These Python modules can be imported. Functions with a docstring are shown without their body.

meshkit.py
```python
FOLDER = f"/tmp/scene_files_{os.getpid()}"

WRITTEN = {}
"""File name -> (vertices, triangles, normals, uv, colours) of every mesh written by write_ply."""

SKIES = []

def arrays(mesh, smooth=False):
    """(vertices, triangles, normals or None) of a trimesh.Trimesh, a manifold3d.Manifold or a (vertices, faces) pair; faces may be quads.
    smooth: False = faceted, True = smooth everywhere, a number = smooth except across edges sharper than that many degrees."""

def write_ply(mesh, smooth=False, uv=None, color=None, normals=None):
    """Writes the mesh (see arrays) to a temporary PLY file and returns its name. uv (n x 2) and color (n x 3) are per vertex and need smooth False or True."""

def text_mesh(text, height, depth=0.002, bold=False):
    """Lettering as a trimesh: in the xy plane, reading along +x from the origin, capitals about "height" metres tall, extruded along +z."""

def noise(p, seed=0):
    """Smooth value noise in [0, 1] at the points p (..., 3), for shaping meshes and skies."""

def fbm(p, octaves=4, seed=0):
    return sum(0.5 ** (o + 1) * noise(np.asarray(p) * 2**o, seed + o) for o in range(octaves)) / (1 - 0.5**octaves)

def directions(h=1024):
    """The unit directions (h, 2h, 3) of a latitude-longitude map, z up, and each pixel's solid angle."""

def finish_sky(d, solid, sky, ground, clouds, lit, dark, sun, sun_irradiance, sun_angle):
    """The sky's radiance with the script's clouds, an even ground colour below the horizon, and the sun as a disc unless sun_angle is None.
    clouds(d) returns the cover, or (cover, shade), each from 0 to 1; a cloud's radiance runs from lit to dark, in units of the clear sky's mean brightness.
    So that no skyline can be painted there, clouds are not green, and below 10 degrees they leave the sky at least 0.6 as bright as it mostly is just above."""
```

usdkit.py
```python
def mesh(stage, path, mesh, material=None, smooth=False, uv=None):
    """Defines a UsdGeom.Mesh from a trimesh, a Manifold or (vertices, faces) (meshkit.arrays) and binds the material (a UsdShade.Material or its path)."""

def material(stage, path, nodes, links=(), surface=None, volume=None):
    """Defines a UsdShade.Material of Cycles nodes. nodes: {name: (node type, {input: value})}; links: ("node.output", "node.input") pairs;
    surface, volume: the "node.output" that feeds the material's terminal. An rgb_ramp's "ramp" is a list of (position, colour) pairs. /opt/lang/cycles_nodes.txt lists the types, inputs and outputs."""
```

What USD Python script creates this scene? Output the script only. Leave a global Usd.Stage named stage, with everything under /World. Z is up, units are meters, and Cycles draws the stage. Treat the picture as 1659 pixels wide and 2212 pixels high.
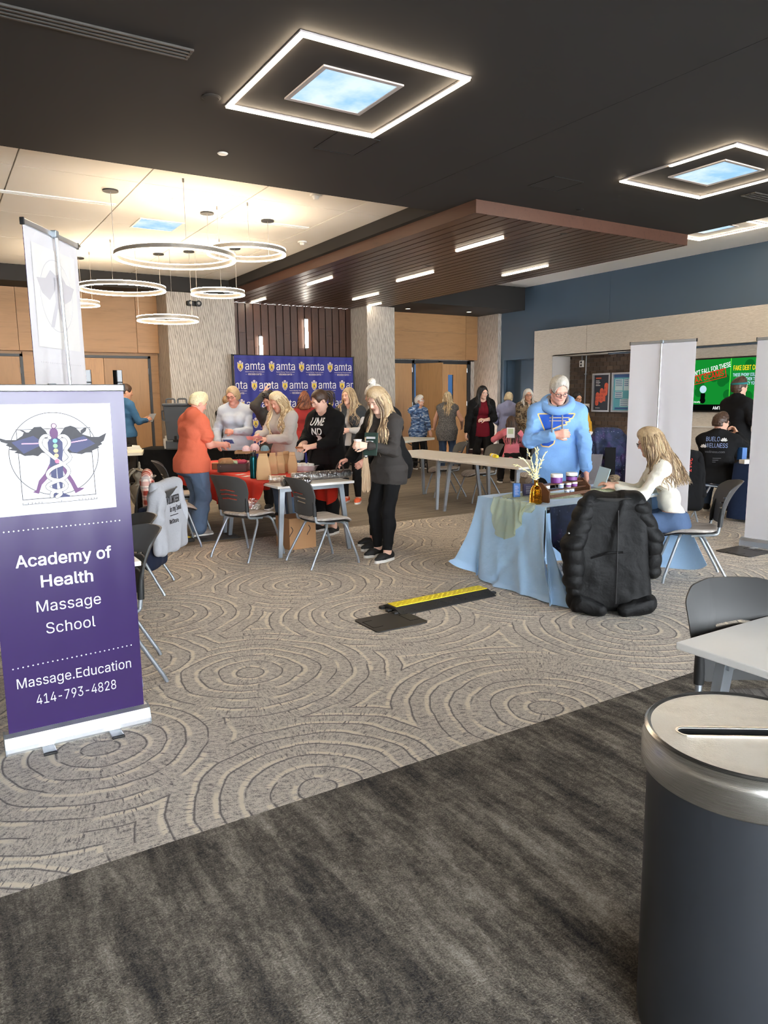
import math, random
import numpy as np, trimesh, usdkit, meshkit
import manifold3d as m3
from shapely import geometry as sg, affinity as sa, ops as so
from pxr import Usd, UsdGeom, UsdLux, UsdShade, Gf, Sdf, Vt
random.seed(5)
rng = np.random.default_rng(5)
stage = Usd.Stage.CreateInMemory()
UsdGeom.SetStageUpAxis(stage, 'Z')
UsdGeom.SetStageMetersPerUnit(stage, 1.0)
W = UsdGeom.Xform.Define(stage, '/World')
UsdGeom.Scope.Define(stage, '/World/Looks')
# ---------------------------------------------------------------- camera, daylight, exposure
F_PX, YAW, PITCH, ROLL, EYE = 1574.576, 0.55267, 0.15637, -0.010748, 1.6
def _axes():
    f = np.array([math.sin(YAW)*math.cos(PITCH), math.cos(YAW)*math.cos(PITCH), -math.sin(PITCH)])
    r = np.array([math.cos(YAW), -math.sin(YAW), 0]); u = np.cross(r, f)
    c, s = math.cos(ROLL), math.sin(ROLL)
    return c*r+s*u, c*u-s*r, f
RT, UP, FW = _axes()
cam = UsdGeom.Camera.Define(stage, '/World/camera')
cam.AddTransformOp().Set(Gf.Matrix4d(*RT, 0, *UP, 0, *(-FW), 0, 0, 0, EYE, 1))
cam.CreateHorizontalApertureAttr(27.0); cam.CreateVerticalApertureAttr(36.0)
cam.CreateFocalLengthAttr(27.0*F_PX/1659)
cam.CreateClippingRangeAttr((0.05, 200))
cam.CreateExposureAttr(1.05)
sky = UsdLux.DomeLight.Define(stage, '/World/sky')
sky.CreateIntensityAttr(4.4); sky.CreateColorAttr(Gf.Vec3f(0.96, 0.965, 1.0))
def ray(px, py):
    return (px-829.5)/F_PX*RT - (py-1106)/F_PX*UP + FW
def at_z(px, py, z=0.0):
    d = ray(px, py); return np.array([0, 0, EYE]) + (z-EYE)/d[2]*d
def at_y(px, py, y):
    d = ray(px, py); return np.array([0, 0, EYE]) + y/d[1]*d
def at_x(px, py, x):
    d = ray(px, py); return np.array([0, 0, EYE]) + x/d[0]*d
def at_r(px, py, r):
    d = ray(px, py); return np.array([0, 0, EYE]) + r/math.hypot(d[0], d[1])*d
# ---------------------------------------------------------------- scene helpers
_names = {}
def numbered(parent, name):
    k = _names.get((parent, name), 0); _names[(parent, name)] = k+1
    return name if k == 0 else f'{name}_{k:03d}'
def keys(p, **kw):
    for k, v in kw.items():
        if v: p.SetCustomDataByKey(k, v)
    return p
def thing(name, label=None, cat=None, loc=(0, 0, 0), rotz=0, group=None, kind=None):
    x = UsdGeom.Xform.Define(stage, '/World/'+numbered('/World', name))
    x.AddTranslateOp().Set(Gf.Vec3d(*map(float, loc)))
    if rotz: x.AddRotateZOp().Set(float(rotz))
    return keys(x.GetPrim(), label=label, category=cat, group=group, kind=kind)
def part(parent, name, mesh, mat, smooth=False, label=None, kind=None, colors=None, uv=None):
    pp = str(parent.GetPath())
    m = usdkit.mesh(stage, pp+'/'+numbered(pp, name), mesh, M[mat] if isinstance(mat, str) else mat, smooth=smooth, uv=uv)
    if colors is not None:
        UsdGeom.PrimvarsAPI(m).CreatePrimvar('tint', Sdf.ValueTypeNames.Color3fArray, 'vertex').Set(Vt.Vec3fArray.FromNumpy(np.asarray(colors, np.float32)))
    return keys(m.GetPrim(), label=label, kind=kind)
def solo(name, mesh, mat, label=None, cat=None, loc=(0, 0, 0), rotz=0, group=None, kind=None, smooth=False):
    path = '/World/'+numbered('/World', name)
    m = usdkit.mesh(stage, path, mesh, M[mat] if isinstance(mat, str) else mat, smooth=smooth)
    m.AddTranslateOp().Set(Gf.Vec3d(*map(float, loc)))
    if rotz: m.AddRotateZOp().Set(float(rotz))
    return keys(m.GetPrim(), label=label, category=cat, group=group, kind=kind)
def struct(name, mesh, mat, smooth=False, label=None):
    return solo(name, mesh, mat, label, kind='structure', smooth=smooth)
def dup(src, loc, rotz, label=None, group=None):
    was = src.GetCustomData()
    base = src.GetName().rstrip('0123456789').rstrip('_')
    r = thing(base, label or was.get('label'), was.get('category'), loc, rotz, group or was.get('group'))
    for c in src.GetChildren():
        q = stage.DefinePrim(str(r.GetPath())+'/'+c.GetName())
        q.GetReferences().AddInternalReference(c.GetPath())
    return r
# ---------------------------------------------------------------- mesh helpers
cat_ = trimesh.util.concatenate
def box(x0, x1, y0, y1, z0, z1):
    b = trimesh.creation.box([abs(x1-x0), abs(y1-y0), abs(z1-z0)])
    b.apply_translation([(x0+x1)/2, (y0+y1)/2, (z0+z1)/2]); return b
def rbox(x0, x1, y0, y1, z0, z1, r=0.006, seg=3):
    x0, x1 = sorted((x0, x1)); y0, y1 = sorted((y0, y1)); z0, z1 = sorted((z0, z1))
    r = min(r, (x1-x0)*.49, (y1-y0)*.49, (z1-z0)*.49)
    s = m3.Manifold.sphere(r, 4*seg)
    pts = [s.translate((x, y, z)) for x in (x0+r, x1-r) for y in (y0+r, y1-r) for z in (z0+r, z1-r)]
    return tm(m3.Manifold.batch_hull(pts))
def tm(man):
    q = man.to_mesh(); return trimesh.Trimesh(q.vert_properties[:, :3], q.tri_verts, process=False)
def mf(t):
    return m3.Manifold(m3.Mesh(np.asarray(t.vertices, np.float32), np.asarray(t.faces, np.uint32)))
def cyl(p0, p1, r, sections=16, r2=None):
    p0, p1 = np.asarray(p0, float), np.asarray(p1, float)
    return tube([p0, p1], [r, r if r2 is None else r2], sections)
def tube(pts, r, sides=8, closed=False, flat=1.0):
    p = np.asarray(pts, float); n = len(p); rad = np.broadcast_to(r, (n,)).astype(float)
    t = np.gradient(p, axis=0) if not closed else np.roll(p, -1, 0)-np.roll(p, 1, 0)
    t /= np.linalg.norm(t, axis=1, keepdims=True)+1e-12
    a = np.zeros_like(p); ref = np.array([0, 0, 1.0]) if abs(t[0, 2]) < .9 else np.array([1.0, 0, 0])
    v = np.cross(t[0], ref); v /= np.linalg.norm(v); a[0] = v
    for i in range(1, n):
        v = a[i-1]-t[i]*(a[i-1]@t[i]); a[i] = v/(np.linalg.norm(v)+1e-12)
    b = np.cross(t, a); ang = np.arange(sides)*2*np.pi/sides
    V = p[:, None]+rad[:, None, None]*(np.cos(ang)[None, :, None]*a[:, None]*flat+np.sin(ang)[None, :, None]*b[:, None])
    V = V.reshape(-1, 3); Fq = []
    m = n if closed else n-1
    i, j = np.meshgrid(np.arange(m), np.arange(sides), indexing='ij')
    q = np.stack([i*sides+j, i*sides+(j+1) % sides, ((i+1) % n)*sides+(j+1) % sides, ((i+1) % n)*sides+j], -1).reshape(-1, 4)
    Fq = np.vstack([q[:, [0, 1, 2]], q[:, [0, 2, 3]]])
    if not closed:
        k = len(V); V = np.vstack([V, p[0], p[-1]])
        j = np.arange(sides); j2 = (j+1) % sides; o = (n-1)*sides
        Fq = np.vstack([Fq, np.stack([j2, j, np.full(sides, k)], 1), np.stack([o+j, o+j2, np.full(sides, k+1)], 1)])
    return trimesh.Trimesh(V, Fq, process=False)
def smooth_path(pts, n=24):
    from scipy.interpolate import CubicSpline
    p = np.asarray(pts, float); d = np.r_[0, np.cumsum(np.linalg.norm(np.diff(p, axis=0), axis=1))]
    return CubicSpline(d, p)(np.linspace(0, d[-1], n))
def fillet(pts, r=.05, n=5):
    """A polyline with its corners rounded."""
    p = [np.asarray(q, float) for q in pts]; out = [p[0]]
    for i in range(1, len(p)-1):
        a, b = p[i-1]-p[i], p[i+1]-p[i]; la, lb = np.linalg.norm(a), np.linalg.norm(b); k = min(r, la*.45, lb*.45)
        s, e = p[i]+a/la*k, p[i]+b/lb*k
        out += [(1-t)**2*s+2*t*(1-t)*p[i]+t*t*e for t in np.linspace(0, 1, n)]
    return np.array(out+[p[-1]])
def lathe(prof, sections=40):
    return trimesh.creation.revolve(np.asarray(prof, float), sections=sections)
def prism(poly, depth):
    """Extrudes a shapely polygon in xy by depth along +z."""
    gs = [g for g in getattr(poly, 'geoms', [poly]) if g.geom_type == 'Polygon' and g.area > 1e-9]
    return cat_([trimesh.creation.extrude_polygon(g, depth, engine='earcut') for g in gs])
def basis(mesh, o, ex, ey, ez=None):
    """Places a mesh: its x, y, z axes become ex, ey, ez at o."""
    ex, ey = np.asarray(ex, float), np.asarray(ey, float)
    ez = np.cross(ex, ey) if ez is None else np.asarray(ez, float)
    m = np.eye(4); m[:3, 0], m[:3, 1], m[:3, 2], m[:3, 3] = ex, ey, ez, o
    r = mesh.copy(); r.apply_transform(m); return r
def moved(mesh, d):
    r = mesh.copy(); r.apply_translation(d); return r
def grid(f, nu, nv, closed_u=False):
    """A surface sheet f(u, v) on [0, 1]^2; f is vectorised and returns (..., 3)."""
    u, v = np.meshgrid(np.linspace(0, 1, nu), np.linspace(0, 1, nv), indexing='ij')
    V = f(u, v).reshape(-1, 3)
    i, j = np.meshgrid(np.arange(nu-1), np.arange(nv-1), indexing='ij')
    q = np.stack([i*nv+j, (i+1)*nv+j, (i+1)*nv+j+1, i*nv+j+1], -1).reshape(-1, 4)
    return trimesh.Trimesh(V, np.vstack([q[:, [0, 1, 2]], q[:, [0, 2, 3]]]), process=False)
def shell(sheet, t):
    """Gives an open sheet a thickness t along its normals."""
    n = np.asarray(meshkit.arrays(sheet, True)[2]); V, Fa = sheet.vertices, sheet.faces; k = len(V)
    e = np.sort(Fa[:, [0, 1, 1, 2, 2, 0]].reshape(-1, 2), 1)
    oe = Fa[:, [0, 1, 1, 2, 2, 0]].reshape(-1, 2)
    _, inv, cnt = np.unique(e, axis=0, return_inverse=True, return_counts=True)
    b = oe[cnt[inv.ravel()] == 1]
    side = np.vstack([np.stack([b[:, 1], b[:, 0], b[:, 0]+k], 1), np.stack([b[:, 1], b[:, 0]+k, b[:, 1]+k], 1)])
    return trimesh.Trimesh(np.vstack([V+n*t/2, V-n*t/2]), np.vstack([Fa, Fa[:, ::-1]+k, side]), process=False)
def text(s, height, depth=.001, bold=False, condense=1.0):
    t = meshkit.text_mesh(s, height, depth, bold); t.apply_scale([condense, 1, 1])
    return t
def text_w(t):
    return t.bounds[1, 0]
# ---------------------------------------------------------------- materials
def lin(c):
    """sRGB (hex or 0-255) to linear."""
    if isinstance(c, str): c = [int(c[i:i+2], 16) for i in (0, 2, 4)]
    c = np.asarray(c, float)/255
    return tuple(np.where(c < .04045, c/12.92, ((c+.055)/1.055)**2.4))
M = {}
class G:
    """A small graph writer: G().noise_texture(scale=4) -> 'n0.fac'-style handles; strings with a dot are links."""
    def __init__(s): s.nodes, s.links = {}, []
    def __call__(s, kind, out, **kw):
        nm = f'n{len(s.nodes)}'; v = {}
        for k, x in kw.items():
            if isinstance(x, str) and '.' in x: s.links.append((x, f'{nm}.{k}'))
            else: v[k] = x
        s.nodes[nm] = (kind, v); return f'{nm}.{out}'
    def math(s, op, a, b=0.0, c=0.0): return s('math', 'value', math_type=op, value1=a, value2=b, value3=c)
    def mix(s, f, a, b): return s('mix_color', 'result', fac=f, a=a, b=b)
    def ramp(s, f, stops): return s('rgb_ramp', 'color', fac=f, ramp=stops)
    def range(s, v, a, b, c=0.0, d=1.0): return s('map_range', 'result', value=v, from_min=a, from_max=b, to_min=c, to_max=d, clamp=True)
    def pos(s): return s('geometry', 'position')
    def obj(s): return s('texture_coordinate', 'object')
    def mapping(s, v, scale=(1, 1, 1), rot=(0, 0, 0), loc=(0, 0, 0)): return s('mapping', 'vector', vector=v, scale=scale, rotation=rot, location=loc)
    def noise(s, v, scale, detail=2., rough=.5, dist=0., out='fac'): return s('noise_texture', out, vector=v, scale=scale, detail=detail, roughness=rough, distortion=dist)
    def bump(s, h, strength=.3, dist=.01): return s('bump', 'normal', height=h, strength=strength, distance=dist)
    def done(s, name, **kw):
        b = s('principled_bsdf', 'BSDF', **kw)
        M[name] = usdkit.material(stage, '/World/Looks/'+name, s.nodes, s.links, surface=b); return M[name]
    def surf(s, name, b):
        M[name] = usdkit.material(stage, '/World/Looks/'+name, s.nodes, s.links, surface=b); return M[name]
def plain(name, c, rough=.5, metallic=0., **kw):
    return G().done(name, base_color=lin(c), roughness=rough, metallic=metallic, **kw)
def glow(name, c, strength):
    g = G(); return g.surf(name, g('emission', 'emission', color=lin(c), strength=strength))
def fabric(name, c, c2=None, scale=250, rough=.9, bump=.25, blotch=.0, sheen=.0):
    g = G(); o = g.obj(); n = g.noise(o, scale, 3., .6)
    c2 = c2 or tuple(np.array(c if not isinstance(c, str) else [int(c[i:i+2], 16) for i in (0, 2, 4)])*.9)
    col = g.mix(g.range(n, .3, .7), lin(c), lin(c2))
    fold = g.noise(o, 7., 3., .5, .3)
    h = g.math('multiply_add', n, .05, fold) if blotch else n
    return g.done(name, base_color=col, roughness=rough, normal=g.bump(h, bump*(1 if not blotch else 1.3), .004 if not blotch else blotch*2.), sheen_weight=sheen, specular_ior_level=.25)
def fab(name, c, blotch=.02, **kw): return fabric(name, c, blotch=blotch, **kw)
def wood(name, c1, c2, axis='z', scale=1., rough=.45, stretch=14., spec=.5, coat=0.):
    g = G(); o = g.pos()
    sc = {'x': (1, stretch, stretch), 'y': (stretch, 1, stretch), 'z': (stretch, stretch, 1)}[axis]
    v = g.mapping(o, tuple(np.array(sc)*scale))
    r = g('object_info', 'random')
    v = g('vector_math', 'vector', math_type='add', vector1=v, vector2=g('combine_xyz', 'vector', x=g.math('multiply', r, 37.), y=g.math('multiply', r, 91.), z=g.math('multiply', r, 53.)))
    n1 = g.noise(v, 1.3, 4., .6, 1.2); n2 = g.noise(v, 6., 3., .6)
    f = g.math('multiply_add', n2, .35, g.math('multiply', n1, .75))
    col = g.ramp(f, [(.25, lin(c2)), (.5, lin(c1)), (.8, tuple(np.array(lin(c1))*1.12))])
    tone = g('hsv', 'color', hue=.5, saturation=1., value=g.range(r, 0., 1., .86, 1.12), fac=1., color=col)
    return g.done(name, base_color=tone, roughness=rough, specular_ior_level=spec, coat_weight=coat, coat_roughness=.25, normal=g.bump(n2, .08, .003))
plain('dark_ceiling', (38, 35, 33), .78)
plain('black', (16, 16, 17), .5)
plain('void', (4, 4, 4), .9)
plain('dark_frame', (44, 45, 47), .45)
plain('white_paint', (226, 222, 214), .6)
plain('grey_paint', (150, 145, 140), .6)
plain('warm_wall', (186, 178, 166), .7)
plain('blue_wall', (80, 98, 114), .38)
plain('white_ceiling', (232, 228, 220), .8)
plain('white_plastic', (232, 230, 224), .4)
plain('steel', (190, 192, 194), .28, 1.)
plain('aluminium', (205, 208, 212), .3, .85)
plain('chrome', (220, 222, 224), .14, 1.)
plain('silver_paint', (150, 156, 162), .38, .55)
plain('light_frame', (176, 168, 166), .4)
glow('strip_light', (255, 232, 200), 26.)
glow('strip_light_wood', (255, 238, 212), 20.)
glow('ring_light', (255, 232, 198), 17.)
glow('wall_tube', (255, 244, 228), 9.)
glow('downlight', (255, 236, 208), 25.)
def _sky_panel():
    g = G(); n = g.noise(g.pos(), 2.2, 4., .6)
    g.surf('sky_panel', g('emission', 'emission', color=g.ramp(n, [(.35, lin((150, 196, 236))), (.62, lin((214, 232, 246)))]), strength=.62))
_sky_panel()
wood('walnut', (74, 46, 31), (42, 26, 18), 'z', 1., .38, 10., .5, .0)
wood('walnut_ceiling', (80, 54, 40), (48, 32, 25), 'y', 1., .36, 10., .5, .0)
wood('walnut_trim', (88, 58, 45), (58, 37, 30), 'y', 1., .4, 8.)
wood('honey', (168, 126, 84), (138, 100, 62), 'x', .7, .5, 9.)
wood('honey_door', (180, 136, 90), (152, 112, 72), 'z', .7, .48, 9.)
def _wave_wall():                                   # wallcovering with a woven wavy vertical relief
    g = G(); o = g.pos()
    w = g('wave_texture', 'fac', wave_type='bands', bands_direction='diagonal', vector=g.mapping(o, (1, 1, .12)), scale=15., distortion=5., detail=2., detail_scale=1.6, detail_roughness=.6)
    n = g.noise(g.mapping(o, (1, 1, .18)), 34., 3., .6)
    f = g.math('multiply_add', n, .6, g.math('multiply', w, .5))
    g.done('wave_wall', base_color=g.ramp(f, [(.25, lin((146, 137, 128))), (.5, lin((180, 170, 159))), (.8, lin((200, 191, 180)))]), roughness=.75, normal=g.bump(f, .4, .008))
_wave_wall()
def _linen_wall():                                  # beige wallcovering with short horizontal strokes
    g = G(); o = g.pos()
    n = g.noise(g.mapping(o, (1, 1, 9.)), 9., 4., .65)
    n2 = g.noise(g.mapping(o, (2, 2, 26.)), 11., 3., .6)
    f = g.math('multiply_add', n2, .5, g.math('multiply', n, .5))
    g.done('linen_wall', base_color=g.ramp(f, [(.3, lin((178, 166, 150))), (.5, lin((206, 195, 180))), (.7, lin((222, 213, 200)))]), roughness=.75, normal=g.bump(f, .25, .006))
_linen_wall()
def _carpet_rings():
    g = G(); p = g.pos()
    warp = g.noise(p, 2.2, 2., .5, out='color')
    v = g('vector_math', 'vector', math_type='multiply_add', vector1=warp, vector2=(.1, .1, 0.), vector3=p)
    S = .8
    d = g('voronoi_texture', 'distance', dimensions='2D', feature='f1', vector=v, scale=S, randomness=.8)
    c = g('voronoi_texture', 'position', dimensions='2D', feature='f1', vector=v, scale=S, randomness=.8)
    rel = g('vector_math', 'vector', math_type='subtract', vector1=v, vector2=c)
    x = g('separate_xyz', 'x', vector=rel); y = g('separate_xyz', 'y', vector=rel)
    ang = g.math('arctan2', y, x)
    t = g.math('multiply', g.math('divide', d, S), 9.6)
    t = g.math('add', t, g.math('multiply', g.noise(p, 4., 2.), .4))
    fr = g.math('fraction', t); ring = g.math('floor', t)
    key = g('combine_xyz', 'vector', x=g.math('multiply', ang, 1.3), y=g.math('multiply', ring, 3.7), z=g('separate_xyz', 'x', vector=c))
    broken = g.noise(key, 1.4, 1.)
    radial = g.noise(g('combine_xyz', 'vector', x=g.math('multiply', ang, g.math('maximum', 8., g.math('multiply', ring, 7.))), y=g.math('multiply', t, .9), z=0.), 1.6, 3., .65)
    fine = g.noise(p, 170., 2., .75)
    mid = g.noise(p, 46., 2., .6)
    speck = g.math('add', g.math('multiply', fine, .42), g.math('add', g.math('multiply', mid, .3), g.math('multiply', radial, .32)))
    base = g.ramp(speck, [(.42, lin((122, 115, 113))), (.495, lin((184, 175, 165))), (.58, lin((214, 204, 191)))])
    band = g.math('multiply', g.range(fr, .03, .06), g.range(fr, .30, .2))
    band = g.math('multiply', band, g.range(broken, .42, .48))
    band = g.math('multiply', band, g.range(radial, .38, .43))
    col = g.mix(band, base, lin((228, 216, 197)))
    line = g.math('multiply', g.range(fr, .90, .95), g.range(broken, .36, .41))
    crack = g.math('multiply', g.range(radial, .40, .34), g.range(fr, .85, .45))
    line = g.math('maximum', line, g.math('multiply', crack, .9))
    col = g.mix(g.math('multiply', line, .8), col, lin((98, 92, 94)))
    g.done('carpet_rings', base_color=col, roughness=.95, specular_ior_level=.1, normal=g.bump(fine, .5, .006))
_carpet_rings()
def _carpet_dark():
    g = G(); v = g.pos()
    st = g.noise(g('vector_math', 'vector', math_type='multiply', vector1=v, vector2=(5., .6, 1.)), 1.5, 6., .7, .2)
    bl = g.noise(g('vector_math', 'vector', math_type='multiply', vector1=v, vector2=(3.6, 1.6, 1.)), 2.8, 6., .72, .3)
    fine = g.noise(v, 150., 2., .8); mid = g.noise(v, 42., 3., .7)
    f = g.math('add', g.math('multiply', st, .62), g.math('multiply', bl, .38))
    f = g.math('add', f, g.math('multiply', g.math('subtract', g.math('add', g.math('multiply', fine, .6), g.math('multiply', mid, .4)), .5), .62))
    col = g.ramp(f, [(.30, lin((34, 34, 40))), (.40, lin((66, 63, 61))), (.5, lin((100, 94, 86))), (.6, lin((142, 135, 124))), (.74, lin((190, 183, 172)))])
    g.done('carpet_dark', base_color=col, roughness=.95, specular_ior_level=.1, normal=g.bump(fine, .7, .008))
_carpet_dark()
def _carpet_plain():
    g = G(); p = g.pos()
    st = g.noise(g.mapping(p, (1.2, 22., 1.), (0, 0, math.radians(31))), 1.2, 4., .6)
    fine = g.noise(p, 120., 2., .7)
    f = g.math('add', g.math('multiply', st, .6), g.math('multiply', fine, .4))
    g.done('carpet_plain', base_color=g.ramp(f, [(.36, lin((104, 96, 88))), (.5, lin((134, 125, 113))), (.64, lin((160, 150, 136)))]), roughness=.95, specular_ior_level=.1, normal=g.bump(f, .4, .006))
_carpet_plain()
def _pane():
    g = G()
    a = g('transparent_bsdf', 'BSDF', color=(.93, .96, .97)); b = g('glossy_bsdf', 'BSDF', color=(1., 1., 1.), roughness=.02)
    g.surf('pane', g('mix_closure', 'closure', fac=g('fresnel', 'fac', IOR=1.45), closure1=a, closure2=b))
_pane()
def _tinted_pane():
    g = G(); a = g('transparent_bsdf', 'BSDF', color=(.05, .078, .115)); b = g('glossy_bsdf', 'BSDF', color=(1., 1., 1.), roughness=.02)
    g.surf('tinted_pane', g('mix_closure', 'closure', fac=g('fresnel', 'fac', IOR=1.45), closure1=a, closure2=b))
_tinted_pane()
# ---------------------------------------------------------------- floor: three carpets side by side
XL, XR, YB, YF = -3.6, 13.17, -4.2, 16.3
struct('floor', box(XL, XR+.6, 2.5, 7.85, -.1, 0), 'carpet_rings', label='pale carpet with broken concentric ring pattern')
struct('floor', box(XL, XR+.6, YB, 2.5, -.1, 0), 'carpet_dark', label='charcoal mottled carpet in the foreground')
struct('floor', box(XL, XR+.6, 7.85, YF, -.1, 0), 'carpet_plain', label='plain taupe carpet at the back of the hall')
# ---------------------------------------------------------------- ceilings
ZD, ZC, ZW, ZR = 3.9, 3.75, 4.07, 4.31
RX = 5.64                                             # right edge of the white recess
dark = [box(XL, 4.897, YB, 7.85, ZD, 4.6), box(4.903, 9.68, YB, 7.85, ZD, 4.6), box(4.89, 4.91, YB, 7.85, ZD+.02, 4.6),
        box(RX, 9.68, 7.85, YF, ZD, 4.6), box(XL, RX, 15.3, YF, 3.78, 4.6), box(XL, 9.68, YB, YF+.5, 4.6, 4.7)]
struct('ceiling', cat_(dark), 'dark_ceiling', label='flat charcoal ceiling with a thin joint')
struct('ceiling', cat_([box(9.68, XR, 14.4, YF, ZC, 4.7)]), 'dark_ceiling', label='charcoal bulkhead above the right hand doors')
ctr = thing('ceiling', 'white panelled ceiling recess around the ring lights', kind='structure')
xs = [-3.6, -1.72, -.35, 1.0, 2.31, 3.65, 5.02, RX]
ysl = [7.85, 9.02, 11.2, 12.9, 14.4, 15.3]
for i in range(len(xs)-1):
    for j in range(len(ysl)-1):
        part(ctr, 'ceiling_panel', box(xs[i]+.008, xs[i+1]-.008, ysl[j]+(.004 if j else 0), ysl[j+1]-(.004 if j < 4 else 0), ZW, ZW+.02), 'white_ceiling')
part(ctr, 'backing', box(XL, RX, 7.85, 15.3, ZW+.02, ZW+.05), 'grey_paint')
struct('ceiling', box(9.68, XR, YB, 14.4, ZR, ZR+.1), 'white_ceiling', label='white ceiling strip along the blue wall')
# ---------------------------------------------------------------- walnut canopy
CX0, CX1, CY0, CY1 = 5.74, 9.66, 7.15, 16.2
can = thing('wood_canopy', 'dark walnut slatted canopy under the charcoal ceiling', 'canopy', (0, 0, 0), kind='structure')
part(can, 'fascia', box(CX0, CX1, CY0-.012, CY0, ZC-.004, ZD), 'walnut_trim')
part(can, 'fascia', box(CX0-.012, CX0, CY0-.012, CY1, ZC-.004, ZD), 'walnut_trim')
part(can, 'fascia', box(CX1, CX1+.012, CY0-.012, 14.4, ZC-.004, ZD), 'walnut_trim')
part(can, 'backing', box(CX0, CX1, CY0, CY1, ZC+.03, ZC+.05), 'void')
ns = 22; pw = (CX1-CX0)/ns
for i in range(ns):
    cuts = [CY0+.02, CY0+.02+2.2+((i*37) % 11)*.35, CY1-3.1+((i*53) % 7)*.3, CY1]
    for a, b in zip(cuts[:-1], cuts[1:]):
        part(can, 'slat', box(CX0+i*pw+.013, CX0+(i+1)*pw-.013, a, b-.002, ZC, ZC+.03), 'walnut_ceiling')
lin_lights = [(6.93, 9.09, 8.05), (7.70, 11.93, 10.77), (9.04, 10.49, 9.35), (6.42, 13.11, 12.12), (8.25, 14.59, 13.51), (9.14, 15.95, 14.86), (6.46, 16.1, 15.3)]
whr = ['nearest the front edge of the canopy', 'in the middle of the canopy', 'nearest the blue wall', 'on the left beside the glossy reflection', 'upper of the two at the far right end', 'lowest on the far right of the canopy', 'far left end above the slatted wall']
for (x, y1, y0), w in zip(lin_lights, whr):
    t = thing('linear_light', 'slim white linear light '+w, 'ceiling light', (x, (y0+y1)/2, ZC), group='linear lights in the walnut canopy')
    L = (y1-y0)/2
    part(t, 'housing', box(-.026, .026, -L-.01, L+.01, -.004, .012), 'black')
    part(t, 'diffuser', box(-.02, .02, -L, L, -.016, -.004), 'strip_light_wood')
for px, py, w in ((1218, 505, 'between the two right hand linear lights'), (925, 574, 'above the middle linear light')):
    p = at_z(px, py, ZC)
    solo('canopy_downlight', lathe([(0, -.002), (.05, -.002), (.055, 0.), (0, .0)], 20), 'black', 'small unlit round downlight in the canopy '+w, 'downlight', p, group='unlit downlights in the canopy')
# ---------------------------------------------------------------- square ceiling lights with a sky panel inside
def square_light(x0, x1, y0, y1, z, sky, label, gap=None, w=.03):
    t = thing('square_light', label, 'ceiling light', ((x0+x1)/2, (y0+y1)/2, z), group='square ceiling lights')
    hx, hy = (x1-x0)/2, (y1-y0)/2
    sides = [(-hx, hx, -hy, -hy+w), (-hx, hx, hy-w, hy), (-hx, -hx+w, -hy+w, hy-w), (hx-w, hx, -hy+w, hy-w)]
    for i, (a, b, c, d) in enumerate(sides):
        part(t, 'channel', box(a-.006, b+.006, c-.006, d+.006, -.012, .01), 'light_frame')
        if gap and i == gap[0]: c, d = gap[1]
        part(t, 'light_strip', box(a, b, c, d, -.026, -.012), 'strip_light')
    sx, sy = sky
    fr = prism(sg.box(-sx, -sy, sx, sy).difference(sg.box(-sx+.035, -sy+.035, sx-.035, sy-.035)), .02)
    part(t, 'panel_frame', moved(fr, (0, 0, -.012)), 'light_frame')
    part(t, 'sky_panel', box(-sx+.035, sx-.035, -sy+.035, sy-.035, -.006, .004), 'sky_panel', label='pale blue sky panel with faint clouds')
square_light(2.22, 3.58, 4.54, 5.92, ZD, (.335, .335), 'large square ring light around a blue sky panel, nearest on the dark ceiling')
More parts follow.
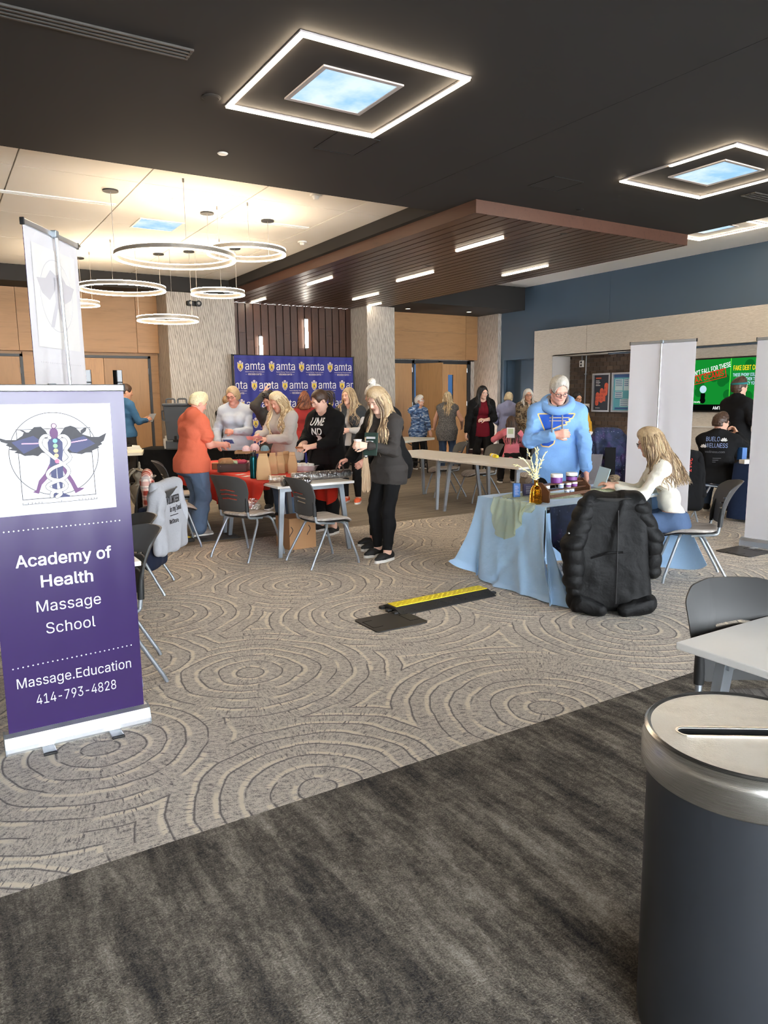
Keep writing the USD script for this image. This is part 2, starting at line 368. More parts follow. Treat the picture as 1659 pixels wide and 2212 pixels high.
square_light(6.60, 7.98, 4.40, 5.76, ZD, (.335, .335), 'square ring light on the right with one strip half unlit', gap=(2, (-.65, .05)))
square_light(10.55, 11.92, 7.25, 8.56, ZR, (.33, .33), 'square ring light half hidden behind the dark ceiling edge')
t = thing('sky_light', 'blue sky panel set flat in the white ceiling by the rings', 'ceiling light', (3.02, 11.0, ZW))
part(t, 'panel_frame', moved(prism(sg.box(-.31, -.31, .31, .31).difference(sg.box(-.285, -.285, .285, .285)), .014), (0, 0, -.01)), 'white_plastic')
part(t, 'sky_panel', box(-.285, .285, -.285, .285, -.006, -.001), 'sky_panel')
# slot diffusers
def slot(x0, x1, y0, y1, z, mat, n, label, along='x'):
    t = thing('slot_diffuser', label, 'air vent', ((x0+x1)/2, (y0+y1)/2, z))
    hx, hy = (x1-x0)/2, (y1-y0)/2
    part(t, 'slot_back', box(-hx, hx, -hy, hy, -.003, .0), 'void')
    if along == 'x':
        part(t, 'end_bar', box(hx-.02, hx, -hy, hy, -.012, -.001), mat); part(t, 'end_bar', box(-hx, -hx+.02, -hy, hy, -.012, -.001), mat)
        for i in range(n+1):
            y = -hy+i*2*hy/n; part(t, 'blade', box(-hx, hx, y-.008, y+.008, -.014, -.001), mat)
    else:
        for i in range(n+1):
            x = -hx+i*2*hx/n; part(t, 'blade', box(x-.008, x+.008, -hy, hy, -.014, -.001), mat)
plain('bronze', (70, 66, 62), .5)
slot(-2.6, 1.72, 5.14, 5.28, ZD, 'bronze', 3, 'long dark slotted air vent in the charcoal ceiling at upper left')
slot(8.35, 9.3, 5.3, 5.46, ZD, 'bronze', 3, 'dark slotted air vent beside the right hand square light')
slot(-1.2, 2.27, 10.1, 10.2, ZW, 'white_plastic', 2, 'white slot vent in the panelled ceiling left of the rings')
slot(3.68, 4.98, 10.08, 10.18, ZW, 'white_plastic', 2, 'white slot vent in the panelled ceiling above the right ring')
def access(px, z, label):
    a = np.array([at_z(*p, z)[:2] for p in px]); x0, y0 = a.min(0); x1, y1 = a.max(0)
    fr = prism(sg.box(x0, y0, x1, y1).difference(sg.box(x0+.008, y0+.008, x1-.008, y1-.008)), .006)
    t = thing('access_panel', label, 'ceiling panel', ((x0+x1)/2, (y0+y1)/2, z), group='access panels in the dark ceiling')
    c = ((x0+x1)/2, (y0+y1)/2, 0)
    part(t, 'rim', moved(fr, (-c[0], -c[1], -.005)), 'black')
    part(t, 'panel', box(x0-c[0]+.012, x1-c[0]-.012, y0-c[1]+.012, y1-c[1]-.012, -.003, 0), 'dark_ceiling')
access([(680, 320), (722, 290), (822, 303)], ZD, 'faint square access panel below the nearest square light')
access([(1140, 401), (1203, 382), (1262, 393)], ZD, 'faint square access panel in front of the walnut canopy')
def disc(px, py, z, r, mat, name, label, cat):
    p = at_z(px, py, z)
    solo(name, lathe([(0, -.012), (r*.8, -.012), (r, -.004), (r, 0), (0, 0)], 28), mat, label, cat, p)
disc(481, 331, ZD, .05, 'white_plastic', 'sprinkler_cover', 'small white round sprinkler cover on the charcoal ceiling', 'sprinkler cover')
disc(456, 210, ZD, .075, 'dark_ceiling', 'speaker_cover', 'dark round speaker cover left of the nearest square light', 'speaker')
disc(1252, 453, ZD, .05, 'black', 'sprinkler_cover', 'black round sprinkler cover above the canopy front edge', 'sprinkler cover')
disc(383, 430, ZW, .07, 'white_plastic', 'sprinkler_cover', 'white round sprinkler cover on the white ceiling near the sky panel', 'sprinkler cover')
disc(240, 549, ZW, .07, 'white_plastic', 'sprinkler_cover', 'white round sprinkler cover at the far left of the white ceiling', 'sprinkler cover')
for px, py, lb in ((653, 522, 'white smoke detector on the white ceiling right of the rings'), (682, 421, 'white smoke detector at the near edge of the white recess')):
    p = at_z(px, py, ZW); t = thing('smoke_detector', lb, 'smoke detector', p)
    part(t, 'base', lathe([(0, -.02), (.07, -.02), (.075, 0), (0, 0)], 24), 'white_plastic'); part(t, 'sensor', lathe([(0, -.06), (.03, -.055), (.045, -.02), (0, -.02)], 20), 'white_plastic')
# ---------------------------------------------------------------- right wall: blue wall, beige frame, brick niche, screen
def opened(x0, x1, y0, y1, z0, z1, holes):
    m = mf(box(x0, x1, y0, y1, z0, z1))
    for h in holes: m = m-mf(box(*h))
    return tm(m)
struct('wall_right', cat_([opened(XR, XR+.12, 11.645, YF, 0, ZR, [(XR-.1, XR+.3, 14.0, 15.17, -.1, 2.53), (XR-.1, XR+.3, 10.6, 13.3, -.1, 2.6)]), box(XR, XR+.12, YB, 11.635, 2.5, ZR), box(XR, XR+.12, YB, 7.4, 0, 2.5)]), 'blue_wall', label='slate blue painted wall with a vertical joint')
struct('wall_right', cat_([box(13.56, 13.6, 13.9, 15.4, 0, 2.6), box(XR+.1, 13.6, 15.17, 15.2, 0, 2.6), box(XR+.1, 13.6, 13.98, 14.0, 0, 2.6), box(XR+.1, 13.6, 14.0, 15.2, 2.53, 2.56)]), 'blue_wall', label='slate blue recess in the right wall')
BX = 13.02
struct('wall_right', tm(mf(box(BX, XR, 12.155, 13.87, 0, 3.18))-mf(box(BX-.1, XR+.1, 11, 13.23, -.1, 2.535))), 'linen_wall', label='beige woven wallcovering frame around the brick niche')
struct('wall_right', cat_([box(BX, XR, 4.0, 12.145, 2.535, 3.18), box(BX, XR, 10.6, 10.75, 0, 2.535)]), 'linen_wall', label='beige woven wallcovering band above the screen')
struct('wall_right', cat_([box(XR+.09, 13.62, 13.23, 13.27, 0, 2.6), box(BX, 13.7, 13.225, 13.232, 0, 2.535)]), 'grey_paint', label='grey side of the brick niche')
struct('wall_right', box(BX, 13.7, 10.6, 13.23, 2.536, 2.56), 'grey_paint', label='grey soffit of the brick niche')
struct('wall_right', cat_([box(13.26, 13.36, 4.0, 10.75, .955, 2.535)]), 'linen_wall', label='beige wall behind the screen')
struct('wall_right', cat_([box(13.2, 13.36, 4.0, 10.75, 0, .93)]), 'linen_wall', label='beige textured panel below the screen')
struct('trim', box(13.17, 13.36, 4.0, 10.75, .93, .955), 'white_paint', label='pale ledge below the screen')
def _brick():
    g = G(); r = g('object_info', 'random'); o = g.pos(); n = g.noise(o, 30., 4., .65)
    col = g.ramp(r, [(0., lin((70, 57, 48))), (.35, lin((92, 75, 61))), (.7, lin((82, 68, 57))), (1., lin((106, 88, 71)))])
    col = g.mix(g.range(n, .35, .75, 0., .35), col, lin((70, 58, 50)))
    g.done('brick', base_color=col, roughness=.85, normal=g.bump(n, .4, .006))
_brick(); plain('mortar', (92, 86, 80), .9)
bw = thing('wall_right', 'brown brick wall at the back of the niche', kind='structure')
part(bw, 'mortar', box(13.64, 13.7, 10.55, 13.27, 0, 2.6), 'mortar')
rowh, bl = .0985, .2
for j in range(26):
    off = (j % 2)*bl/2; y = 13.27
    k = 0
    y = 13.27+off-bl
    while y > 10.55:
        a, b = max(y, 10.55), min(y+bl, 13.27)
        if b-a > .05 and j*rowh > .75 and b > 10.95:
            d = .004*((j*7+k*13) % 5)/5
            part(bw, 'brick', box(13.62+d, 13.65, a+.005, b-.005, j*rowh+.005, (j+1)*rowh-.005), 'brick')
        y -= bl; k += 1
part(bw, 'brick', cat_([box(13.622, 13.65, 10.55+i*bl+.005+(j % 2)*.1, 10.55+(i+1)*bl-.005+(j % 2)*.1, j*rowh+.005, (j+1)*rowh-.005) for j in range(8) for i in range(13)]), 'brick', kind='stuff')
# conduit, socket and lit poster cases on the brick
def wallpt(px, py, x): return at_x(px, py, x)
a = wallpt(1267, 770, 13.61); b = wallpt(1263, 872, 13.61)
t = thing('conduit', 'thin metal conduit running down the brick wall to a white box', 'conduit', (13.6, a[1], b[2]))
part(t, 'pipe', cyl((0, 0, 0), (0, 0, a[2]-b[2]+.1), .014, 10), 'silver_paint'); part(t, 'clip', box(-.02, .02, -.03, .03, .7, .72), 'silver_paint')
part(t, 'box', rbox(-.03, .03, -.13, .06, -.13, .0, .008), 'white_plastic')
a = wallpt(1257, 786, 13.61); t = thing('wall_socket', 'white power socket high on the brick wall beside the conduit', 'socket', a)
part(t, 'plate', rbox(-.03, .02, -.06, .06, -.08, .08, .008), 'white_plastic')
for s in (-.035, .035): part(t, 'outlet', box(-.034, -.029, -.025, .025, s-.022, s+.022), 'dark_frame')
part(t, 'cable_duct', cyl((0, .0, .08), (0, 0, .35), .012, 8), 'silver_paint')
def poster(y0, y1, z0, z1, label, build):
    t = thing('poster_case', label, 'poster', (13.6, (y0+y1)/2, (z0+z1)/2), group='framed posters on the brick wall')
    h, v = (y1-y0)/2, (z1-z0)/2
    fr = prism(sg.box(-h, -v, h, v).difference(sg.box(-h+.04, -v+.04, h-.04, v-.04)), .06)
    part(t, 'frame', basis(fr, (0, 0, 0), (0, -1, 0), (0, 0, 1)), 'aluminium')
    build(t, h-.04, v-.04)
def flat(t, name, poly, mat, d=.03, th=.003, label=None):
    """A flat print: poly is drawn in a plane that faces -X (x to the right = -Y, y up)."""
    return part(t, name, basis(prism(poly, th), (-d, 0, 0), (0, -1, 0), (0, 0, 1)), mat, label=label)
def flat_text(t, s, x, y, h, mat, d=.032, bold=False, cond=1., name='lettering'):
    m = text(s, h, .002, bold, cond); m = moved(m, (x, y, 0))
    return part(t, name, basis(m, (-d, 0, 0), (0, -1, 0), (0, 0, 1)), mat)
plain('ink_navy', (28, 34, 50), .5); plain('ink_orange', (226, 92, 58), .5); plain('ink_white', (238, 238, 235), .5); plain('ink_teal', (96, 178, 196), .5); plain('ink_pale', (196, 222, 228), .5); plain('ink_blue', (48, 92, 150), .5)
def poster_a(t, h, v):
    flat(t, 'sheet', sg.box(-h, -v, h, v), 'ink_navy', .012)
    blob = so.unary_union([sg.LineString([(-.62*h, -.62*v), (-.55*h, -.1*v)]).buffer(.22*h), sg.LineString([(-.05*h, -.45*v), (.0*h, .12*v)]).buffer(.24*h), sg.LineString([(.5*h, -.05*v), (.58*h, .42*v)]).buffer(.24*h), sg.box(-.55*h, -.5*v, .5*h, -.05*v)])
    flat(t, 'artwork', blob, 'ink_orange', .016)
    for i in range(4):
        for j in range(5):
            c = sg.Point((-.66+i*.36)*h, (-.62+j*.22)*v)
            if blob.contains(c.buffer(.09*h)): flat(t, 'stamp', c.buffer(.1*h).difference(c.buffer(.08*h)), 'ink_navy', .018, .002)
    flat(t, 'heading', sg.box(-.82*h, .78*v, -.1*h, .86*v), 'ink_orange', .016)
    for j in range(4): flat(t, 'text_line', sg.box(-.82*h, (.66-j*.09)*v, (-.35+.12*(j % 2))*h, (.69-j*.09)*v), 'ink_white', .016)
    flat(t, 'text_line', sg.box(-.82*h, -.9*v, -.2*h, -.87*v), 'ink_white', .016)
def poster_b(t, h, v):
    flat(t, 'sheet', sg.box(-h, -v, h, v), 'ink_teal', .012)
    flat(t, 'heading', sg.box(-h, .82*v, h, v), 'ink_blue', .016)
    for a in ((-.85, .1, .1, .74), (.2, .1, .85, .74), (-.85, -.3, .1, .04), (-.2, -.78, .85, -.36)):
        flat(t, 'panel', sg.box(a[0]*h, a[1]*v, a[2]*h, a[3]*v), 'ink_pale', .016)
        for k in range(4): flat(t, 'text_line', sg.box((a[0]+.08)*h, (a[3]-.08-.1*k)*v, (a[2]-.1)*h, (a[3]-.05-.1*k)*v), 'ink_blue', .02, .002)
    flat(t, 'footer', sg.box(-.8*h, -.95*v, .8*h, -.84*v), 'ink_blue', .016)
poster(11.88, 12.42, 1.2, 2.1, 'silver framed dark poster with orange shapes on the brick wall', poster_a)
poster(11.28, 11.83, 1.2, 2.1, 'silver framed pale blue poster beside the white roll-up stand', poster_b)
# the wall screen
tv = thing('wall_screen', 'large wall screen with a green slide of white, red and yellow lettering', 'screen', (13.26, 8.62, 1.765))
part(tv, 'bezel', rbox(-.07, 0, -.93, .93, -.53, .53, .01), 'black')
glow('scr_green', (20, 140, 48), .5); glow('scr_green_dark', (14, 108, 38), .5); glow('scr_lime', (92, 225, 70), .5); glow('scr_white', (240, 248, 245), .5); glow('scr_red', (214, 44, 30), .5); glow('scr_yellow', (250, 222, 40), .5); glow('scr_black', (6, 8, 8), .5); glow('scr_blue', (190, 226, 240), .5)
flat(tv, 'picture', sg.box(-.9, -.38, .9, .5), 'scr_green', .073, .002)
flat(tv, 'caption_bar', sg.box(-.9, -.505, .9, -.38), 'scr_black', .073, .002)
flat(tv, 'divider', sg.box(-.008, -.38, .008, .5), 'scr_lime', .076, .002)
rg = np.random.default_rng(3)
for k in range(9):
    c = rg.uniform((-.8, -.3), (.8, .4)); flat(tv, 'backdrop_shape', sa.rotate(sg.Point(c).buffer(.1, 3), k*40), 'scr_green_dark', .0745, .001)
def rot_text(t, s, x, y, h, mat, a, d, bold=True, cond=.8):
    m = text(s, h, .002, bold, cond); c, si = math.cos(a), math.sin(a)
    m = basis(m, (x, y, 0), (c, si, 0), (-si, c, 0)); return part(t, 'lettering', basis(m, (-d, 0, 0), (0, -1, 0), (0, 0, 1)), mat)
rot_text(tv, "DON'T FALL FOR THESE", -.885, .165, .092, 'scr_white', .2, .077, True, .62)
def rbx(x0, y0, x1, y1, a): return sa.rotate(sg.box(x0, y0, x1, y1), a, origin=(x0, y0), use_radians=True)
flat(tv, 'stamp_box', rbx(-.87, -.01, -.06, .165, .2).difference(rbx(-.852, .008, -.08, .147, .2)), 'scr_red', .077, .002)
rot_text(tv, 'TAX SCAMS', -.845, .035, .105, 'scr_red', .2, .078, True, .86)
for s, y, h, mt, cd in (('FAKE DEBT COLLECTORS', .27, .088, 'scr_yellow', .56), ('THESE PHONY COLLECTORS WILL', .155, .058, 'scr_blue', .6), ('     RETURN THEN THREATEN', .075, .058, 'scr_blue', .6), ('      THE MONEY YOU OWE', -.005, .058, 'scr_blue', .6)):
    flat_text(tv, s, .05, y, h, mt, .077, True, cd)
flat_text(tv, 'AMTA NEWS', -.34, -.475, .06, 'scr_white', .077, True, .95)
flat_text(tv, 'Social Security', -.89, -.345, .035, 'scr_white', .077, True, .8)
fl = so.unary_union([sg.Point(-.59, -.02).buffer(.085), sg.box(-.65, -.3, -.53, -.1)])     # plain blank roundel on a plinth in place of the figure
flat(tv, 'roundel', sg.Point(-.57, -.08).buffer(.075), 'scr_blue', .077, .002)
flat(tv, 'plinth', so.unary_union([sg.box(-.62, -.3, -.52, -.16), sg.Point(-.57, -.3).buffer(.06)]), 'scr_black', .076, .002)
flat(tv, 'emblem', sg.box(.78, -.35, .86, -.27).difference(sg.box(.79, -.34, .85, -.28)), 'scr_white', .077, .002)
# ---------------------------------------------------------------- far wall
YW = 16.2
plain('maroon_base', (58, 30, 28), .5)
def door_leaf(t, x0, x1, z0, z1, lite=None, y=0., name='door_leaf'):
    m = mf(box(x0, x1, y-.025, y+.025, z0, z1))
    if lite: m = m-mf(box(lite[0], lite[1], y-.1, y+.1, lite[2], lite[3]))
    d = part(t, name, tm(m), 'honey_door')
    if lite:
        part(d, 'pane', box(lite[0], lite[1], y-.004, y+.004, lite[2], lite[3]), 'tinted_pane')
    return d
# left alcove: doors below a proud honey wood panel
struct('wall_far', cat_([box(XL, 1.5, YF, YF+.1, 0, 4.2), box(4.19, 4.4, YF, YF+.1, 0, 4.2), box(1.5, 4.2, YF, YF+.1, 2.54, 4.2)]), 'honey', label='honey wood wall around the left hand doors')
hp = thing('wall_far', 'honey wood panelling above the left hand doors', kind='structure')
xe = [-3.5, -1.3, .5, 1.62, 3.88, 4.33]
for a, b in zip(xe[:-1], xe[1:]): part(hp, 'panel', box(a+.004, b-.004, YW-.06, YF-.001, 2.58, 4.05), 'honey')
def door_pair(name, label, x0, x1, lites, z1=2.47):
    t = thing(name, label, None, (0, YF-.04, 0), kind='structure')
    part(t, 'door_frame', cat_([box(x0-.055, x0, -.03, .08, 0, z1+.05), box(x1, x1+.055, -.03, .08, 0, z1+.05), box(x0-.055, x1+.055, -.03, .08, z1, z1+.05)]), 'dark_frame')
    xm = (x0+x1)/2
    for a, b, l in ((x0+.005, xm-.004, lites[0]), (xm+.004, x1-.005, lites[1])): door_leaf(t, a, b, .01, z1-.005, l)
    for z in (.3, 1.2, 2.2): part(t, 'hinge', cyl((x1-.004, -.03, z-.06), (x1-.004, -.03, z+.06), .009, 8), 'steel')
    return t
door_pair('door_1', 'honey wood double door with narrow vision panels behind the left stand', 2.28, 4.10, [(2.74, 2.93, 1.25, 2.22), (3.36, 3.55, 1.25, 2.22)])
door_pair('door_2', 'honey wood double door at the far left edge', -.2, 1.62, [None, (.9, 1.1, 1.25, 2.22)])
struct('wall_far', cat_([box(-1.4, 5.2, YF+1.2, YF+1.25, 0, 3), box(-1.4, 5.2, YF+.1, YF+1.25, 3, 3.05), box(-1.4, -1.35, YF+.1, YF+1.25, 0, 3), box(5.15, 5.2, YF+.1, YF+1.25, 0, 3), box(-1.4, 5.2, YF, YF+1.25, -.1, 0)]), 'dark_frame', label='dark corridor wall behind the left doors')
struct('wall_far', cat_([box(1.675, 2.225, YF-.03, YF, 0, 2.56)]), 'honey', label='honey wood pier between the left doors')
struct('wall_far', cat_([box(4.15, 4.325, YF-.03, YF, 0, 2.56), box(1.66, 4.2, YF-.02, YF+.02, 2.515, 2.56), box(-.3, 1.7, YF-.02, YF+.02, 2.515, 2.56)]), 'honey', label='honey wood strip beside the left hand door frame')
struct('wall_left', cat_([box(XL-.1, XL, YB, YF, 0, 4.6)]), 'warm_wall', label='beige left wall outside the view')
# columns faced with wavy wallcovering
struct('wall_far', box(4.33, 5.78, 15.4, YF, 0, 3.78), 'wave_wall', label='wavy grey wallcovering column left of the slatted wall')
struct('wall_far', box(9.08, 9.86, 15.4, YF, 0, ZC), 'wave_wall', label='wavy grey wallcovering column right of the slatted wall')
struct('wall_far', box(13.06, XR, 15.3, YF+.1, 0, ZC), 'wave_wall', label='wavy grey wallcovering return wall by the right doors')
struct('wall_far', cat_([box(9.0, 10.0, YF, YF+.1, 0, 3.9), box(12.86, 13.3, YF, YF+.1, 0, 3.9), box(9.9, 13.1, YF, YF+.1, 2.55, 3.9)]), 'wave_wall', label='wavy wallcovering around the right hand doors')
# slatted walnut wall
sw = thing('wall_far', 'dark walnut wall of vertical boards behind the blue backdrop', kind='structure')
part(sw, 'backing', box(5.7, 9.2, YW+.03, YF, 0, ZC), 'void')
nb = 18; bwid = (9.12-5.78)/nb
for i in range(nb):
    zc = [0, 1.15+((i*29) % 5)*.11, 2.45+((i*47) % 6)*.16, 3.75]
    for a, b in zip(zc[:-1], zc[1:]):
        part(sw, 'board', box(5.78+i*bwid+.012, 5.78+(i+1)*bwid-.012, YW-.005*((i*3) % 2), YW+.03, a+.003, b), 'walnut')
for x, z0, z1, lb in ((6.67, 2.35, 3.01, 'shorter vertical tube light on the slatted wall, on the left'), (7.84, 2.78, 3.45, 'taller placed vertical tube light on the slatted wall, on the right')):
    t = thing('wall_light', lb, 'wall light', (x, YW-.03, z0), group='vertical wall lights')
    part(t, 'mount', box(-.035, .035, .0, .03, -.03, z1-z0+.03), 'black'); part(t, 'tube', rbox(-.04, .04, -.05, .0, 0, z1-z0, .012), 'wall_tube')
# right alcove: honey panel and doors to daylight
hp = thing('wall_far', 'honey wood panelling above the right hand doors', kind='structure')
part(hp, 'panel', box(9.87, 12.64, YW-.05, YF-.001, 2.58, 3.28), 'honey'); part(hp, 'panel', box(9.87, 12.64, YW-.05, YF-.001, 3.284, 3.75), 'honey')
part(hp, 'panel', box(12.648, 13.05, YW-.05, YF-.001, 2.58, 3.28), 'honey'); part(hp, 'panel', box(12.648, 13.05, YW-.05, YF-.001, 3.284, 3.75), 'honey')
t = thing('door_3', 'honey wood doors at the right with one leaf standing open', None, (0, YF-.04, 0), kind='structure')
part(t, 'door_frame', cat_([box(a, b, -.03, .08, 0, 2.55) for a, b in ((10.03, 10.1), (10.93, 11.0), (11.78, 11.87), (12.76, 12.83))]+[box(9.85, 12.83, -.03, .08, 2.47, 2.56)]), 'dark_frame')
part(t, 'door_stop', cat_([box(a-.03, b+.03, .03, .06, 0, 2.55) for a, b in ((10.02, 10.11), (10.92, 11.0), (11.78, 11.885), (12.745, 12.9))]+[box(9.85, 12.9, .03, .06, 2.45, 2.56)]), 'dark_frame')
door_leaf(t, 9.86, 10.025, .01, 2.465); door_leaf(t, 10.105, 10.925, .01, 2.465)
d = door_leaf(t, 11.88, 12.75, .01, 2.465, (12.11, 12.29, 1.0, 2.18))
part(t, 'side_pane', box(11.005, 11.775, .02, .028, 1.35, 2.46), 'tinted_pane')
od = box(0, .78, -.025, .025, .01, 2.465); od.apply_transform(trimesh.transformations.rotation_matrix(math.radians(-62), (0, 0, 1))); od.apply_translation((11.06, -.02, 0))
od2 = part(t, 'door_leaf', od, 'honey_door', label='door leaf standing open into the hall')
for z in (1.02, 1.06): part(od2, 'door_handle', cyl((11.36, -.6, z-.05), (11.46, -.62, z-.05), .012, 8), 'steel')
part(d, 'door_plate', box(11.95, 12.05, -.03, -.024, 1.42, 1.47), 'steel')
for z in (.3, 1.4, 2.3):
    for x in (10.93, 12.752): part(t, 'hinge', cyl((x, -.034, z-.06), (x, -.034, z+.06), .01, 8), 'steel')
struct('wall_far', box(10.5, 13.4, YF+2.4, YF+2.5, 0, 1.5), 'grey_paint', label='low grey parapet outside the right doors')
nt = thing('door_notice', 'white paper notice taped crookedly to the right hand door', 'notice', (10.19, YF-.1, 1.785))
plain('paper', (232, 230, 226), .7); plain('ink_grey', (110, 112, 118), .7)
sh = sa.rotate(sg.box(-.125, -.165, .125, .165), -7)
def flat_y(t, name, poly, mat, y=0., th=.002): return part(t, name, basis(prism(poly, th), (0, y, 0), (1, 0, 0), (0, 0, 1)), mat)
flat_y(nt, 'sheet', sh, 'paper')
for j, (a, b) in enumerate(((-.03, .05), (-.06, .05), (-.09, .08), (-.07, .07), (-.05, .05), (-.03, .03))): flat_y(nt, 'text_line', sa.rotate(sg.box(a, .1-.04*j, b, .112-.04*j), -7, origin=(0, 0)), 'ink_grey', -.003, .001)
struct('baseboard_far', cat_([box(4.19, 5.78, 15.38, 15.4, 0, .1), box(4.31, 4.33, 15.4, YF, 0, .1), box(13.04, 13.06, 15.3, YF, 0, .1), box(9.06, 9.9, 15.38, 15.4, 0, .1), box(12.83, 13.1, YF-.02, YF, 0, .1)]), 'maroon_base')
# recessed downlights over the right doors
for px, py, lb in ((881, 667, 'left small lit downlight in the soffit over the right doors'), (1013, 674, 'right small lit downlight in the soffit over the right doors')):
    p = at_z(px, py, ZC); t = thing('downlight', lb, 'downlight', p, group='downlights over the right doors')
    part(t, 'trim_ring', lathe([(.045, -.004), (.07, -.004), (.07, 0), (.045, 0), (.045, -.004)], 24), 'white_plastic'); part(t, 'lens', lathe([(0, -.002), (.045, -.002), (.045, 0), (0, 0)], 20), 'downlight')
# emergency light on the left column
p = at_y(417, 656, 15.4); t = thing('emergency_light', 'black twin-head emergency light high on the wavy column', 'emergency light', p)
part(t, 'body', rbox(-.15, .15, -.06, 0, -.05, .05, .02), 'black')
for s in (-1, 1):
    h = lathe([(0, 0), (.03, 0), (.062, .05), (.062, .07), (0, .07)], 24)
    hd = part(t, 'lamp_head', basis(h, (s*.085, -.05, -.005), (1, 0, 0), (0, 0, 1), (0, -1, 0)), 'black')
    part(hd, 'lens', basis(lathe([(0, .0), (.03, 0.), (.0, .006)], 16), (s*.085, -.122, 0), (1, 0, 0), (0, 0, 1), (0, -1, 0)), 'grey_paint')
# ---------------------------------------------------------------- window wall behind the camera
ww = thing('wall_back', 'window wall behind the camera', kind='structure')
part(ww, 'sill', box(XL, XR, YB-.2, YB, 0, .3), 'warm_wall'); part(ww, 'head', box(XL, XR, YB-.2, YB, 3.5, 4.6), 'warm_wall')
n = 0
edges = np.linspace(XL, XR, 10)
for i, x in enumerate(edges): part(ww, 'pier', box(x-.18, x+.18, YB-.2, YB, .3, 3.5), 'warm_wall')
for i in range(9):
    a, b = edges[i]+.18, edges[i+1]-.18
    wn = thing(f'window_{i+1}', 'tall window behind the camera', kind='structure')
    part(wn, 'window_frame', cat_([box(a, a+.05, YB-.15, YB-.05, .3, 3.5), box(b-.05, b, YB-.15, YB-.05, .3, 3.5), box((a+b)/2-.03, (a+b)/2+.03, YB-.15, YB-.05, .3, 3.5), box(a, b, YB-.15, YB-.05, 2.4, 2.46), box(a, b, YB-.15, YB-.05, .3, .36), box(a, b, YB-.15, YB-.05, 3.44, 3.5)]), 'dark_frame')
    part(wn, 'pane', box(a, b, YB-.11, YB-.1, .3, 3.5), 'pane')
# ---------------------------------------------------------------- ring pendants
plain('ring_metal', (128, 122, 114), .45, .3)
def ring_pendant(cx, cy, z, r, mounts, label):
    t = thing('ring_pendant', label, 'pendant light', (cx, cy, z), group='glowing ring pendants')
    n = 72; a = np.arange(n)*2*np.pi/n
    def band(r0, r1, z0, z1):
        P = [(r0, z0), (r1, z0), (r1, z1), (r0, z1)]
        V = np.array([[rr*np.cos(q), rr*np.sin(q), zz] for q in a for rr, zz in P]); Fq = []
        for i in range(n):
            j = (i+1) % n
            for k in range(4):
                l = (k+1) % 4; A, B, C, D = i*4+k, i*4+l, j*4+l, j*4+k
                Fq += [(A, B, C), (A, C, D)]
        return trimesh.Trimesh(V, np.array(Fq)[:, ::-1], process=False)
    h = .075
    part(t, 'channel', band(r-.032, r, .014, h-.014), 'ring_metal', 30)
    part(t, 'light_strip', band(r-.036, r+.002, 0, .014), 'ring_light', 30); part(t, 'light_strip', band(r-.036, r+.002, h-.012, h), 'ring_light', 30)
    for i, (ang, power) in enumerate(mounts):
        x, y = (r-.016)*math.cos(ang), (r-.016)*math.sin(ang)
        part(t, 'cable', cyl((x, y, h), (x, y, ZW-z), .004 if power else .0025, 6), 'grey_paint')
        if power: part(t, 'canopy', moved(lathe([(0, -.018), (.09, -.018), (.09, 0), (0, 0)], 28), (x, y, ZW-z)), 'dark_frame')
        else: part(t, 'anchor', moved(lathe([(0, -.04), (.012, -.04), (.012, 0), (0, 0)], 10), (x, y, ZW-z)), 'grey_paint')
def ring_from(pxc, pyc, hw, rng_, extra, label):
    c = at_z(pxc, pyc, -rng_) if rng_ < 0 else at_r(pxc, pyc, rng_)
    rng_ = math.hypot(c[0], c[1]); d = ray(pxc, pyc); dep = rng_/math.hypot(d[0], d[1])
    r = hw/F_PX*dep/ (1.0)
    ring_pendant(c[0], c[1], c[2], r, extra, label)
# filled in from measured positions
RINGS = [
    (380, 562, 127, -3.3, [(2.9, 1), (.4, 0), (4.6, 0)], 'largest glowing ring pendant, nearest and highest on the left'),
    (533, 551, 84, -3.52, [(.55, 1), (2.6, 1), (4.4, 0)], 'glowing ring pendant overlapping the largest one on its right'),
    (264, 628, 91, 13.3, [(3.0, 1), (.2, 1), (4.3, 0)], 'wide low glowing ring pendant beside the white stand'),
    (471, 638, 57, 12.6, [(2.2, 1), (.4, 1), (4.5, 0)], 'small glowing ring pendant close to the walnut canopy'),
    (363, 695, 64, 13.0, [(2.6, 0), (.3, 1), (4.6, 0)], 'lowest glowing ring pendant in front of the wavy column'),
    (168, 660, 45, 14.0, [(1.2, 1), (3.4, 0), (5.3, 0)], 'smallest glowing ring pendant half hidden behind the white stand'),
]
for q in RINGS: ring_from(*q)
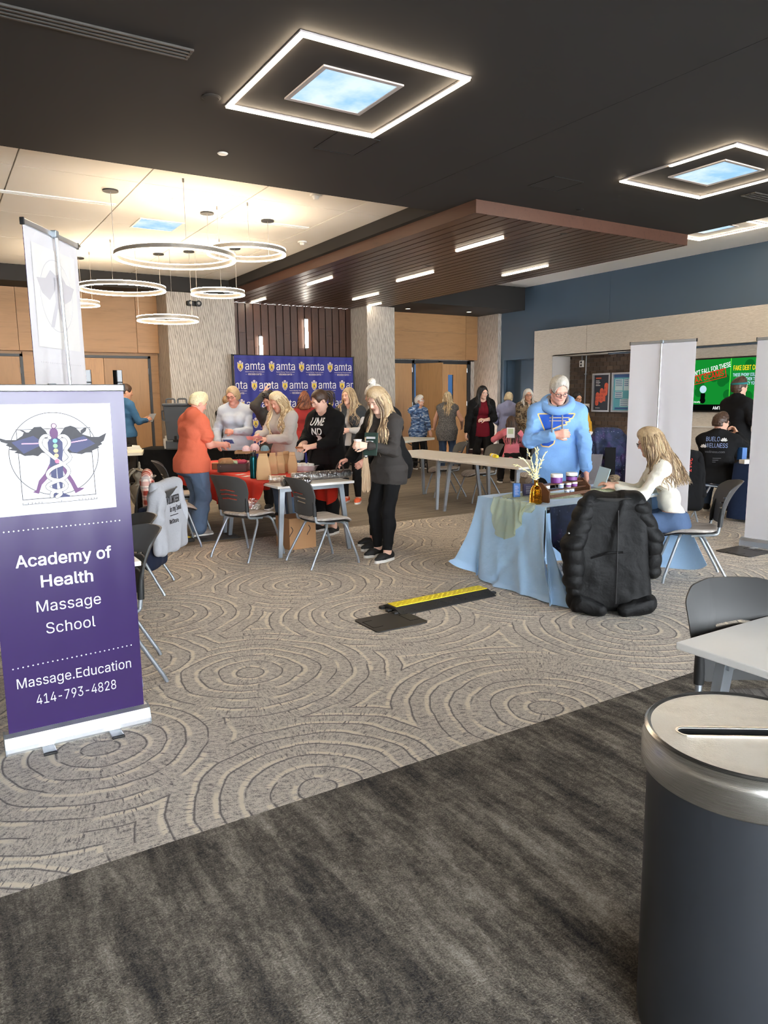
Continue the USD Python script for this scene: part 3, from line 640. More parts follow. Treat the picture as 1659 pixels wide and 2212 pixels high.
# ---------------------------------------------------------------- chairs
plain('shell_plastic', (62, 62, 62), .5); plain('shell_dark', (30, 31, 32), .55)
def _seat_cloth():
    g = G(); o = g.obj()
    w = g.noise(g.mapping(o, (90, 3, 3)), 1., 3., .6); n = g.noise(o, 220., 2.)
    f = g.math('multiply_add', n, .3, g.math('multiply', w, .8))
    g.done('seat_cloth', base_color=g.ramp(f, [(.35, lin((112, 106, 102))), (.52, lin((168, 160, 153))), (.72, lin((200, 193, 186)))]), roughness=.8, normal=g.bump(n, .2, .003))
_seat_cloth()
def pad(zt, zb, ryb, ryf, rxb, rxf, p=3.2, n=48, m=10):
    """A seat pad: a rounded plan with a top height zt(x, y) and underside zb(x, y)."""
    th = np.arange(n)*2*np.pi/n; c, s = np.cos(th), np.sin(th)
    sx = np.sign(c)*np.abs(c)**(2/p); sy = np.sign(s)*np.abs(s)**(2/p)
    y = np.where(sy > 0, sy*ryf, sy*ryb); k = (y+ryb)/(ryf+ryb); x = sx*(rxb+(rxf-rxb)*k)
    rs = np.r_[np.linspace(0.001, .9, m), .97, 1.0]
    T = np.array([[(x[i]*q, y[i]*q) for i in range(n)] for q in rs])
    up = zt(T[..., 0], T[..., 1]); dn = zb(T[..., 0], T[..., 1])
    e = np.clip((rs-.9)/.1, 0, 1)[:, None]**2
    mid = (up+dn)/2; up = up+(mid-up)*e*.8; dn = dn+(mid-dn)*e*.8
    V = np.vstack([np.dstack([T, up[..., None]]).reshape(-1, 3), np.dstack([T, dn[..., None]]).reshape(-1, 3)])
    R = len(rs); Fc = []
    i, j = np.meshgrid(np.arange(R-1), np.arange(n), indexing='ij'); j2 = (j+1) % n
    q = np.stack([i*n+j, (i+1)*n+j, (i+1)*n+j2, i*n+j2], -1).reshape(-1, 4)
    f1 = np.vstack([q[:, [0, 1, 2]], q[:, [0, 2, 3]]]); f2 = f1[:, ::-1]+R*n
    a = (R-1)*n+np.arange(n); b = (R-1)*n+(np.arange(n)+1) % n
    side = np.vstack([np.stack([a, a+R*n, b+R*n], 1), np.stack([a, b+R*n, b], 1)])
    return trimesh.Trimesh(V, np.vstack([f1, f2, side]), process=False)
def make_chair():
    ch = {}
    fall = lambda x, y: -.055*np.clip((y-.1)/.15, 0, 1)**2+.012*np.clip((-y-.08)/.14, 0, 1)**2+.10*np.abs(x)**2*4*.2
    ch['seat'] = pad(lambda x, y: .462+fall(x, y), lambda x, y: .432+fall(x, y), .22, .25, .205, .235)
    ch['seat_shell'] = pad(lambda x, y: .431+fall(x, y), lambda x, y: .418+fall(x, y)-.022*(1-np.clip(np.hypot(x, y)/.22, 0, 1)**2), .21, .235, .195, .222)
    out = sg.Polygon([(-.175, 0), (.175, 0), (.225, .20), (.235, .33), (.19, .375), (.1, .392), (-.1, .392), (-.19, .375), (-.235, .33), (-.225, .20)]).buffer(-.05).buffer(.05, quad_segs=6)
    slots = [sg.LineString([(-w, s), (0, s+.012), (w, s)]).buffer(.0065, quad_segs=3) for w, s in ((.1, .13), (.115, .175), (.1, .22))]
    poly = out.difference(so.unary_union(slots))
    b = prism(poly, .011)
    v, f = trimesh.remesh.subdivide_to_size(b.vertices, b.faces, .05)
    def bend(v):
        x, s, t = v[:, 0], v[:, 1], v[:, 2]
        y = -.235-.10*(s/.39)-.05*(s/.39)**3+1.75*x**2*(.55+.45*s/.39)+.02*np.sin(s/.39*np.pi)
        return np.stack([x, y-t, .49+s*.96], 1)
    ch['backrest'] = trimesh.Trimesh(bend(v), f)
    for s in (-1, 1):
        k = 'l' if s < 0 else 'r'
        ch['sleeve_'+k] = tube(bend(np.array([[s*.188, q, -.004] for q in (0.0, .05, .10, .15, .2)])), [.019, .02, .018, .014, .004], 10)
        p = bend(np.array([[s*.188, .02, -.004]]))[0]
        ch['tube_'+k] = tube(fillet([p, p+[s*.004, .012, -.075], (s*.2, -.16, .425), (s*.175, .02, .405)], .07, 7), .013, 10)
        ch['front_'+k] = tube(fillet([(s*.1, .09, .408), (s*.215, .12, .402), (s*.258, .235, .045), (s*.258, .24, .0)], .055, 6), .0125, 10)
        ch['rear_'+k] = tube(fillet([(s*.1, -.05, .408), (s*.215, -.075, .402), (s*.262, -.27, .045), (s*.262, -.29, .0)], .055, 6), .0125, 10)
    return ch
CH = make_chair()
def chair_new(label, group, loc, rotz):
    t = thing('stacking_chair', label, 'chair', loc, rotz, group)
    part(t, 'seat', CH['seat'], 'seat_cloth', 40); part(t, 'seat_shell', CH['seat_shell'], 'shell_dark', 40)
    part(t, 'backrest', CH['backrest'], 'shell_plastic', 40)
    for k in 'lr':
        part(t, 'sleeve', CH['sleeve_'+k], 'shell_dark', 40); part(t, 'frame_tube', CH['tube_'+k], 'silver_paint', 40)
        for w in ('front_', 'rear_'): part(t, 'leg', CH[w+k], 'silver_paint', 40)
    return t
CHAIR0 = None
def chair(x, y, face, label, group='charcoal stacking chairs with striped seats'):
    """face: the direction a sitter looks, in degrees from +X."""
    global CHAIR0
    if CHAIR0 is None: CHAIR0 = chair_new(label, group, (x, y, 0), face-90); return CHAIR0
    return dup(CHAIR0, (x, y, 0), face-90, label, group)
chair(2.69, 7.02, 24, 'stacking chair left of the red clothed table holding crumpled plastic')
chair(3.2, 6.32, 2, 'empty stacking chair at the near end of the red clothed table')
chair(2.49, 1.38, 237, 'charcoal stacking chair nearest the camera, behind the right hand white table')
chair(5.56, 3.92, 134, 'stacking chair under the seated woman with long blonde hair')
chair(.70, 4.27, 188, 'nearer of the two dark chair backs beside the purple banner')
chair(.80, 4.76, 185, 'farther of the two dark chair backs beside the purple banner')
chair(1.36, 6.28, 156, 'stacking chair draped with the grey printed shirt')
chair(2.2, 8.0, -8, 'stacking chair with a canvas backpack hung on it')
chair(2.62, 8.9, -12, 'empty stacking chair behind the backpack chair by the dark floor plate')
chair(1.45, 7.3, 165, 'stacking chair draped with the red plaid shirt')
chair(7.05, 9.55, 160, 'empty stacking chair at the far left of the long white tables')
chair(7.12, 8.75, 168, 'second empty stacking chair behind the long white tables')
chair(7.75, 8.15, 195, 'dark stacking chair standing back between two others at the long tables')
chair(7.2, 7.4, 172, 'empty stacking chair behind the right end of the long tables')
chair(8.1, 7.3, 150, 'stacking chair half hidden behind the man in the blue hoodie')
chair(7.9, 5.9, 55, 'stacking chair under the dark hooded sweatshirt with red print')
chair(8.75, 5.85, -50, 'stacking chair under the seated person in the black printed shirt')
chair(4.36, 3.84, 53, 'stacking chair buried under the black padded coat')
# ---------------------------------------------------------------- tables
def training_table(x0, x1, y0, y1, label, group='white topped training tables', top='table_white', z=.737):
    t = thing('training_table', label, 'table', ((x0+x1)/2, (y0+y1)/2, 0), 0, group)
    hx, hy = (x1-x0)/2, (y1-y0)/2
    part(t, 'tabletop', rbox(-hx, hx, -hy, hy, z-.027, z, .004, 2), top)
    for sy in (-1, 1):
        part(t, 'beam', box(-hx+.08, hx-.08, sy*(hy-.13)-.025, sy*(hy-.13)+.025, z-.075, z-.027), 'silver_paint')
        for sx in (-1, 1):
            a = np.array([sx*(hx-.1), sy*(hy-.13), z-.028]); b = np.array([sx*(hx-.035), sy*(hy-.08), 0])
            L = m3.Manifold.batch_hull([mf(box(a[0]-.028, a[0]+.028, a[1]-.018, a[1]+.018, a[2]-.01, a[2])), mf(box(b[0]-.02, b[0]+.02, b[1]-.015, b[1]+.015, 0, .01))])
            part(t, 'leg', tm(L), 'silver_paint')
    part(t, 'stretcher', box(-.02, .02, -hy+.12, hy-.12, z-.07, z-.03), 'silver_paint')
    return t
plain('table_white', (232, 229, 224), .35); plain('table_taupe', (214, 204, 194), .4)
training_table(2.165, 3.05, -.1, 1.56, 'white topped table at the right edge, nearest the camera')
training_table(2.865, 3.735, 6.64, 8.26, 'white training table end below the plastic wrapped rolls')
training_table(2.865, 3.735, 8.28, 9.9, 'training table under the red cloth, farther half')
training_table(6.02, 6.9, 6.64, 8.28, 'nearer right half of the long empty white tables')
training_table(6.02, 6.9, 8.3, 9.95, 'farther left half of the long empty white tables')
training_table(.02, .905, 3.98, 5.62, 'white table hidden behind the purple banner, one corner showing')
training_table(4.03, 5.5, 4.13, 4.87, 'training table under the pale blue tablecloth')
def folding_table(cx, cy, rot, L, Wd, label, z=.74):
    t = thing('folding_table', label, 'table', (cx, cy, 0), rot, 'white plastic folding tables')
    part(t, 'tabletop', tm(mf(prism(sg.box(-L/2, -Wd/2, L/2, Wd/2).buffer(-.08).buffer(.08, quad_segs=6), .045)).translate((0, 0, z-.045))), 'plastic_cream', 30)
    for s in (-1, 1):
        for q in (-1, 1): part(t, 'leg', tube(fillet([(s*(L/2-.3), q*(Wd/2-.1), z-.05), (s*(L/2-.22), q*(Wd/2-.08), 0)], .01), .014, 8), 'black')
        part(t, 'crossbar', cyl((s*(L/2-.24), -Wd/2+.09, .22), (s*(L/2-.24), Wd/2-.09, .22), .012, 8), 'black')
        part(t, 'brace', cyl((s*(L/2-.27), 0, .55), (s*.25, 0, z-.05), .01, 6), 'black')
    return t
plain('plastic_cream', (236, 230, 212), .4)
folding_table(8.15, 12.6, 27, 1.83, .76, 'cream folding table between the woman with a cup and the doors')
folding_table(2.55, 13.0, 75, 1.2, 1.1, 'cream folding table with a stack of papers by the left doors')
folding_table(9.25, 5.15, 0, 1.3, .6, 'folding table under the navy cloth at the right edge')
folding_table(9.75, 8.7, -25, 1.6, .7, 'folding table under the black cloth behind the man in the hoodie')
folding_table(3.9, 13.1, -30, 1.5, .7, 'folding table under the black cloth that holds the drink dispenser')
# ---------------------------------------------------------------- cloths
def cloth_grid(f, nu, nv, th=.004): return shell(grid(f, nu, nv), th)
def _satin():
    g = G(); o = g.obj(); n = g.noise(o, 5., 4., .6); n2 = g.noise(o, 260., 2.)
    g.done('blue_cloth', base_color=g.mix(n, lin((158, 194, 230)), lin((176, 208, 240))), roughness=.62, sheen_weight=.3, normal=g.bump(g.math('multiply_add', n2, .05, n), .35, .03))
_satin()
plain('red_cloth', (214, 44, 26), .75); fab('black_cloth', (16, 16, 18)); fab('navy_cloth', (34, 48, 78))
# red cloth: top sheet with side drops that swoop up towards the near end
def red_f(u, v):
    y = 6.98+(9.95-6.98)*v; s = (u-.5)*2; half = .44
    drop = .16+.10*np.clip((y-7.0)/.8, 0, 1)+.05*np.sin(y*7)
    drop = np.where((y < 7.35), .05+.3*np.sin(np.clip((y-6.98)/.37, 0, 1)*np.pi/2), drop+.06)
    L = half+drop; d = np.abs(s)*L
    x = np.where(d < half, d, half+.012+.03*np.clip((d-half)/.3, 0, 1)*(1+np.sin(y*23)*.8)); z = np.where(d < half, .741+.004*np.clip((half-d)/.02, 0, 1), .741-(d-half))
    return np.stack([3.3+np.sign(s)*x, y+.02*np.sin(d*9), z], -1)
solo('tablecloth', cloth_grid(red_f, 61, 70), 'red_cloth', 'bright red cloth hanging over the sides of the goods table', 'tablecloth', smooth=True)
# pale blue cloth
tc = thing('tablecloth', 'pale blue cloth falling to the floor at the end of the display table', 'tablecloth', (4.0, 4.5, 0))
def blue_top(u, v): return np.stack([0.0+1.54*u, -.41+.82*v, .742+.002*np.sin(u*40)*np.sin(v*23)], -1)
part(tc, 'top', cloth_grid(blue_top, 30, 18), 'blue_cloth', True)
def blue_end(u, v):                                 # u along Y (near to far), v from the edge down to the floor
    e = 2*u-1; corner = np.abs(e)**5
    wave = .5*np.sin(u*17+1.2+v*1.5)+.3*np.sin(u*31+.4+v*3)+.35*np.sin(u*9+4*v)
    x = -.012-.02*v-.06*v*wave*(.3+.7*np.clip(np.abs(e)*1.6, 0, 1))-.05*v**1.3*corner
    spread = .22*v**1.4
    y = e*(.41+spread*np.where(e > 0, 1.0, .9))+.03*v*np.sin(u*23+2)
    low = .0+.10*np.clip(e, 0, 1)**4*1.3
    z = .744*(1-v)+low*v+.012*(v > .97)
    x = x+.014*v*(meshkit.fbm(np.stack([u*9+v*4, v*5-u*2, 0*u], -1), 4, 2)-.5)+.02*np.exp(-((u*1.0-v*.55-.12)/.05)**2)*v
    foot = np.clip((v-.93)/.07, 0, 1)*(.5+.5*np.sin(u*14))*.05
    return np.stack([x-foot, y, np.maximum(z, .006)], -1)
part(tc, 'end_drop', cloth_grid(blue_end, 90, 46), 'blue_cloth', True)
def blue_tail(u, v):                                # the corner tail nearest the camera, folded back round the corner
    wv = np.sin(u*7+.5)*.03*v
    x = -.012+.02*u-.10*v+.26*u*v*.75+wv*.4; y = -.41-.012-.16*v**1.2-.10*u*v+.05*np.sin(u*9)*v
    top = .744-.30*u**1.5; z = top*(1-v)+.008
    return np.stack([x, y, z], -1)
part(tc, 'corner_fold', cloth_grid(blue_tail, 26, 40), 'blue_cloth', True)
def blue_far_end(u, v):
    e = 2*u-1
    x = 1.55+.05*v+.05*v*np.sin(u*12)+.06*v*v; y = e*(.41+.2*v*np.where(e < 0, 1.4, .4)); z = .744*(1-v)+.02+.1*np.clip(-e, 0, 1)**6*v
    return np.stack([x, y, z], -1)
part(tc, 'end_drop', cloth_grid(blue_far_end, 50, 30), 'blue_cloth', True)
def blue_back(u, v): return np.stack([1.54*u, .412+.03*v*(1+np.sin(u*31)), .744-.72*v], -1)
part(tc, 'back_drop', cloth_grid(blue_back, 60, 20), 'blue_cloth', True)
def _galaxy(name, dark=.5):
    g = G(); o = g.obj(); n = g.noise(o, 4., 5., .65, 1.); n2 = g.noise(o, 7., 4., .6)
    st = g('voronoi_texture', 'distance', vector=o, scale=55.)
    col = g.ramp(n, [(.3, lin((14, 20, 40))), (.5, lin((30, 42, 72))), (.62, lin((62, 42, 88))), (.75, lin((90, 88, 130)))])
    col = g.mix(g.math('multiply', g.math('less_than', st, .13), g.math('greater_than', n2, .5)), col, lin((235, 235, 250)))
    g.done(name, base_color=col, roughness=.8)
_galaxy('galaxy_cloth')
def runner(u, v):
    e = u; x = .02+.62*u; y = -.415-.015-.03*v*(1+np.sin(u*16)); z = .744-(.30+.12*np.sin(u*5))*v
    return np.stack([x, y, z], -1)
part(tc, 'printed_drop', cloth_grid(runner, 30, 16), 'galaxy_cloth', True, label='dark purple printed cloth edge')
# sage green gauze
def _gauze():
    g = G(); o = g.obj(); n = g.noise(o, 300., 2.)
    t = g('transparent_bsdf', 'BSDF'); d = g('principled_bsdf', 'BSDF', base_color=lin((206, 212, 178)), roughness=.9)
    tl = g('translucent_bsdf', 'BSDF', color=lin((206, 212, 178)))
    dd = g('mix_closure', 'closure', fac=.3, closure1=d, closure2=tl)
    g.surf('gauze', g('mix_closure', 'closure', fac=g.range(n, .3, 0.7, .12, .62), closure1=t, closure2=dd))
_gauze()
sc = thing('gauze_scarf', 'sage green gauze scarf bunched along the blue tablecloth', 'scarf', (4.0, 4.5, .746))
def gauze_top(u, v):
    p = meshkit.fbm(np.stack([u*9, v*5, u*0], -1), 4, 3); x = .01+1.4*u; wd = .13+.05*np.sin(u*9)
    y = .06-.22*u+.05*np.sin(u*11)+(v-.5)*2*wd
    return np.stack([x, y, .003+.035*np.sin(v*np.pi)*(.35+p*1.1)*np.abs(np.sin(u*14+v*5))**.6], -1)
part(sc, 'gauze', cloth_grid(gauze_top, 130, 26, .002), 'gauze', True)
def gauze_drop(u, v):
    y = .18-.52*u; L = .06+.34*np.sin(np.pi*np.clip(u*.95+.03, 0, 1))**.8*(.55+.45*np.sin(u*5+.6))
    x = -.03-.012*np.sin(u*40)-.035*v*np.abs(np.sin(u*24+v*2)); z = .02-L*v
    return np.stack([x, y+.05*v*np.sin(u*9), z], -1)
part(sc, 'hanging_end', cloth_grid(gauze_drop, 90, 26, .002), 'gauze', True)
# black cloths on the other tables
def drop_box(name, cx, cy, rot, L, Wd, z, mat, label, low=.03, flare=.06):
    def ring(u, v):
        a = u*2*np.pi; c, s = np.cos(a), np.sin(a); q = np.maximum(np.abs(c)/(L/2), np.abs(s)/(Wd/2)); r = 1/q
        x, y = c*r, s*r; k = 1+0*u
        top = np.clip(v/.3, 0, 1); dn = np.clip((v-.3)/.7, 0, 1)
        fl = 1+flare*dn*(1+.7*np.sin(u*60))
        return np.stack([x*top*fl, y*top*fl, z+.006-(z-low)*dn], -1)
    return solo(name, cloth_grid(ring, 160, 26), mat, label, 'tablecloth', (cx, cy, 0), rot, smooth=40)
drop_box('tablecloth', 3.9, 13.1, -30, 1.56, .76, .74, 'black_cloth', 'black cloth on the drinks table by the left doors')
drop_box('tablecloth', 9.75, 8.7, -25, 1.66, .76, .74, 'black_cloth', 'black cloth on the table behind the man in the blue hoodie')
drop_box('tablecloth', 9.25, 5.15, 0, 1.36, .66, .74, 'navy_cloth', 'navy blue cloth on the vendor table at the right edge')
# ---------------------------------------------------------------- litter bin in the right foreground
def _lid():
    g = G(); o = g.pos(); n = g.noise(o, 170., 3., .7); n2 = g.noise(o, 9., 3.)
    g.done('lid_steel', base_color=g.mix(n2, lin((240, 236, 226)), lin((252, 248, 240))), metallic=.6, roughness=g.range(n2, .3, .7, .3, .42), normal=g.bump(n, .6, .002))
    g = G(); w = g.noise(g.mapping(g.pos(), (1, 1, 160)), 14., 2., .6)
    g.done('brushed_steel', base_color=lin((204, 202, 198)), metallic=1., roughness=g.range(w, .3, .7, .22, .3), normal=g.bump(w, .05, .0005))
    g = G(); n = g.noise(g.obj(), 300., 2.); g.done('bin_body', base_color=lin((42, 45, 50)), roughness=.42, normal=g.bump(n, .08, .001))
_lid()
bn = thing('litter_bin', 'round dark litter bin with a steel lid and paper slot in the foreground', 'bin', (1.604, .938, 0))
R = .2394
part(bn, 'body', lathe([(0, .0), (R-.014, .0), (R-.012, .01), (R-.01, .715), (0, .715)], 96), 'bin_body', 30)
part(bn, 'lid_band', lathe([(R-.008, .70), (R+.002, .70), (R+.006, .705), (R+.006, .762), (R+.001, .77), (R, .785), (R+.001, .796), (R-.006, .803), (R-.014, .798), (R-.014, .70), (R-.008, .70)], 128), 'brushed_steel', 40)
slotp = sa.rotate(sg.LineString([(-.15, 0), (.15, 0)]).buffer(.021, quad_segs=10), -35)
def slotted(n=160):
    pl = sg.Point(0, 0).buffer(R-.012, quad_segs=n//4).difference(slotp)
    return moved(prism(pl, .003), (0, 0, .795))
part(bn, 'lid_top', slotted(), 'lid_steel')
part(bn, 'slot_rim', moved(prism(slotp.buffer(.005).difference(slotp), .003), (0, 0, .7965)), 'brushed_steel')
part(bn, 'slot_liner', moved(prism(slotp.buffer(.006).difference(slotp.buffer(.0008)), .092), (0, 0, .704)), 'void')
part(bn, 'inside', moved(prism(slotp.buffer(.01), .004), (0, 0, .70)), 'void')
# ---------------------------------------------------------------- floor plates and the cable ramp
def floor_plate(x0, x1, y0, y1, label, r=.03):
    t = thing('floor_plate', label, 'floor box', ((x0+x1)/2, (y0+y1)/2, 0), 0, 'dark floor box covers')
    hx, hy = (x1-x0)/2, (y1-y0)/2
    part(t, 'lid', prism(sg.box(-hx, -hy, hx, hy).buffer(-r).buffer(r, quad_segs=5), .009), 'plate_black')
    for x in (-hx+.02, hx-.1):
        part(t, 'notch', box(x, x+.08, -.08, -.076, .009, .0105), 'void'); part(t, 'notch', box(x, x+.004, -.08, .08, .009, .0105), 'void'); part(t, 'notch', box(x, x+.08, .076, .08, .009, .0105), 'void')
plain('plate_black', (44, 42, 40), .45)
floor_plate(2.48, 2.91, 4.12, 4.46, 'black floor box cover in front of the yellow cable ramp')
floor_plate(6.74, 7.16, 4.08, 4.46, 'black floor box cover below the right hand white stand')
floor_plate(2.5, 2.97, 7.98, 8.4, 'black floor box cover under the shoes of the orange shirt')
rp = thing('cable_ramp', 'yellow topped black rubber cable ramp on the pale carpet', 'cable ramp', (3.3, 4.53, 0), 2)
plain('ramp_yellow', (238, 214, 40), .5); plain('ramp_black', (34, 33, 33), .6)
prof = sg.Polygon([(-.155, 0), (-.15, .006), (-.055, .042), (.055, .042), (.15, .006), (.155, 0), (.05, 0), (.05, .022), (.008, .022), (.008, 0), (-.008, 0), (-.008, .022), (-.05, .022), (-.05, 0)])
part(rp, 'ramp', basis(prism(prof, .93), (-.47, 0, 0), (0, 1, 0), (0, 0, 1)), 'ramp_black')
part(rp, 'lid', rbox(-.455, .455, -.056, .056, .041, .048, .003, 2), 'ramp_yellow', label='bright yellow lid')
for i in range(36):
    for j in range(4):
        if (i+j) % 2: part(rp, 'tread', box(-.44+i*.0247, -.425+i*.0247, -.045+j*.024, -.037+j*.024, .0478, .0500), 'ramp_yellow')
for s in (-1, 1):
    for i in range(12):
        m = box(-.03, .03, -.006, .006, 0, .003); m.apply_transform(trimesh.transformations.rotation_matrix(.7*(-1)**i, (0, 0, 1))); m.apply_transform(trimesh.transformations.rotation_matrix(-s*.36, (1, 0, 0))); m.apply_translation((-.41+i*.075, s*.1, .025)); part(rp, 'rib', m, 'ramp_black')
for s in (-1, 1):
    for q in (-.09, .0, .09): part(rp, 'end_tab', rbox(s*.46, s*.505, q-.02, q+.02, 0, .022, .006, 2), 'ramp_black')
r2 = at_z(399, 1171); t = thing('cable_ramp', 'small end of a cable ramp by the backpack chair', 'cable ramp', (r2[0], r2[1]+.05, 0), 5)
part(t, 'ramp', rbox(-.12, .1, -.1, .1, 0, .04, .012), 'ramp_black'); part(t, 'lid', box(-.1, .08, -.03, .06, .04, .046), 'ramp_yellow')
solo('white_cable', tube(smooth_path([(2.35, 8.1, .012), (2.45, 8.25, .012), (2.6, 8.33, .012), (2.7, 8.3, .02)], 16), .007, 6), 'white_plastic', 'short white cable on the floor beside the dark plate', 'cable')
# ---------------------------------------------------------------- signed distance modelling for figures and cloth
def V3(*a): return np.array(a, float)
class Field:
    """A signed distance field from round cones and ellipsoids, joined smoothly in order."""
    def __init__(s, disp=None): s.p, s.disp, s.cuts = [], disp, []
    def rc(s, a, b, ra, rb=None, k=.02, sub=False):
        s.p.append(('c', np.asarray(a, float), np.asarray(b, float), float(ra), float(ra if rb is None else rb), k, sub)); return s
    def el(s, c, r, R=None, k=.02, sub=False):
        s.p.append(('e', np.asarray(c, float), np.asarray(r, float), np.eye(3) if R is None else R, 0., k, sub)); return s
    def cut(s, f): s.cuts.append(f); return s
    def bounds(s, pad=.02):
        lo, hi = np.full(3, 9e9), np.full(3, -9e9)
        for q in s.p:
            if q[6]: continue
            if q[0] == 'c': L = np.minimum(q[1]-q[3], q[2]-q[4]); H = np.maximum(q[1]+q[3], q[2]+q[4])
            else: L, H = q[1]-q[2].max(), q[1]+q[2].max()
            lo, hi = np.minimum(lo, L), np.maximum(hi, H)
        return lo-pad, hi+pad
    def __call__(s, P):
        d = np.full(len(P), .3); M_ = .09
        if not len(P): return d
        X, Y, Z = (np.ascontiguousarray(P[:, i]) for i in range(3)); lo_, hi_ = P.min(0), P.max(0)
        for kind, a, b, x, y, k, sub in s.p:
            if kind == 'c': L = np.minimum(a-x, b-y)-M_; H = np.maximum(a+x, b+y)+M_
            else: L, H = a-b.max()-M_, a+b.max()+M_
            if (L > hi_).any() or (H < lo_).any(): continue
            m = np.nonzero((X > L[0]) & (X < H[0]) & (Y > L[1]) & (Y < H[1]) & (Z > L[2]) & (Z < H[2]))[0]
            if not len(m): continue
            Q = P[m]
            if kind == 'c':
                ba = b-a; Q = Q-a; t = np.clip(Q@ba/(ba@ba+1e-12), 0, 1); Q -= t[:, None]*ba
                e = np.sqrt(np.einsum('ij,ij->i', Q, Q))-(x+(y-x)*t)
            else:
                q = (Q-a)@x/b; k0 = np.sqrt(np.einsum('ij,ij->i', q, q)); q = q/b; k1 = np.sqrt(np.einsum('ij,ij->i', q, q))+1e-9; e = k0*(k0-1)/k1
            c = d[m]
            if sub: e = -e; h = np.clip(.5-.5*(c-e)/k, 0, 1); d[m] = c*(1-h)+e*h+k*h*(1-h)
            else: h = np.clip(.5+.5*(e-c)/k, 0, 1); d[m] = e*(1-h)+c*h-k*h*(1-h)
        if s.disp is not None:
            m = np.nonzero(np.abs(d) < .05)[0]
            if len(m): d[m] += s.disp(P[m])
        for f in s.cuts: d = np.maximum(d, f(P))
        return d
def _smin(a, b, k):
    h = np.clip(.5+.5*(b-a)/k, 0, 1); return b*(1-h)+a*h-k*h*(1-h)
def nets(f, lo, hi, h):
    """Surface nets of f < 0 in the box; evaluates finely only near the surface."""
    lo = np.asarray(lo, float); n = np.ceil((np.asarray(hi)-lo)/h/4).astype(int)+1
    cg = np.stack(np.meshgrid(*[np.arange(k) for k in n], indexing='ij'), -1).reshape(-1, 3)
    c = f(lo+(cg*4+1.5)*h)
    act = np.abs(c) < 6.5*h
    N = n*4; D = np.repeat(np.repeat(np.repeat(c.reshape(n), 4, 0), 4, 1), 4, 2)
    o = np.stack(np.meshgrid(*[np.arange(4)]*3, indexing='ij'), -1).reshape(-1, 3)
    idx = (cg[act][:, None]*4+o[None]).reshape(-1, 3)
    if not len(idx): return trimesh.Trimesh()
    D[tuple(idx.T)] = f(lo+idx*h)
    I = D < 0
    cnt = sum(I[a:N[0]-1+a, b:N[1]-1+b, e:N[2]-1+e].astype(np.int8) for a in (0, 1) for b in (0, 1) for e in (0, 1))
    cells = np.argwhere((cnt > 0) & (cnt < 8))
    if not len(cells): return trimesh.Trimesh()
    off = np.array([(a, b, e) for a in (0, 1) for b in (0, 1) for e in (0, 1)])
    vals = D[tuple((cells[:, None]+off[None]).transpose(2, 0, 1))]
    S = np.zeros((len(cells), 3)); W_ = np.zeros(len(cells))
    for i in range(8):
        for j in range(i+1, 8):
            if np.abs(off[i]-off[j]).sum() != 1: continue
            a, b = vals[:, i], vals[:, j]; m = (a < 0) != (b < 0)
            t = np.where(m, a/np.where(a == b, 1, a-b), 0); S += np.where(m[:, None], off[i]+(off[j]-off[i])*t[:, None], 0); W_ += m
    V = lo+(cells+S/W_[:, None])*h
    ids = np.full(N, -1); ids[tuple(cells.T)] = np.arange(len(cells)); Fq = []
    for ax in range(3):
        b, e = (ax+1) % 3, (ax+2) % 3
        A = np.take(I, np.arange(N[ax]-1), ax); B = np.take(I, np.arange(1, N[ax]), ax)
        ed = np.argwhere(A != B); ed = ed[(ed[:, b] > 0) & (ed[:, e] > 0)]
        fl = I[tuple(ed.T)]
        ub, ue = np.eye(3, dtype=int)[b], np.eye(3, dtype=int)[e]
        q = np.stack([ids[tuple((ed-x).T)] for x in (ub+ue, ue, 0*ub, ub)], 1)
        q[~fl] = q[~fl][:, ::-1]; Fq.append(q)
    q = np.vstack(Fq); q = q[(q >= 0).all(1)]
    return trimesh.Trimesh(V, np.vstack([q[:, [0, 1, 2]], q[:, [0, 2, 3]]]), process=False)
def solid(fld, h, pad=.02, lo=None, hi=None):
    L, H = fld.bounds(pad); return nets(fld, L if lo is None else np.maximum(L, lo), H if hi is None else np.minimum(H, hi), h)
def folds(amp, freq=(9, 9, 9), seed=0, ridge=True):
    def f(P):
        Q = P*np.asarray(freq); n = meshkit.noise(Q+.8*meshkit.noise(Q*.9+7, seed+9)[:, None], seed); r = np.exp(-((2*n-1)/.32)**2); return amp*(.4-r) if ridge else amp*(2*n-1)
    return f
def rot(ax, a):
    c, s = math.cos(a), math.sin(a)
    return np.array({'x': [[1, 0, 0], [0, c, -s], [0, s, c]], 'y': [[c, 0, s], [0, 1, 0], [-s, 0, c]], 'z': [[c, -s, 0], [s, c, 0], [0, 0, 1]]}[ax])
def unit(v): return v/(np.linalg.norm(v)+1e-12)
def ik(a, b, l1, l2, pole):
    """The middle joint of a two-bone chain; b is pulled within reach."""
    d = b-a; L = np.linalg.norm(d)
    if L > (l1+l2)*.995: b = a+d/L*(l1+l2)*.995; d = b-a; L = np.linalg.norm(d)
    u = d/L; x = (l1*l1-l2*l2+L*L)/(2*L); y = math.sqrt(max(l1*l1-x*x, 1e-9))
    w = unit(np.asarray(pole, float)-u*(np.asarray(pole, float)@u)); return a+u*x+w*y, b
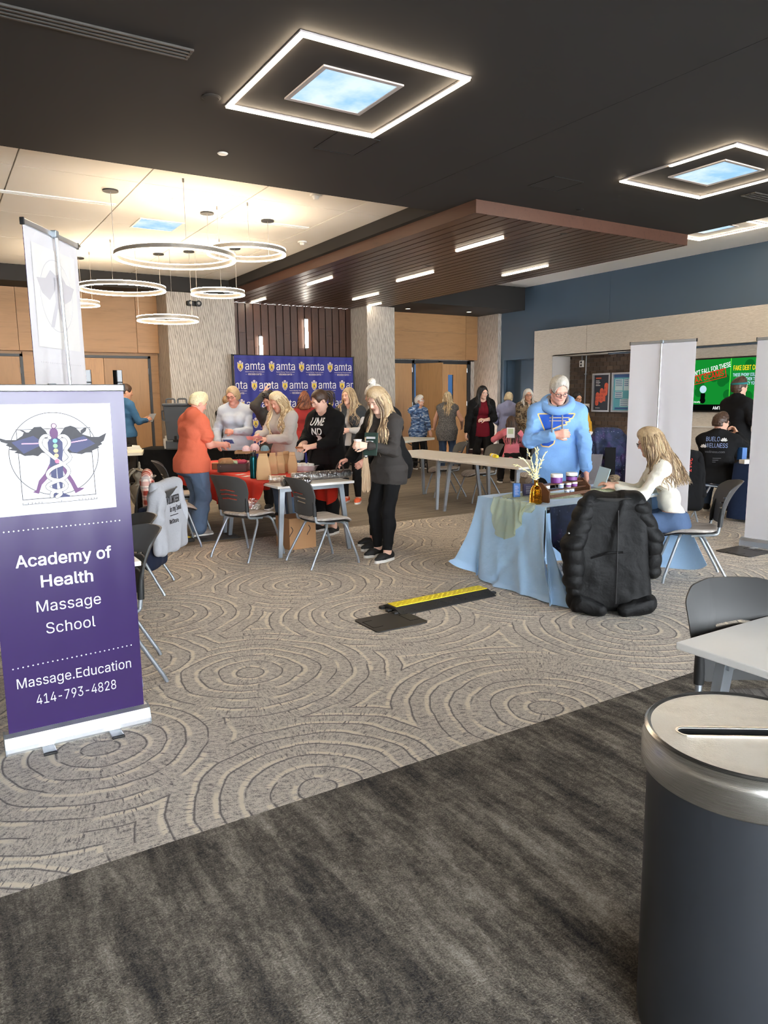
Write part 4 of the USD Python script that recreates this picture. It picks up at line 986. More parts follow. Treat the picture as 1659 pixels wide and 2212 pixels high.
# skin, hair
def _tinted(name, rough, sss=0., noise_amt=0., spec=.4):
    g = G(); c = g('attribute', 'color', attribute='tint')
    if noise_amt:
        n = g.noise(g.obj(), 60., 3., .6); c = g('hsv', 'color', hue=.5, saturation=1., value=g.range(n, .3, .7, 1-noise_amt, 1+noise_amt), fac=1., color=c)
    g.done(name, base_color=c, roughness=rough, subsurface_weight=sss, subsurface_radius=(.012, .005, .003), subsurface_scale=.5, specular_ior_level=spec)
_tinted('skin', .5, .0, .05); _tinted('hair', .45, 0., .18, .5)
plain('eye_white', (228, 222, 214), .25); plain('iris', (44, 34, 28), .2); plain('frame_black', (24, 22, 24), .3); plain('frame_clear', (206, 196, 190), .2)
HAIRS = dict(grey=[(168, 160, 148), (206, 200, 190), (128, 120, 110)], silver=[(200, 194, 184), (226, 222, 214), (150, 144, 136)], blond=[(196, 164, 116), (222, 198, 152), (150, 116, 76)], dblond=[(158, 132, 100), (192, 168, 132), (116, 92, 68)], brown=[(58, 40, 30), (82, 58, 42), (40, 28, 22)], black=[(22, 18, 18), (36, 30, 30), (14, 12, 12)],
             auburn=[(116, 62, 42), (150, 92, 62), (84, 44, 32)], platinum=[(226, 208, 160), (240, 226, 190), (190, 166, 120)], light=[(204, 182, 142), (228, 210, 174), (160, 132, 94)], lbrown=[(128, 100, 70), (156, 126, 92), (96, 72, 50)])
SKINS = dict(fair=(222, 172, 148), pink=(226, 166, 146), tan=(206, 152, 124), pale=(230, 186, 164), olive=(196, 144, 112))
PEOPLE = {}
def head_field(T, o, s, fem):
    """Adds a head to a field: T is the head's rotation, o its centre, s its scale."""
    def w(x, y, z): return o+T@(np.array([x, y, z])*s)
    f = Field()
    f.el(w(0, -.014, .028), np.array([.073, .093, .086])*s, T); f.el(w(0, .026, -.028), np.array([.059, .064, .086])*s, T, .03)
    j = .040 if fem else .047
    for q in (-1, 1):
        f.rc(w(q*j, .004, -.058), w(q*.012, .066, -.093), .022*s, .017*s, .025*s); f.el(w(q*.033, .058, -.026), np.array([.024, .022, .022])*s, T, .025*s)
        f.el(w(q*.074, -.014, -.008), np.array([.010, .019, .031])*s, T@rot('z', q*-.35), .006*s)
    f.rc(w(0, .07, -.092), w(0, .066, -.098), .017*s, k=.02*s)
    f.rc(w(-.036, .078, .024), w(.036, .078, .024), .012*s, k=.02*s)
    for q in (-1, 1): f.el(w(q*.031, .099, .006), np.array([.021, .014, .013])*s, T, .012*s, True)
    for q in (-1, 1): f.el(w(q*.031, .074, .004), np.array([.0155, .0135, .0125])*s, T, .006*s)
    f.rc(w(0, .084, .014), w(0, .106, -.021), .0075*s, .0105*s, .014*s)
    for q in (-1, 1): f.el(w(q*.0115, .094, -.0265), np.array([.0075, .01, .007])*s, T, .008*s)
    f.rc(w(-.019, .0815, -.052), w(.019, .0815, -.052), .0062*s, k=.008*s); f.rc(w(-.014, .081, -.0615), w(.014, .081, -.0615), .0068*s, k=.007*s)
    return f, w
def hand_field(f, wpos, X, N, s, curl, side, thumb=.5, spread=.1):
    """Adds a palm, four fingers and a thumb. X: along the fingers, N: out of the back of the hand, side: +1 right hand."""
    X = unit(X); N = unit(N-X*(N@X)); Y = np.cross(N, X)*(-side)        # Y towards the thumb
    def q(x, y, z): return wpos+(X*x+Y*y+N*z)*s
    K = .012*s
    f.rc(q(-.03, 0, 0), q(.012, 0, 0), .025*s, .023*s, .02*s)
    for y in (-.027, -.009, .009, .027): f.rc(q(.01, y*.65, 0), q(.082, y*1.02, .003), .0155*s, .0125*s, K)
    f.rc(q(.012, .018, -.010), q(.05, .036, -.012), .017*s, .014*s, K)
    ln = [(.028, .040, .024, .019), (.0095, .046, .028, .021), (-.0095, .042, .026, .020), (-.028, .032, .020, .017)]
    for i, (y, a, b, c) in enumerate(ln):
        p = q(.084, y*1.02, .002); ang = 0.; cs = curl if np.ndim(curl) == 0 else curl[i]
        d0 = X+Y*(y*spread*18)*.3
        for L, kk, r0, r1 in ((a, .75, .0100, .0090), (b, 1.0, .0090, .0080), (c, .7, .0080, .0068)):
            ang += cs*kk; d = unit(d0)*math.cos(ang)-N*math.sin(ang); e = p+d*L*s; f.rc(p, e, r0*s, r1*s, .0045*s); p = e
    p = q(.04, .036, -.012); d1 = unit(X*.75+Y*(.75-.5*thumb)-N*(.25+.5*thumb)); e = p+d1*.036*s; f.rc(p, e, .0125*s, .011*s, .008*s)
    d2 = unit(d1+X*.45-Y*.35*thumb-N*.2*thumb); f.rc(e, e+d2*.03*s, .0108*s, .0085*s, .004*s)
    return q
def locks(root, w, rngs, n, length, cols, wave=.008, spread=1., r=.0105, part_x=.0, face=52, down=None, sag=.02, tip=.25, frizz=.004, clear=None):
    """Strands of long hair as tapered tubes: w maps head space to the figure; down is the fall direction in the figure's space."""
    ms, cs, PP, RR = [], [], [], []; dn = V3(0, 0, -1) if down is None else unit(down)
    for i in range(n):
        th = math.radians(rngs.uniform(face, 360-face)); u = rngs.random()
        cx, cy = math.sin(th), math.cos(th)                # angle from the face
        top = w(part_x+cx*.018, .045-.075*u+cy*.012, .112-.012*abs(u-.4))
        k = 1.08+.10*rngs.random()
        side1 = w(cx*.058*k+part_x*.4, -.014+cy*.066*k, .088); side = w(cx*.079*k, -.014+cy*.097*k, .02); low = w(cx*.08*k*spread, -.02+cy*.092*k, -.055)
        L = length*(.72+.36*rngs.random()); out = unit(low-w(0, -.02, -.055)); e1 = low+dn*L*.5+out*.012*spread; e2 = low+dn*L+out*(.012+sag*rngs.random())*spread
        P = smooth_path([top, side1, side, low, e1, e2], 15)
        t = np.linspace(0, 1, 15); ph = rngs.uniform(0, 6.3); fr = rngs.uniform(8, 15)
        a, b = unit(np.cross(dn, out+1e-6)), out
        amp = wave*np.clip((t-.25)/.35, 0, 1)*rngs.uniform(.5, 1.5)
        P = P+np.outer(amp*np.sin(t*fr+ph), a)+np.outer(amp*.7*np.cos(t*fr+ph), b)+frizz*rngs.normal(size=(15, 3))*.3*t[:, None]
        rad = r*rngs.uniform(.7, 1.25)*np.clip(.55+1.2*t, 0, 1)*np.where(t > .7, 1-(t-.7)/.3*(1-tip), 1)
        PP.append(P); RR.append(rad)
    Q = np.vstack(PP); R_ = np.concatenate(RR); t = np.tile(np.linspace(0, 1, 15), n)
    Q0 = Q.copy()
    for f in clear or ():
        for _ in range(4):
            d = f(Q); k = np.nonzero((d < R_*.7) & (t > .25))[0]
            if not len(k): break
            g_ = np.stack([f(Q[k]+e_)-d[k] for e_ in np.eye(3)*.01], 1)/.01; g_[:, 2] *= .2; g_ /= np.linalg.norm(g_, axis=1, keepdims=True)+1e-6
            Q[k] += g_*np.minimum(R_[k]*.7-d[k], .05)[:, None]*1.05
    far = (np.linalg.norm(Q-Q0, axis=1) > .085).reshape(n, 15)
    for i in range(n):
        if far[i].any():
            k = max(int(np.argmax(far[i])), 5); RR[i] = RR[i]*np.where(np.arange(15) >= k, .02, 1.); Q[i*15+k:i*15+15] = Q[i*15+k-1]+np.outer(np.arange(15-k), V3(0, 0, -.0005))
        m = tube(Q[i*15:i*15+15], RR[i], 5); ms.append(m); c = np.array(cols[rngs.integers(len(cols))], float)*rngs.uniform(.88, 1.1); cs.append(np.tile(lin(np.clip(c, 0, 255)), (len(m.vertices), 1)))
    return cat_(ms), np.vstack(cs)
def person(label, pos, face, h=1.7, g=1., fem=True, lean=0., side=0., twist=0., head=(0, 0, 0), sit=None, hands=None, poles=None, palms=None, curl=(.35, .35), thumbs=(.5, .5), fingers=(None, None), feet=None, skin='fair', hair=None, top=None, over=None, bottom=None, shoes=None, glasses=None, res=.011, hres=.006, group=None, bust=None, belly=0., seed=1, knees=None, lookdown=False, brow=None, hiproll=0.):
    rg = np.random.default_rng(seed); S = h
    hz = (.525*S if sit is None else sit+.085)
    def tilt(a): return rot('y', side)@V3(0, math.sin(a), math.cos(a))
    pel = V3(0, -.13*lean*S*.6 if sit is None else 0, hz)
    wst = pel+tilt(lean*.55)*.100*S; che = wst+tilt(lean*.9)*.108*S; sh = che+tilt(lean*1.05)*.080*S; nb = sh+tilt(lean*1.1)*.027*S
    T = rot('z', math.radians(head[0]))@rot('x', -math.radians(head[1]))@rot('y', math.radians(head[2]))
    hs = .138*S/.235*1.0; nkd = tilt(lean*1.1+math.radians(head[1])*.35); hc = nb+nkd*.045*S+T@V3(0, .018, .085)*hs*.95
    rt = rot('z', twist)@V3(1, 0, 0); rt2 = V3(1, 0, 0)
    sw = (.091 if fem else .106)*S*(.6+.4*g)
    shl = {-1: sh-rt*sw+V3(0, 0, -.016*S), 1: sh+rt*sw+V3(0, 0, -.016*S)}
    hip = {-1: pel-rt2*.052*S*g**.5, 1: pel+rt2*.052*S*g**.5}
    for k in hip: hip[k] = hip[k]+V3(0, 0, -.015*S)
    hands = hands or {}; feet = feet or {-1: (-.1, .0, 8), 1: (.1, .0, 8)}
    A = {}
    for i, k in ((0, -1), (1, 1)):
        tgt = hands.get(k)
        tgt = shl[k]+V3(k*.06, .05, -.31*S) if tgt is None else np.asarray(tgt, float)
        pole = (poles or {}).get(k, (k*.6, -.7, -.5))
        el, wr = ik(shl[k], tgt, .168*S, .148*S, pole); A[k] = (shl[k], el, wr)
    Lg = {}
    for k in (-1, 1):
        fx, fy, fa = feet[k]; an = V3(fx, fy, .05*S) if len(feet[k]) == 3 else None
        kp = (knees or {}).get(k, (k*.12, 1., 0. if sit is None else .5))
        kn, an = ik(hip[k], an, .2385*S, .2325*S, kp); Lg[k] = (hip[k], kn, an, math.radians(fa))
    fw = V3(0, 1, 0)
    def torso(f, o=0., k=.05):
        f.rc(pel-rt2*.042*S*g, pel+rt2*.042*S*g, .064*S*g**.8+o, k=k)
        wr_ = (.052 if fem else .058)*S*g; f.rc(wst-rt*.036*S*g, wst+rt*.036*S*g, wr_+o, k=k)
        f.rc(che-rt*.042*S*g**.7, che+rt*.042*S*g**.7, (.058 if fem else .064)*S*g**.85+o, k=k)
        f.rc(shl[-1]+rt*.03+V3(0, 0, -.012*S), shl[1]-rt*.03+V3(0, 0, -.012*S), .038*S*g**.4+o, k=k*.8)
        for q in (-1, 1):
            f.el(pel+rt2*q*.042*S*g+V3(0, -.034*S*g, -.03*S), np.full(3, .054*S*g)+o, k=k)
            f.rc(nb+V3(0, -.01, .01), shl[q], .034*S+o, .036*S+o, k=.04)
            if fem: f.el(che+rt*q*.042*S+rot('z', twist)@V3(0, (.042+.012*g)*S, -.004*S), np.full(3, .036*S*(bust or g))+o, k=.04)
        if belly: f.el(wst+V3(0, .03*S*g, -.015*S), np.array([.07, .055, .07])*S*g*belly+o, k=.05)
    def arms(f, o=0., to=2., k=.022, flare=0.):
        for q in (-1, 1):
            a, b, c = A[q]; ru = .029*S*g**.7; rf = .0245*S*g**.6; rw = .0165*S
            if to <= 1: f.rc(a, a+(b-a)*to, ru*1.08+o, ru*.95+o+flare, k)
            else:
                f.rc(a, b, ru*1.08+o, rf+o, k); t = to-1; f.rc(b, b+(c-b)*t, rf*1.02+o, rf+(rw-rf)*t+o+flare, k)
    def legs(f, o=0., to=2., k=.025, flare=0., tap=1.):
        for q in (-1, 1):
            a, b, c, _ = Lg[q]; rt_ = .053*S*g**.85; rk = .034*S*g**.5; rc_ = .036*S*g**.5; ra = .0215*S
            f.rc(a, b, rt_+o, rk+o, k)
            m = b+(c-b)*.33; bk = unit(np.cross(np.cross(c-b, b-a), c-b)+V3(0, -1e-6, 0)); m = m+V3(0, -.008*S, 0)
            f.rc(b, m, rk+o, rc_+o, k); e = m+(c-m)*max(0., min(1., (to-1.33)/.67)); f.rc(m, e, rc_+o, rc_+(ra-rc_)*tap*np.linalg.norm(e-m)/np.linalg.norm(c-m)+o+flare, k)
    root = thing('person', label, 'person', (pos[0], pos[1], 0), face-90, group)
    out = dict(root=root, A=A, hc=hc, T=T, hs=hs, pos=np.asarray(pos, float)[:2], th=math.radians(face-90), h=h, sh=sh, che=che, wst=wst, pel=pel, nb=nb)
    # ---- the body: one mesh, meshed finely at head and hands
    hf, w = head_field(T, hc, hs, fem)
    fb = Field(); torso(fb); arms(fb); legs(fb)
    fb.rc(nb-nkd*.02, w(0, -.022, -.045), .032*S*(.95 if fem else 1.1), .030*S*(.95 if fem else 1.1), .03)
    fb.p += hf.p
    hq = {}
    for i, k in ((0, -1), (1, 1)):
        a, b, c = A[k]; X = unit(c-b); fx = fingers[i]
        X = X if fx is None else unit(np.asarray(fx, float)); N = (palms or {}).get(k); N = V3(k*1., .2, .1) if N is None else np.asarray(N, float)
        before = len(fb.p); hq[k] = hand_field(fb, c+X*.012*S, X, N, S/1.72*(.92 if fem else 1.02), curl[i], k, thumbs[i])
        out[k] = dict(q=hq[k], X=X)
    for k in (-1, 1):
        _, _, an, fa = Lg[k]; d = rot('z', -k*fa)@V3(0, 1, 0); p = V3(an[0], an[1], .035)
        fb.rc(an, p-d*.02, .023*S, .03, .02); fb.rc(p, p+d*.15, .03, .022, .02)
    # finer boxes replace the coarse mesh around the head and the hands
    hb = (hc-np.array([.14, .16, .17])*hs*1.0, hc+np.array([.14, .16, .16])*hs)
    boxes = [hb]+[(hq[k](.09, 0, -.02)-.135, hq[k](.09, 0, -.02)+.135) for k in (-1, 1)]
    def outside(bx):
        def c(P):
            m = ((P > bx[0]+.012) & (P < bx[1]-.012)).all(1); return np.where(m, .05, -.05)
        return c
    body = nets(fb, *fb.bounds(), res)
    cen = body.triangles_center; keep = np.ones(len(cen), bool)
    for bx in boxes: keep &= ~((cen > bx[0]+.01) & (cen < bx[1]-.01)).all(1)
    # below the clothes nothing shows: keep the figure whole but leave it coarse
    pieces = [trimesh.Trimesh(body.vertices, body.faces[keep], process=False)]+[nets(fb, bx[0], bx[1], hres if i == 0 else min(hres, .0055)) for i, bx in enumerate(boxes)]
    for q in pieces: q.remove_unreferenced_vertices()
    bm = cat_([q for q in pieces if len(q.faces)])
    Vb = np.asarray(bm.vertices); q = ((Vb-hc)@T)/hs
    base = np.array(lin(SKINS[skin] if isinstance(skin, str) else skin)); col = np.tile(base, (len(Vb), 1))
    def blend(mask, c): col[:] = col*(1-mask[:, None])+np.array(lin(c))*mask[:, None]
    ss = lambda x, a, b: np.clip((x-b)/(a-b), 0, 1)
    face_m = (q[:, 1] > .03) & (np.abs(q[:, 2]) < .13)
    sk = np.array(SKINS[skin] if isinstance(skin, str) else skin)
    for k in (-1, 1):
        e = np.hypot((q[:, 0]-k*.036)/.024, (q[:, 2]+.032)/.02); blend(face_m*ss(e, .2, 1.2)*.35, sk*np.array([1., .80, .78]))
        br = np.hypot((q[:, 0]-k*.031)/.021, (q[:, 2]-.0245-.10*abs(1)*0-(np.abs(q[:, 0])-.031)*-.12)/.0048); blend(face_m*ss(br, .6, 1.15)*.8, brow or (HAIRS[hair['col']][2] if hair else (60, 45, 35)))
        ls = np.hypot((q[:, 0]-k*.031)/.0155, (q[:, 2]-(.001 if lookdown else .0085))/.0026); blend(face_m*ss(ls, .6, 1.2)*.9, (48, 32, 28))
    lp = np.hypot(q[:, 0]/.0245, (q[:, 2]+.0565)/.0098); blend((q[:, 1] > .07)*ss(lp, .75, 1.05)*(.55 if fem else .3), sk*np.array([.84, .58, .56]))
    ml = np.hypot(q[:, 0]/.022, (q[:, 2]+.0568)/.0016); blend((q[:, 1] > .07)*ss(ml, .6, 1.3)*.7, (92, 44, 42))
    part(root, 'body', bm, 'skin', True, colors=col)
    # ---- eyes
    if not lookdown and (hair is None or hair.get('eyes', True)):
        for k in (-1, 1):
            ray_o = w(k*.031, .12, .0035); d = -(T@V3(0, 1, 0)); t = 0.
            for _ in range(30): t += float(hf((ray_o+d*t)[None])[0])*.8
            p = ray_o+d*t; R4 = np.eye(4); R4[:3, :3] = T
            e = trimesh.creation.icosphere(2, 1.); e.apply_scale([.0118*hs, .0045*hs, .0052*hs]); e.apply_transform(R4); e.apply_translation(p+d*.0008)
            ey = part(root, 'eye', e, 'eye_white', True)
            i2 = trimesh.creation.icosphere(2, 1.); i2.apply_scale([.0055*hs, .003*hs, .0053*hs]); i2.apply_transform(R4); i2.apply_translation(p-d*.0028*hs-d*0); part(ey, 'iris', i2, 'iris', True)
    # ---- clothes
    out['fields'] = {}
    def garment(spec, name):
        o = spec.get('o', .014); f = Field(folds(spec.get('fold', .008), spec.get('ff', (6, 6, 8)), seed))
        torso(f, o, .06); arms(f, o*spec.get('so', .8), min(spec.get('sleeve', 1.94), .42), .03)
        hem = spec.get('hem', -.02)*S
        if hem < .05*S:
            if sit is None: f.rc(pel+V3(0, -.01, 0), pel+V3(0, -.005, hem-.06*S), .062*S*g**.85+o*1.1, .062*S*g**.85+o*1.2, .08)
            for q in (-1, 1):
                if sit is None: f.rc(hip[q]+V3(0, 0, .02), hip[q]+V3(0, 0, hem-.05*S)+(Lg[q][1]-hip[q])*0, .052*S*g**.85+o*1.1, .05*S*g**.85+o*1.3, .08)
        z0 = pel[2]+hem; lo_n = unit(V3(0, -spec.get('hemtilt', lean*.5), 1.))
        f.cut(lambda P: (z0-P[:, 2]+(P[:, 1]-pel[1])*spec.get('hemtilt', lean*.25)))
        # keep hanging hands' sleeves below the hem plane
        fs = None
        if spec.get('sleeve', 1.94) > .3:
            fs = Field(folds(spec.get('fold', .008)*.9, (13, 13, 19), seed+5)); arms(fs, o*spec.get('so', .8), spec.get('sleeve', 1.94), .03, spec.get('cuff', .0))
        if spec.get('collar'): f.rc(nb-nkd*.01, nb+nkd*spec['collar'], .036*S+o*.6, .034*S+o*.5, .02)
        nk = Field(); nk.el(nb+nkd*.022*S+T@V3(0, .014, 0), (np.array([.044, .050, .046]) if not spec.get('neck') else np.array(spec['neck']))*S, k=.02)
        def full(P):
            d = f(P)
            if fs is not None: d = _smin(d, fs(P), .008)
            if not spec.get('collar'): d = np.maximum(d, -nk(P))
            if spec.get('open'):
                wd, z1 = spec['open']; cc = (P-che)@rot('z', twist); zz = P[:, 2]; op = np.maximum(np.abs(cc[:, 0]-spec.get('ox', 0))-wd-np.clip((che[2]-zz)*spec.get('os', .1), -.05, .1), -cc[:, 1]+.0)
                op = np.maximum(op, z1*S-zz) if z1 else op; d = np.maximum(d, -op)
            return d
        L, H = f.bounds(.03)
        if fs is not None: L2, H2 = fs.bounds(.02); L, H = np.minimum(L, L2), np.maximum(H, H2)
        m = nets(full, L, H, spec.get('res', res)); out['fields'][name] = full
        part(root, name, m, spec['mat'], True, label=spec.get('label'))
        return full
    if top: garment(top, top.get('name', 'shirt'))
    if over: garment(over, over.get('name', 'jacket'))
    if bottom:
        o = bottom.get('o', .012); f = Field(folds(bottom.get('fold', .004), bottom.get('ff', (10, 10, 7)), seed+2))
        f.rc(pel-rt2*.042*S*g, pel+rt2*.042*S*g, .064*S*g**.8+o, k=.06); f.rc(wst-rt*.036*S*g, wst+rt*.036*S*g, (.05 if fem else .056)*S*g+o, k=.06)
        for q in (-1, 1): f.el(pel+rt2*q*.042*S*g+V3(0, -.034*S*g, -.03*S), np.full(3, .054*S*g)+o, k=.06)
        if belly: f.el(wst+V3(0, .03*S*g, -.015*S), np.array([.066, .05, .06])*S*g*belly+o, k=.05)
        legs(f, o, bottom.get('to', 1.93), .03, bottom.get('flare', .0), bottom.get('tap', 1.)); top_z = pel[2]+bottom.get('waist', .045)*S
        f.cut(lambda P: P[:, 2]-top_z-(P[:, 1]-pel[1])*bottom.get('wt', 0.))
        part(root, bottom.get('name', 'trousers'), solid(f, bottom.get('res', res), .03), bottom['mat'], True); out['fields']['trousers'] = f
    if shoes:
        for k in (-1, 1):
            _, _, an, fa = Lg[k]; R = rot('z', -k*fa); sc = S/1.7*(1. if fem else 1.1)
            f = Field(); P0 = V3(an[0], an[1], 0)
            def fw_(x, y, z): return P0+R@(V3(x, y, z)*sc)
            f.rc(fw_(0, -.045, .055), fw_(0, -.02, .085), .034*sc, .036*sc); f.rc(fw_(0, -.045, .045), fw_(0, .09, .04), .036*sc, .040*sc, .03); f.rc(fw_(0, .09, .036), fw_(.0, .155, .03), .042*sc, .028*sc, .03)
            f.cut(lambda P: .016-P[:, 2]); f.cut(lambda P: P[:, 2]-.105*sc)
            sm = part(root, 'shoe', solid(f, min(res, .008), .01), shoes['mat'], True)
            pl = so.unary_union([sg.Point(0, -.045).buffer(.04), sg.Point(0.002*k, .09).buffer(.047), sg.Point(0, .155).buffer(.032)]).convex_hull
            so_ = prism(pl, .026); so_.apply_scale([sc, sc, 1]); M4 = np.eye(4); M4[:3, :3] = R; M4[:3, 3] = P0; so_.apply_transform(M4)
            part(sm, 'sole', so_, shoes.get('sole', 'white_plastic'))
    # ---- hair
    if hair:
        cols = HAIRS[hair['col']]; st = hair['style']; t = hair.get('t', .010)
        dsp = lambda P: (lambda qq: .0028*hs*(np.abs(2*meshkit.noise(np.stack([np.arctan2(qq[:, 0], -qq[:, 1]+.02)*9*hair.get('grain', 1.), qq[:, 2]*22, qq[:, 1]*10], -1), seed)-1)*2-1)+hair.get('curl', 0)*(meshkit.fbm(P*55, 2, seed)*2-1))(((P-hc)@T)/hs)
        f = Field(dsp); f.el(w(0, -.017, .034), (np.array([.075, .094, .086])+t)*hs, T)
        if hair.get('top'): f.el(w(hair.get('tx', 0), .02, .085), np.array([.06, .07, .04+hair['top']])*hs, T, .03)
        if st in ('short', 'bob'): f.el(w(0, -.045, -.02), (np.array([.066, .055, .06])+t)*hs, T, .03)
        if st == 'bob':
            for q in (-1, 1): f.el(w(q*.064, -.022, -.03), np.array([.024, .06, .07+hair.get('len', 0)])*hs, T, .03)
            f.el(w(0, -.07, -.03), np.array([.06, .03, .07+hair.get('len', 0)])*hs, T, .03)
        fr = hair.get('front', .0)
        f.el(w(0, .099, -.012+fr), np.array([.066, .074, .092])*hs, T, .012*hs, True)
        for q in (-1, 1):
            if st != 'bob' and not hair.get('ears', False): f.el(w(q*.082, .012, -.028), np.array([.024, .034, .046])*hs, T, .01*hs, True)
        bot = hair.get('nape', -.065)
        f.cut(lambda P: (bot-((P-hc)@T/hs)[:, 2])*hs)
        hm = solid(f, min(hres, .007), .02); ms = [hm]; cc = [np.array([lin(cols[0])]*len(hm.vertices))]
        qq = ((hm.vertices-hc)@T)/hs; nn = .15+.55*meshkit.noise(np.stack([np.arctan2(qq[:, 0], -qq[:, 1])*22, qq[:, 2]*9, qq[:, 1]*12], -1), 3)[:, None]
        fade = np.clip((-.015-qq[:, 2])/.05, 0, 1)[:, None]*(hair.get('fade', 0.))
        cc[0] = np.array(lin(cols[0]))*(1-nn)*(1)+np.array(lin(cols[1]))*nn; cc[0] = cc[0]*(1-fade)+np.array(lin(cols[2]))*fade
        if st in ('long', 'wavy', 'curly') or hair.get('locks'):
            L = hair.get('len', .3); dn = unit(np.array(hair.get('down', (0, 0, -1)), float)); vf = Field(lambda P: .006*(np.abs(2*meshkit.noise(P*np.array([75, 75, 7]), seed)-1)*2-1)); sp_ = hair.get('spread', 1.)
            for q in (-.55, 0, .55): vf.rc(w(q*.06, -.075, .02), w(q*.085*sp_, -.085-.02*sp_, -.05)+dn*L*.84, .036*hs, .034*hs*sp_, .04)
            if hair.get('face', 50) < 56:
                for q in (-1, 1): vf.rc(w(q*.074, -.01, .03), w(q*.088*sp_, .0, -.06), .02*hs, .024*hs, .03); vf.rc(w(q*.088*sp_, .0, -.06), w(q*.092*sp_, .03, -.08)+dn*L*.45, .024*hs, .014*hs, .03)
            vm = solid(vf, .008, .02); ms.append(vm); n3 = meshkit.noise(vm.vertices*np.array([70, 70, 6]), 5)[:, None]; cc.append(np.array(lin(cols[0]))*(1-n3)+np.array(lin(cols[2 if seed % 2 else 1]))*n3)
            lm, lc = locks(root, w, rg, int(hair.get('n', 110)*1.3), L, cols, hair.get('wave', .006), sp_, hair.get('r', .0105)*.68, hair.get('px', .012), hair.get('face', 50), hair.get('down'), hair.get('sag', .03), clear=[out['fields'][k_] for k_ in out['fields'] if k_ != 'trousers'])
            ms.append(lm); cc.append(lc)
        if st == 'bun' or hair.get('bun'):
            bx = hair.get('bunpos', (0, -.05, .135)); fbun = Field(lambda P: .008*(meshkit.fbm(P*70, 2, 4)*2-1)); fbun.el(w(*bx), np.array([.042, .04, .034])*hair.get('buns', 1.)*hs, T); b_ = solid(fbun, .005, .02)
            ms.append(b_); n2 = meshkit.noise(b_.vertices*60)[:, None]; cc.append(np.array(lin(cols[0]))*(1-n2)+np.array(lin(cols[1]))*n2)
        if st == 'pony':
            k0 = w(0, -.105, .055); end = k0+T@V3(0, -.075, 0)*hs+V3(0, 0, -.15); ts = []
            for i in range(34):
                a = k0+rg.normal(0, .008, 3); e = end+rg.normal(0, .022, 3); m_ = (a+e)/2+T@V3(0, -.04, .03)*hs+rg.normal(0, .012, 3)
                tb = tube(smooth_path([a, m_, e], 9), np.linspace(.012, .004, 9), 5); ts.append(tb); c_ = np.array(lin(cols[rg.integers(3)])); cc.append(np.tile(c_, (len(tb.vertices), 1)))
            ms += ts
        part(root, 'hair', cat_(ms), 'hair', True, colors=np.vstack(cc))
        if hair.get('tie'):
            p = w(*hair.get('bunpos', (0, -.105, .055))); tr = trimesh.creation.torus(.032*hs, .012*hs, 20, 8) ; R4 = np.eye(4); R4[:3, :3] = T@rot('x', -.5); R4[:3, 3] = p-T@V3(0, -.01, .028)*hs; tr.apply_transform(R4); part(root, 'scrunchie', tr, hair['tie'], True)
    if glasses:
        ms = []; a = np.linspace(0, 2*np.pi, 25)[:-1]
        for k in (-1, 1):
            ring = np.array([w(k*.033+.0245*math.cos(x), .104-.008*abs(math.cos(x))*(k*math.cos(x) > 0), .003+.0165*math.sin(x)*(1+.1*math.sin(x))) for x in a]); ms.append(tube(ring, .0021*hs, 6, True))
            ms.append(tube([w(k*.057, .095, .008), w(k*.076, .05, .01), w(k*.08, -.02, .006), w(k*.078, -.03, -.006)], .0021*hs, 6))
        ms.append(tube([w(-.0095, .106, .007), w(0, .109, .009), w(.0095, .106, .007)], .0021*hs, 6))
        part(root, 'glasses', cat_(ms), glasses, True)
    PEOPLE[label] = out
    return out
def to_world(p, q):
    c, s = math.cos(p['th']), math.sin(p['th']); q = np.asarray(q, float)
    return np.array([p['pos'][0]+c*q[0]-s*q[1], p['pos'][1]+s*q[0]+c*q[1], q[2]])
def to_local(pos, face, wpt):
    t = math.radians(face-90); c, s = math.cos(t), math.sin(t); d = np.asarray(wpt, float)-np.array([pos[0], pos[1], 0]); return V3(c*d[0]+s*d[1], -s*d[0]+c*d[1], d[2])
def print_on(p, garment, mesh, o, ex, ey, mat, lift=.003, name='print'):
    """Presses a flat mesh (in xy) onto a garment: placed at o with axes ex, ey, then pushed along -normal until it meets the cloth."""
    f = p['fields'][garment]; ex, ey = unit(np.asarray(ex, float)), unit(np.asarray(ey, float)); nz = np.cross(ex, ey)
    v, fc = trimesh.remesh.subdivide_to_size(mesh.vertices, mesh.faces, .02, max_iter=12)
    top = v[:, 2]; P = o+np.outer(v[:, 0], ex)+np.outer(v[:, 1], ey)+nz*.16; t = np.zeros(len(P))
    for _ in range(40): t += np.clip(f(P-np.outer(t, nz)), -.05, .05)*.7; t = np.clip(t, 0, .4)
    Q = P-np.outer(t, nz)+np.outer(lift+top, nz)
    return part(p['root'], name, trimesh.Trimesh(Q, fc, process=False), mat)
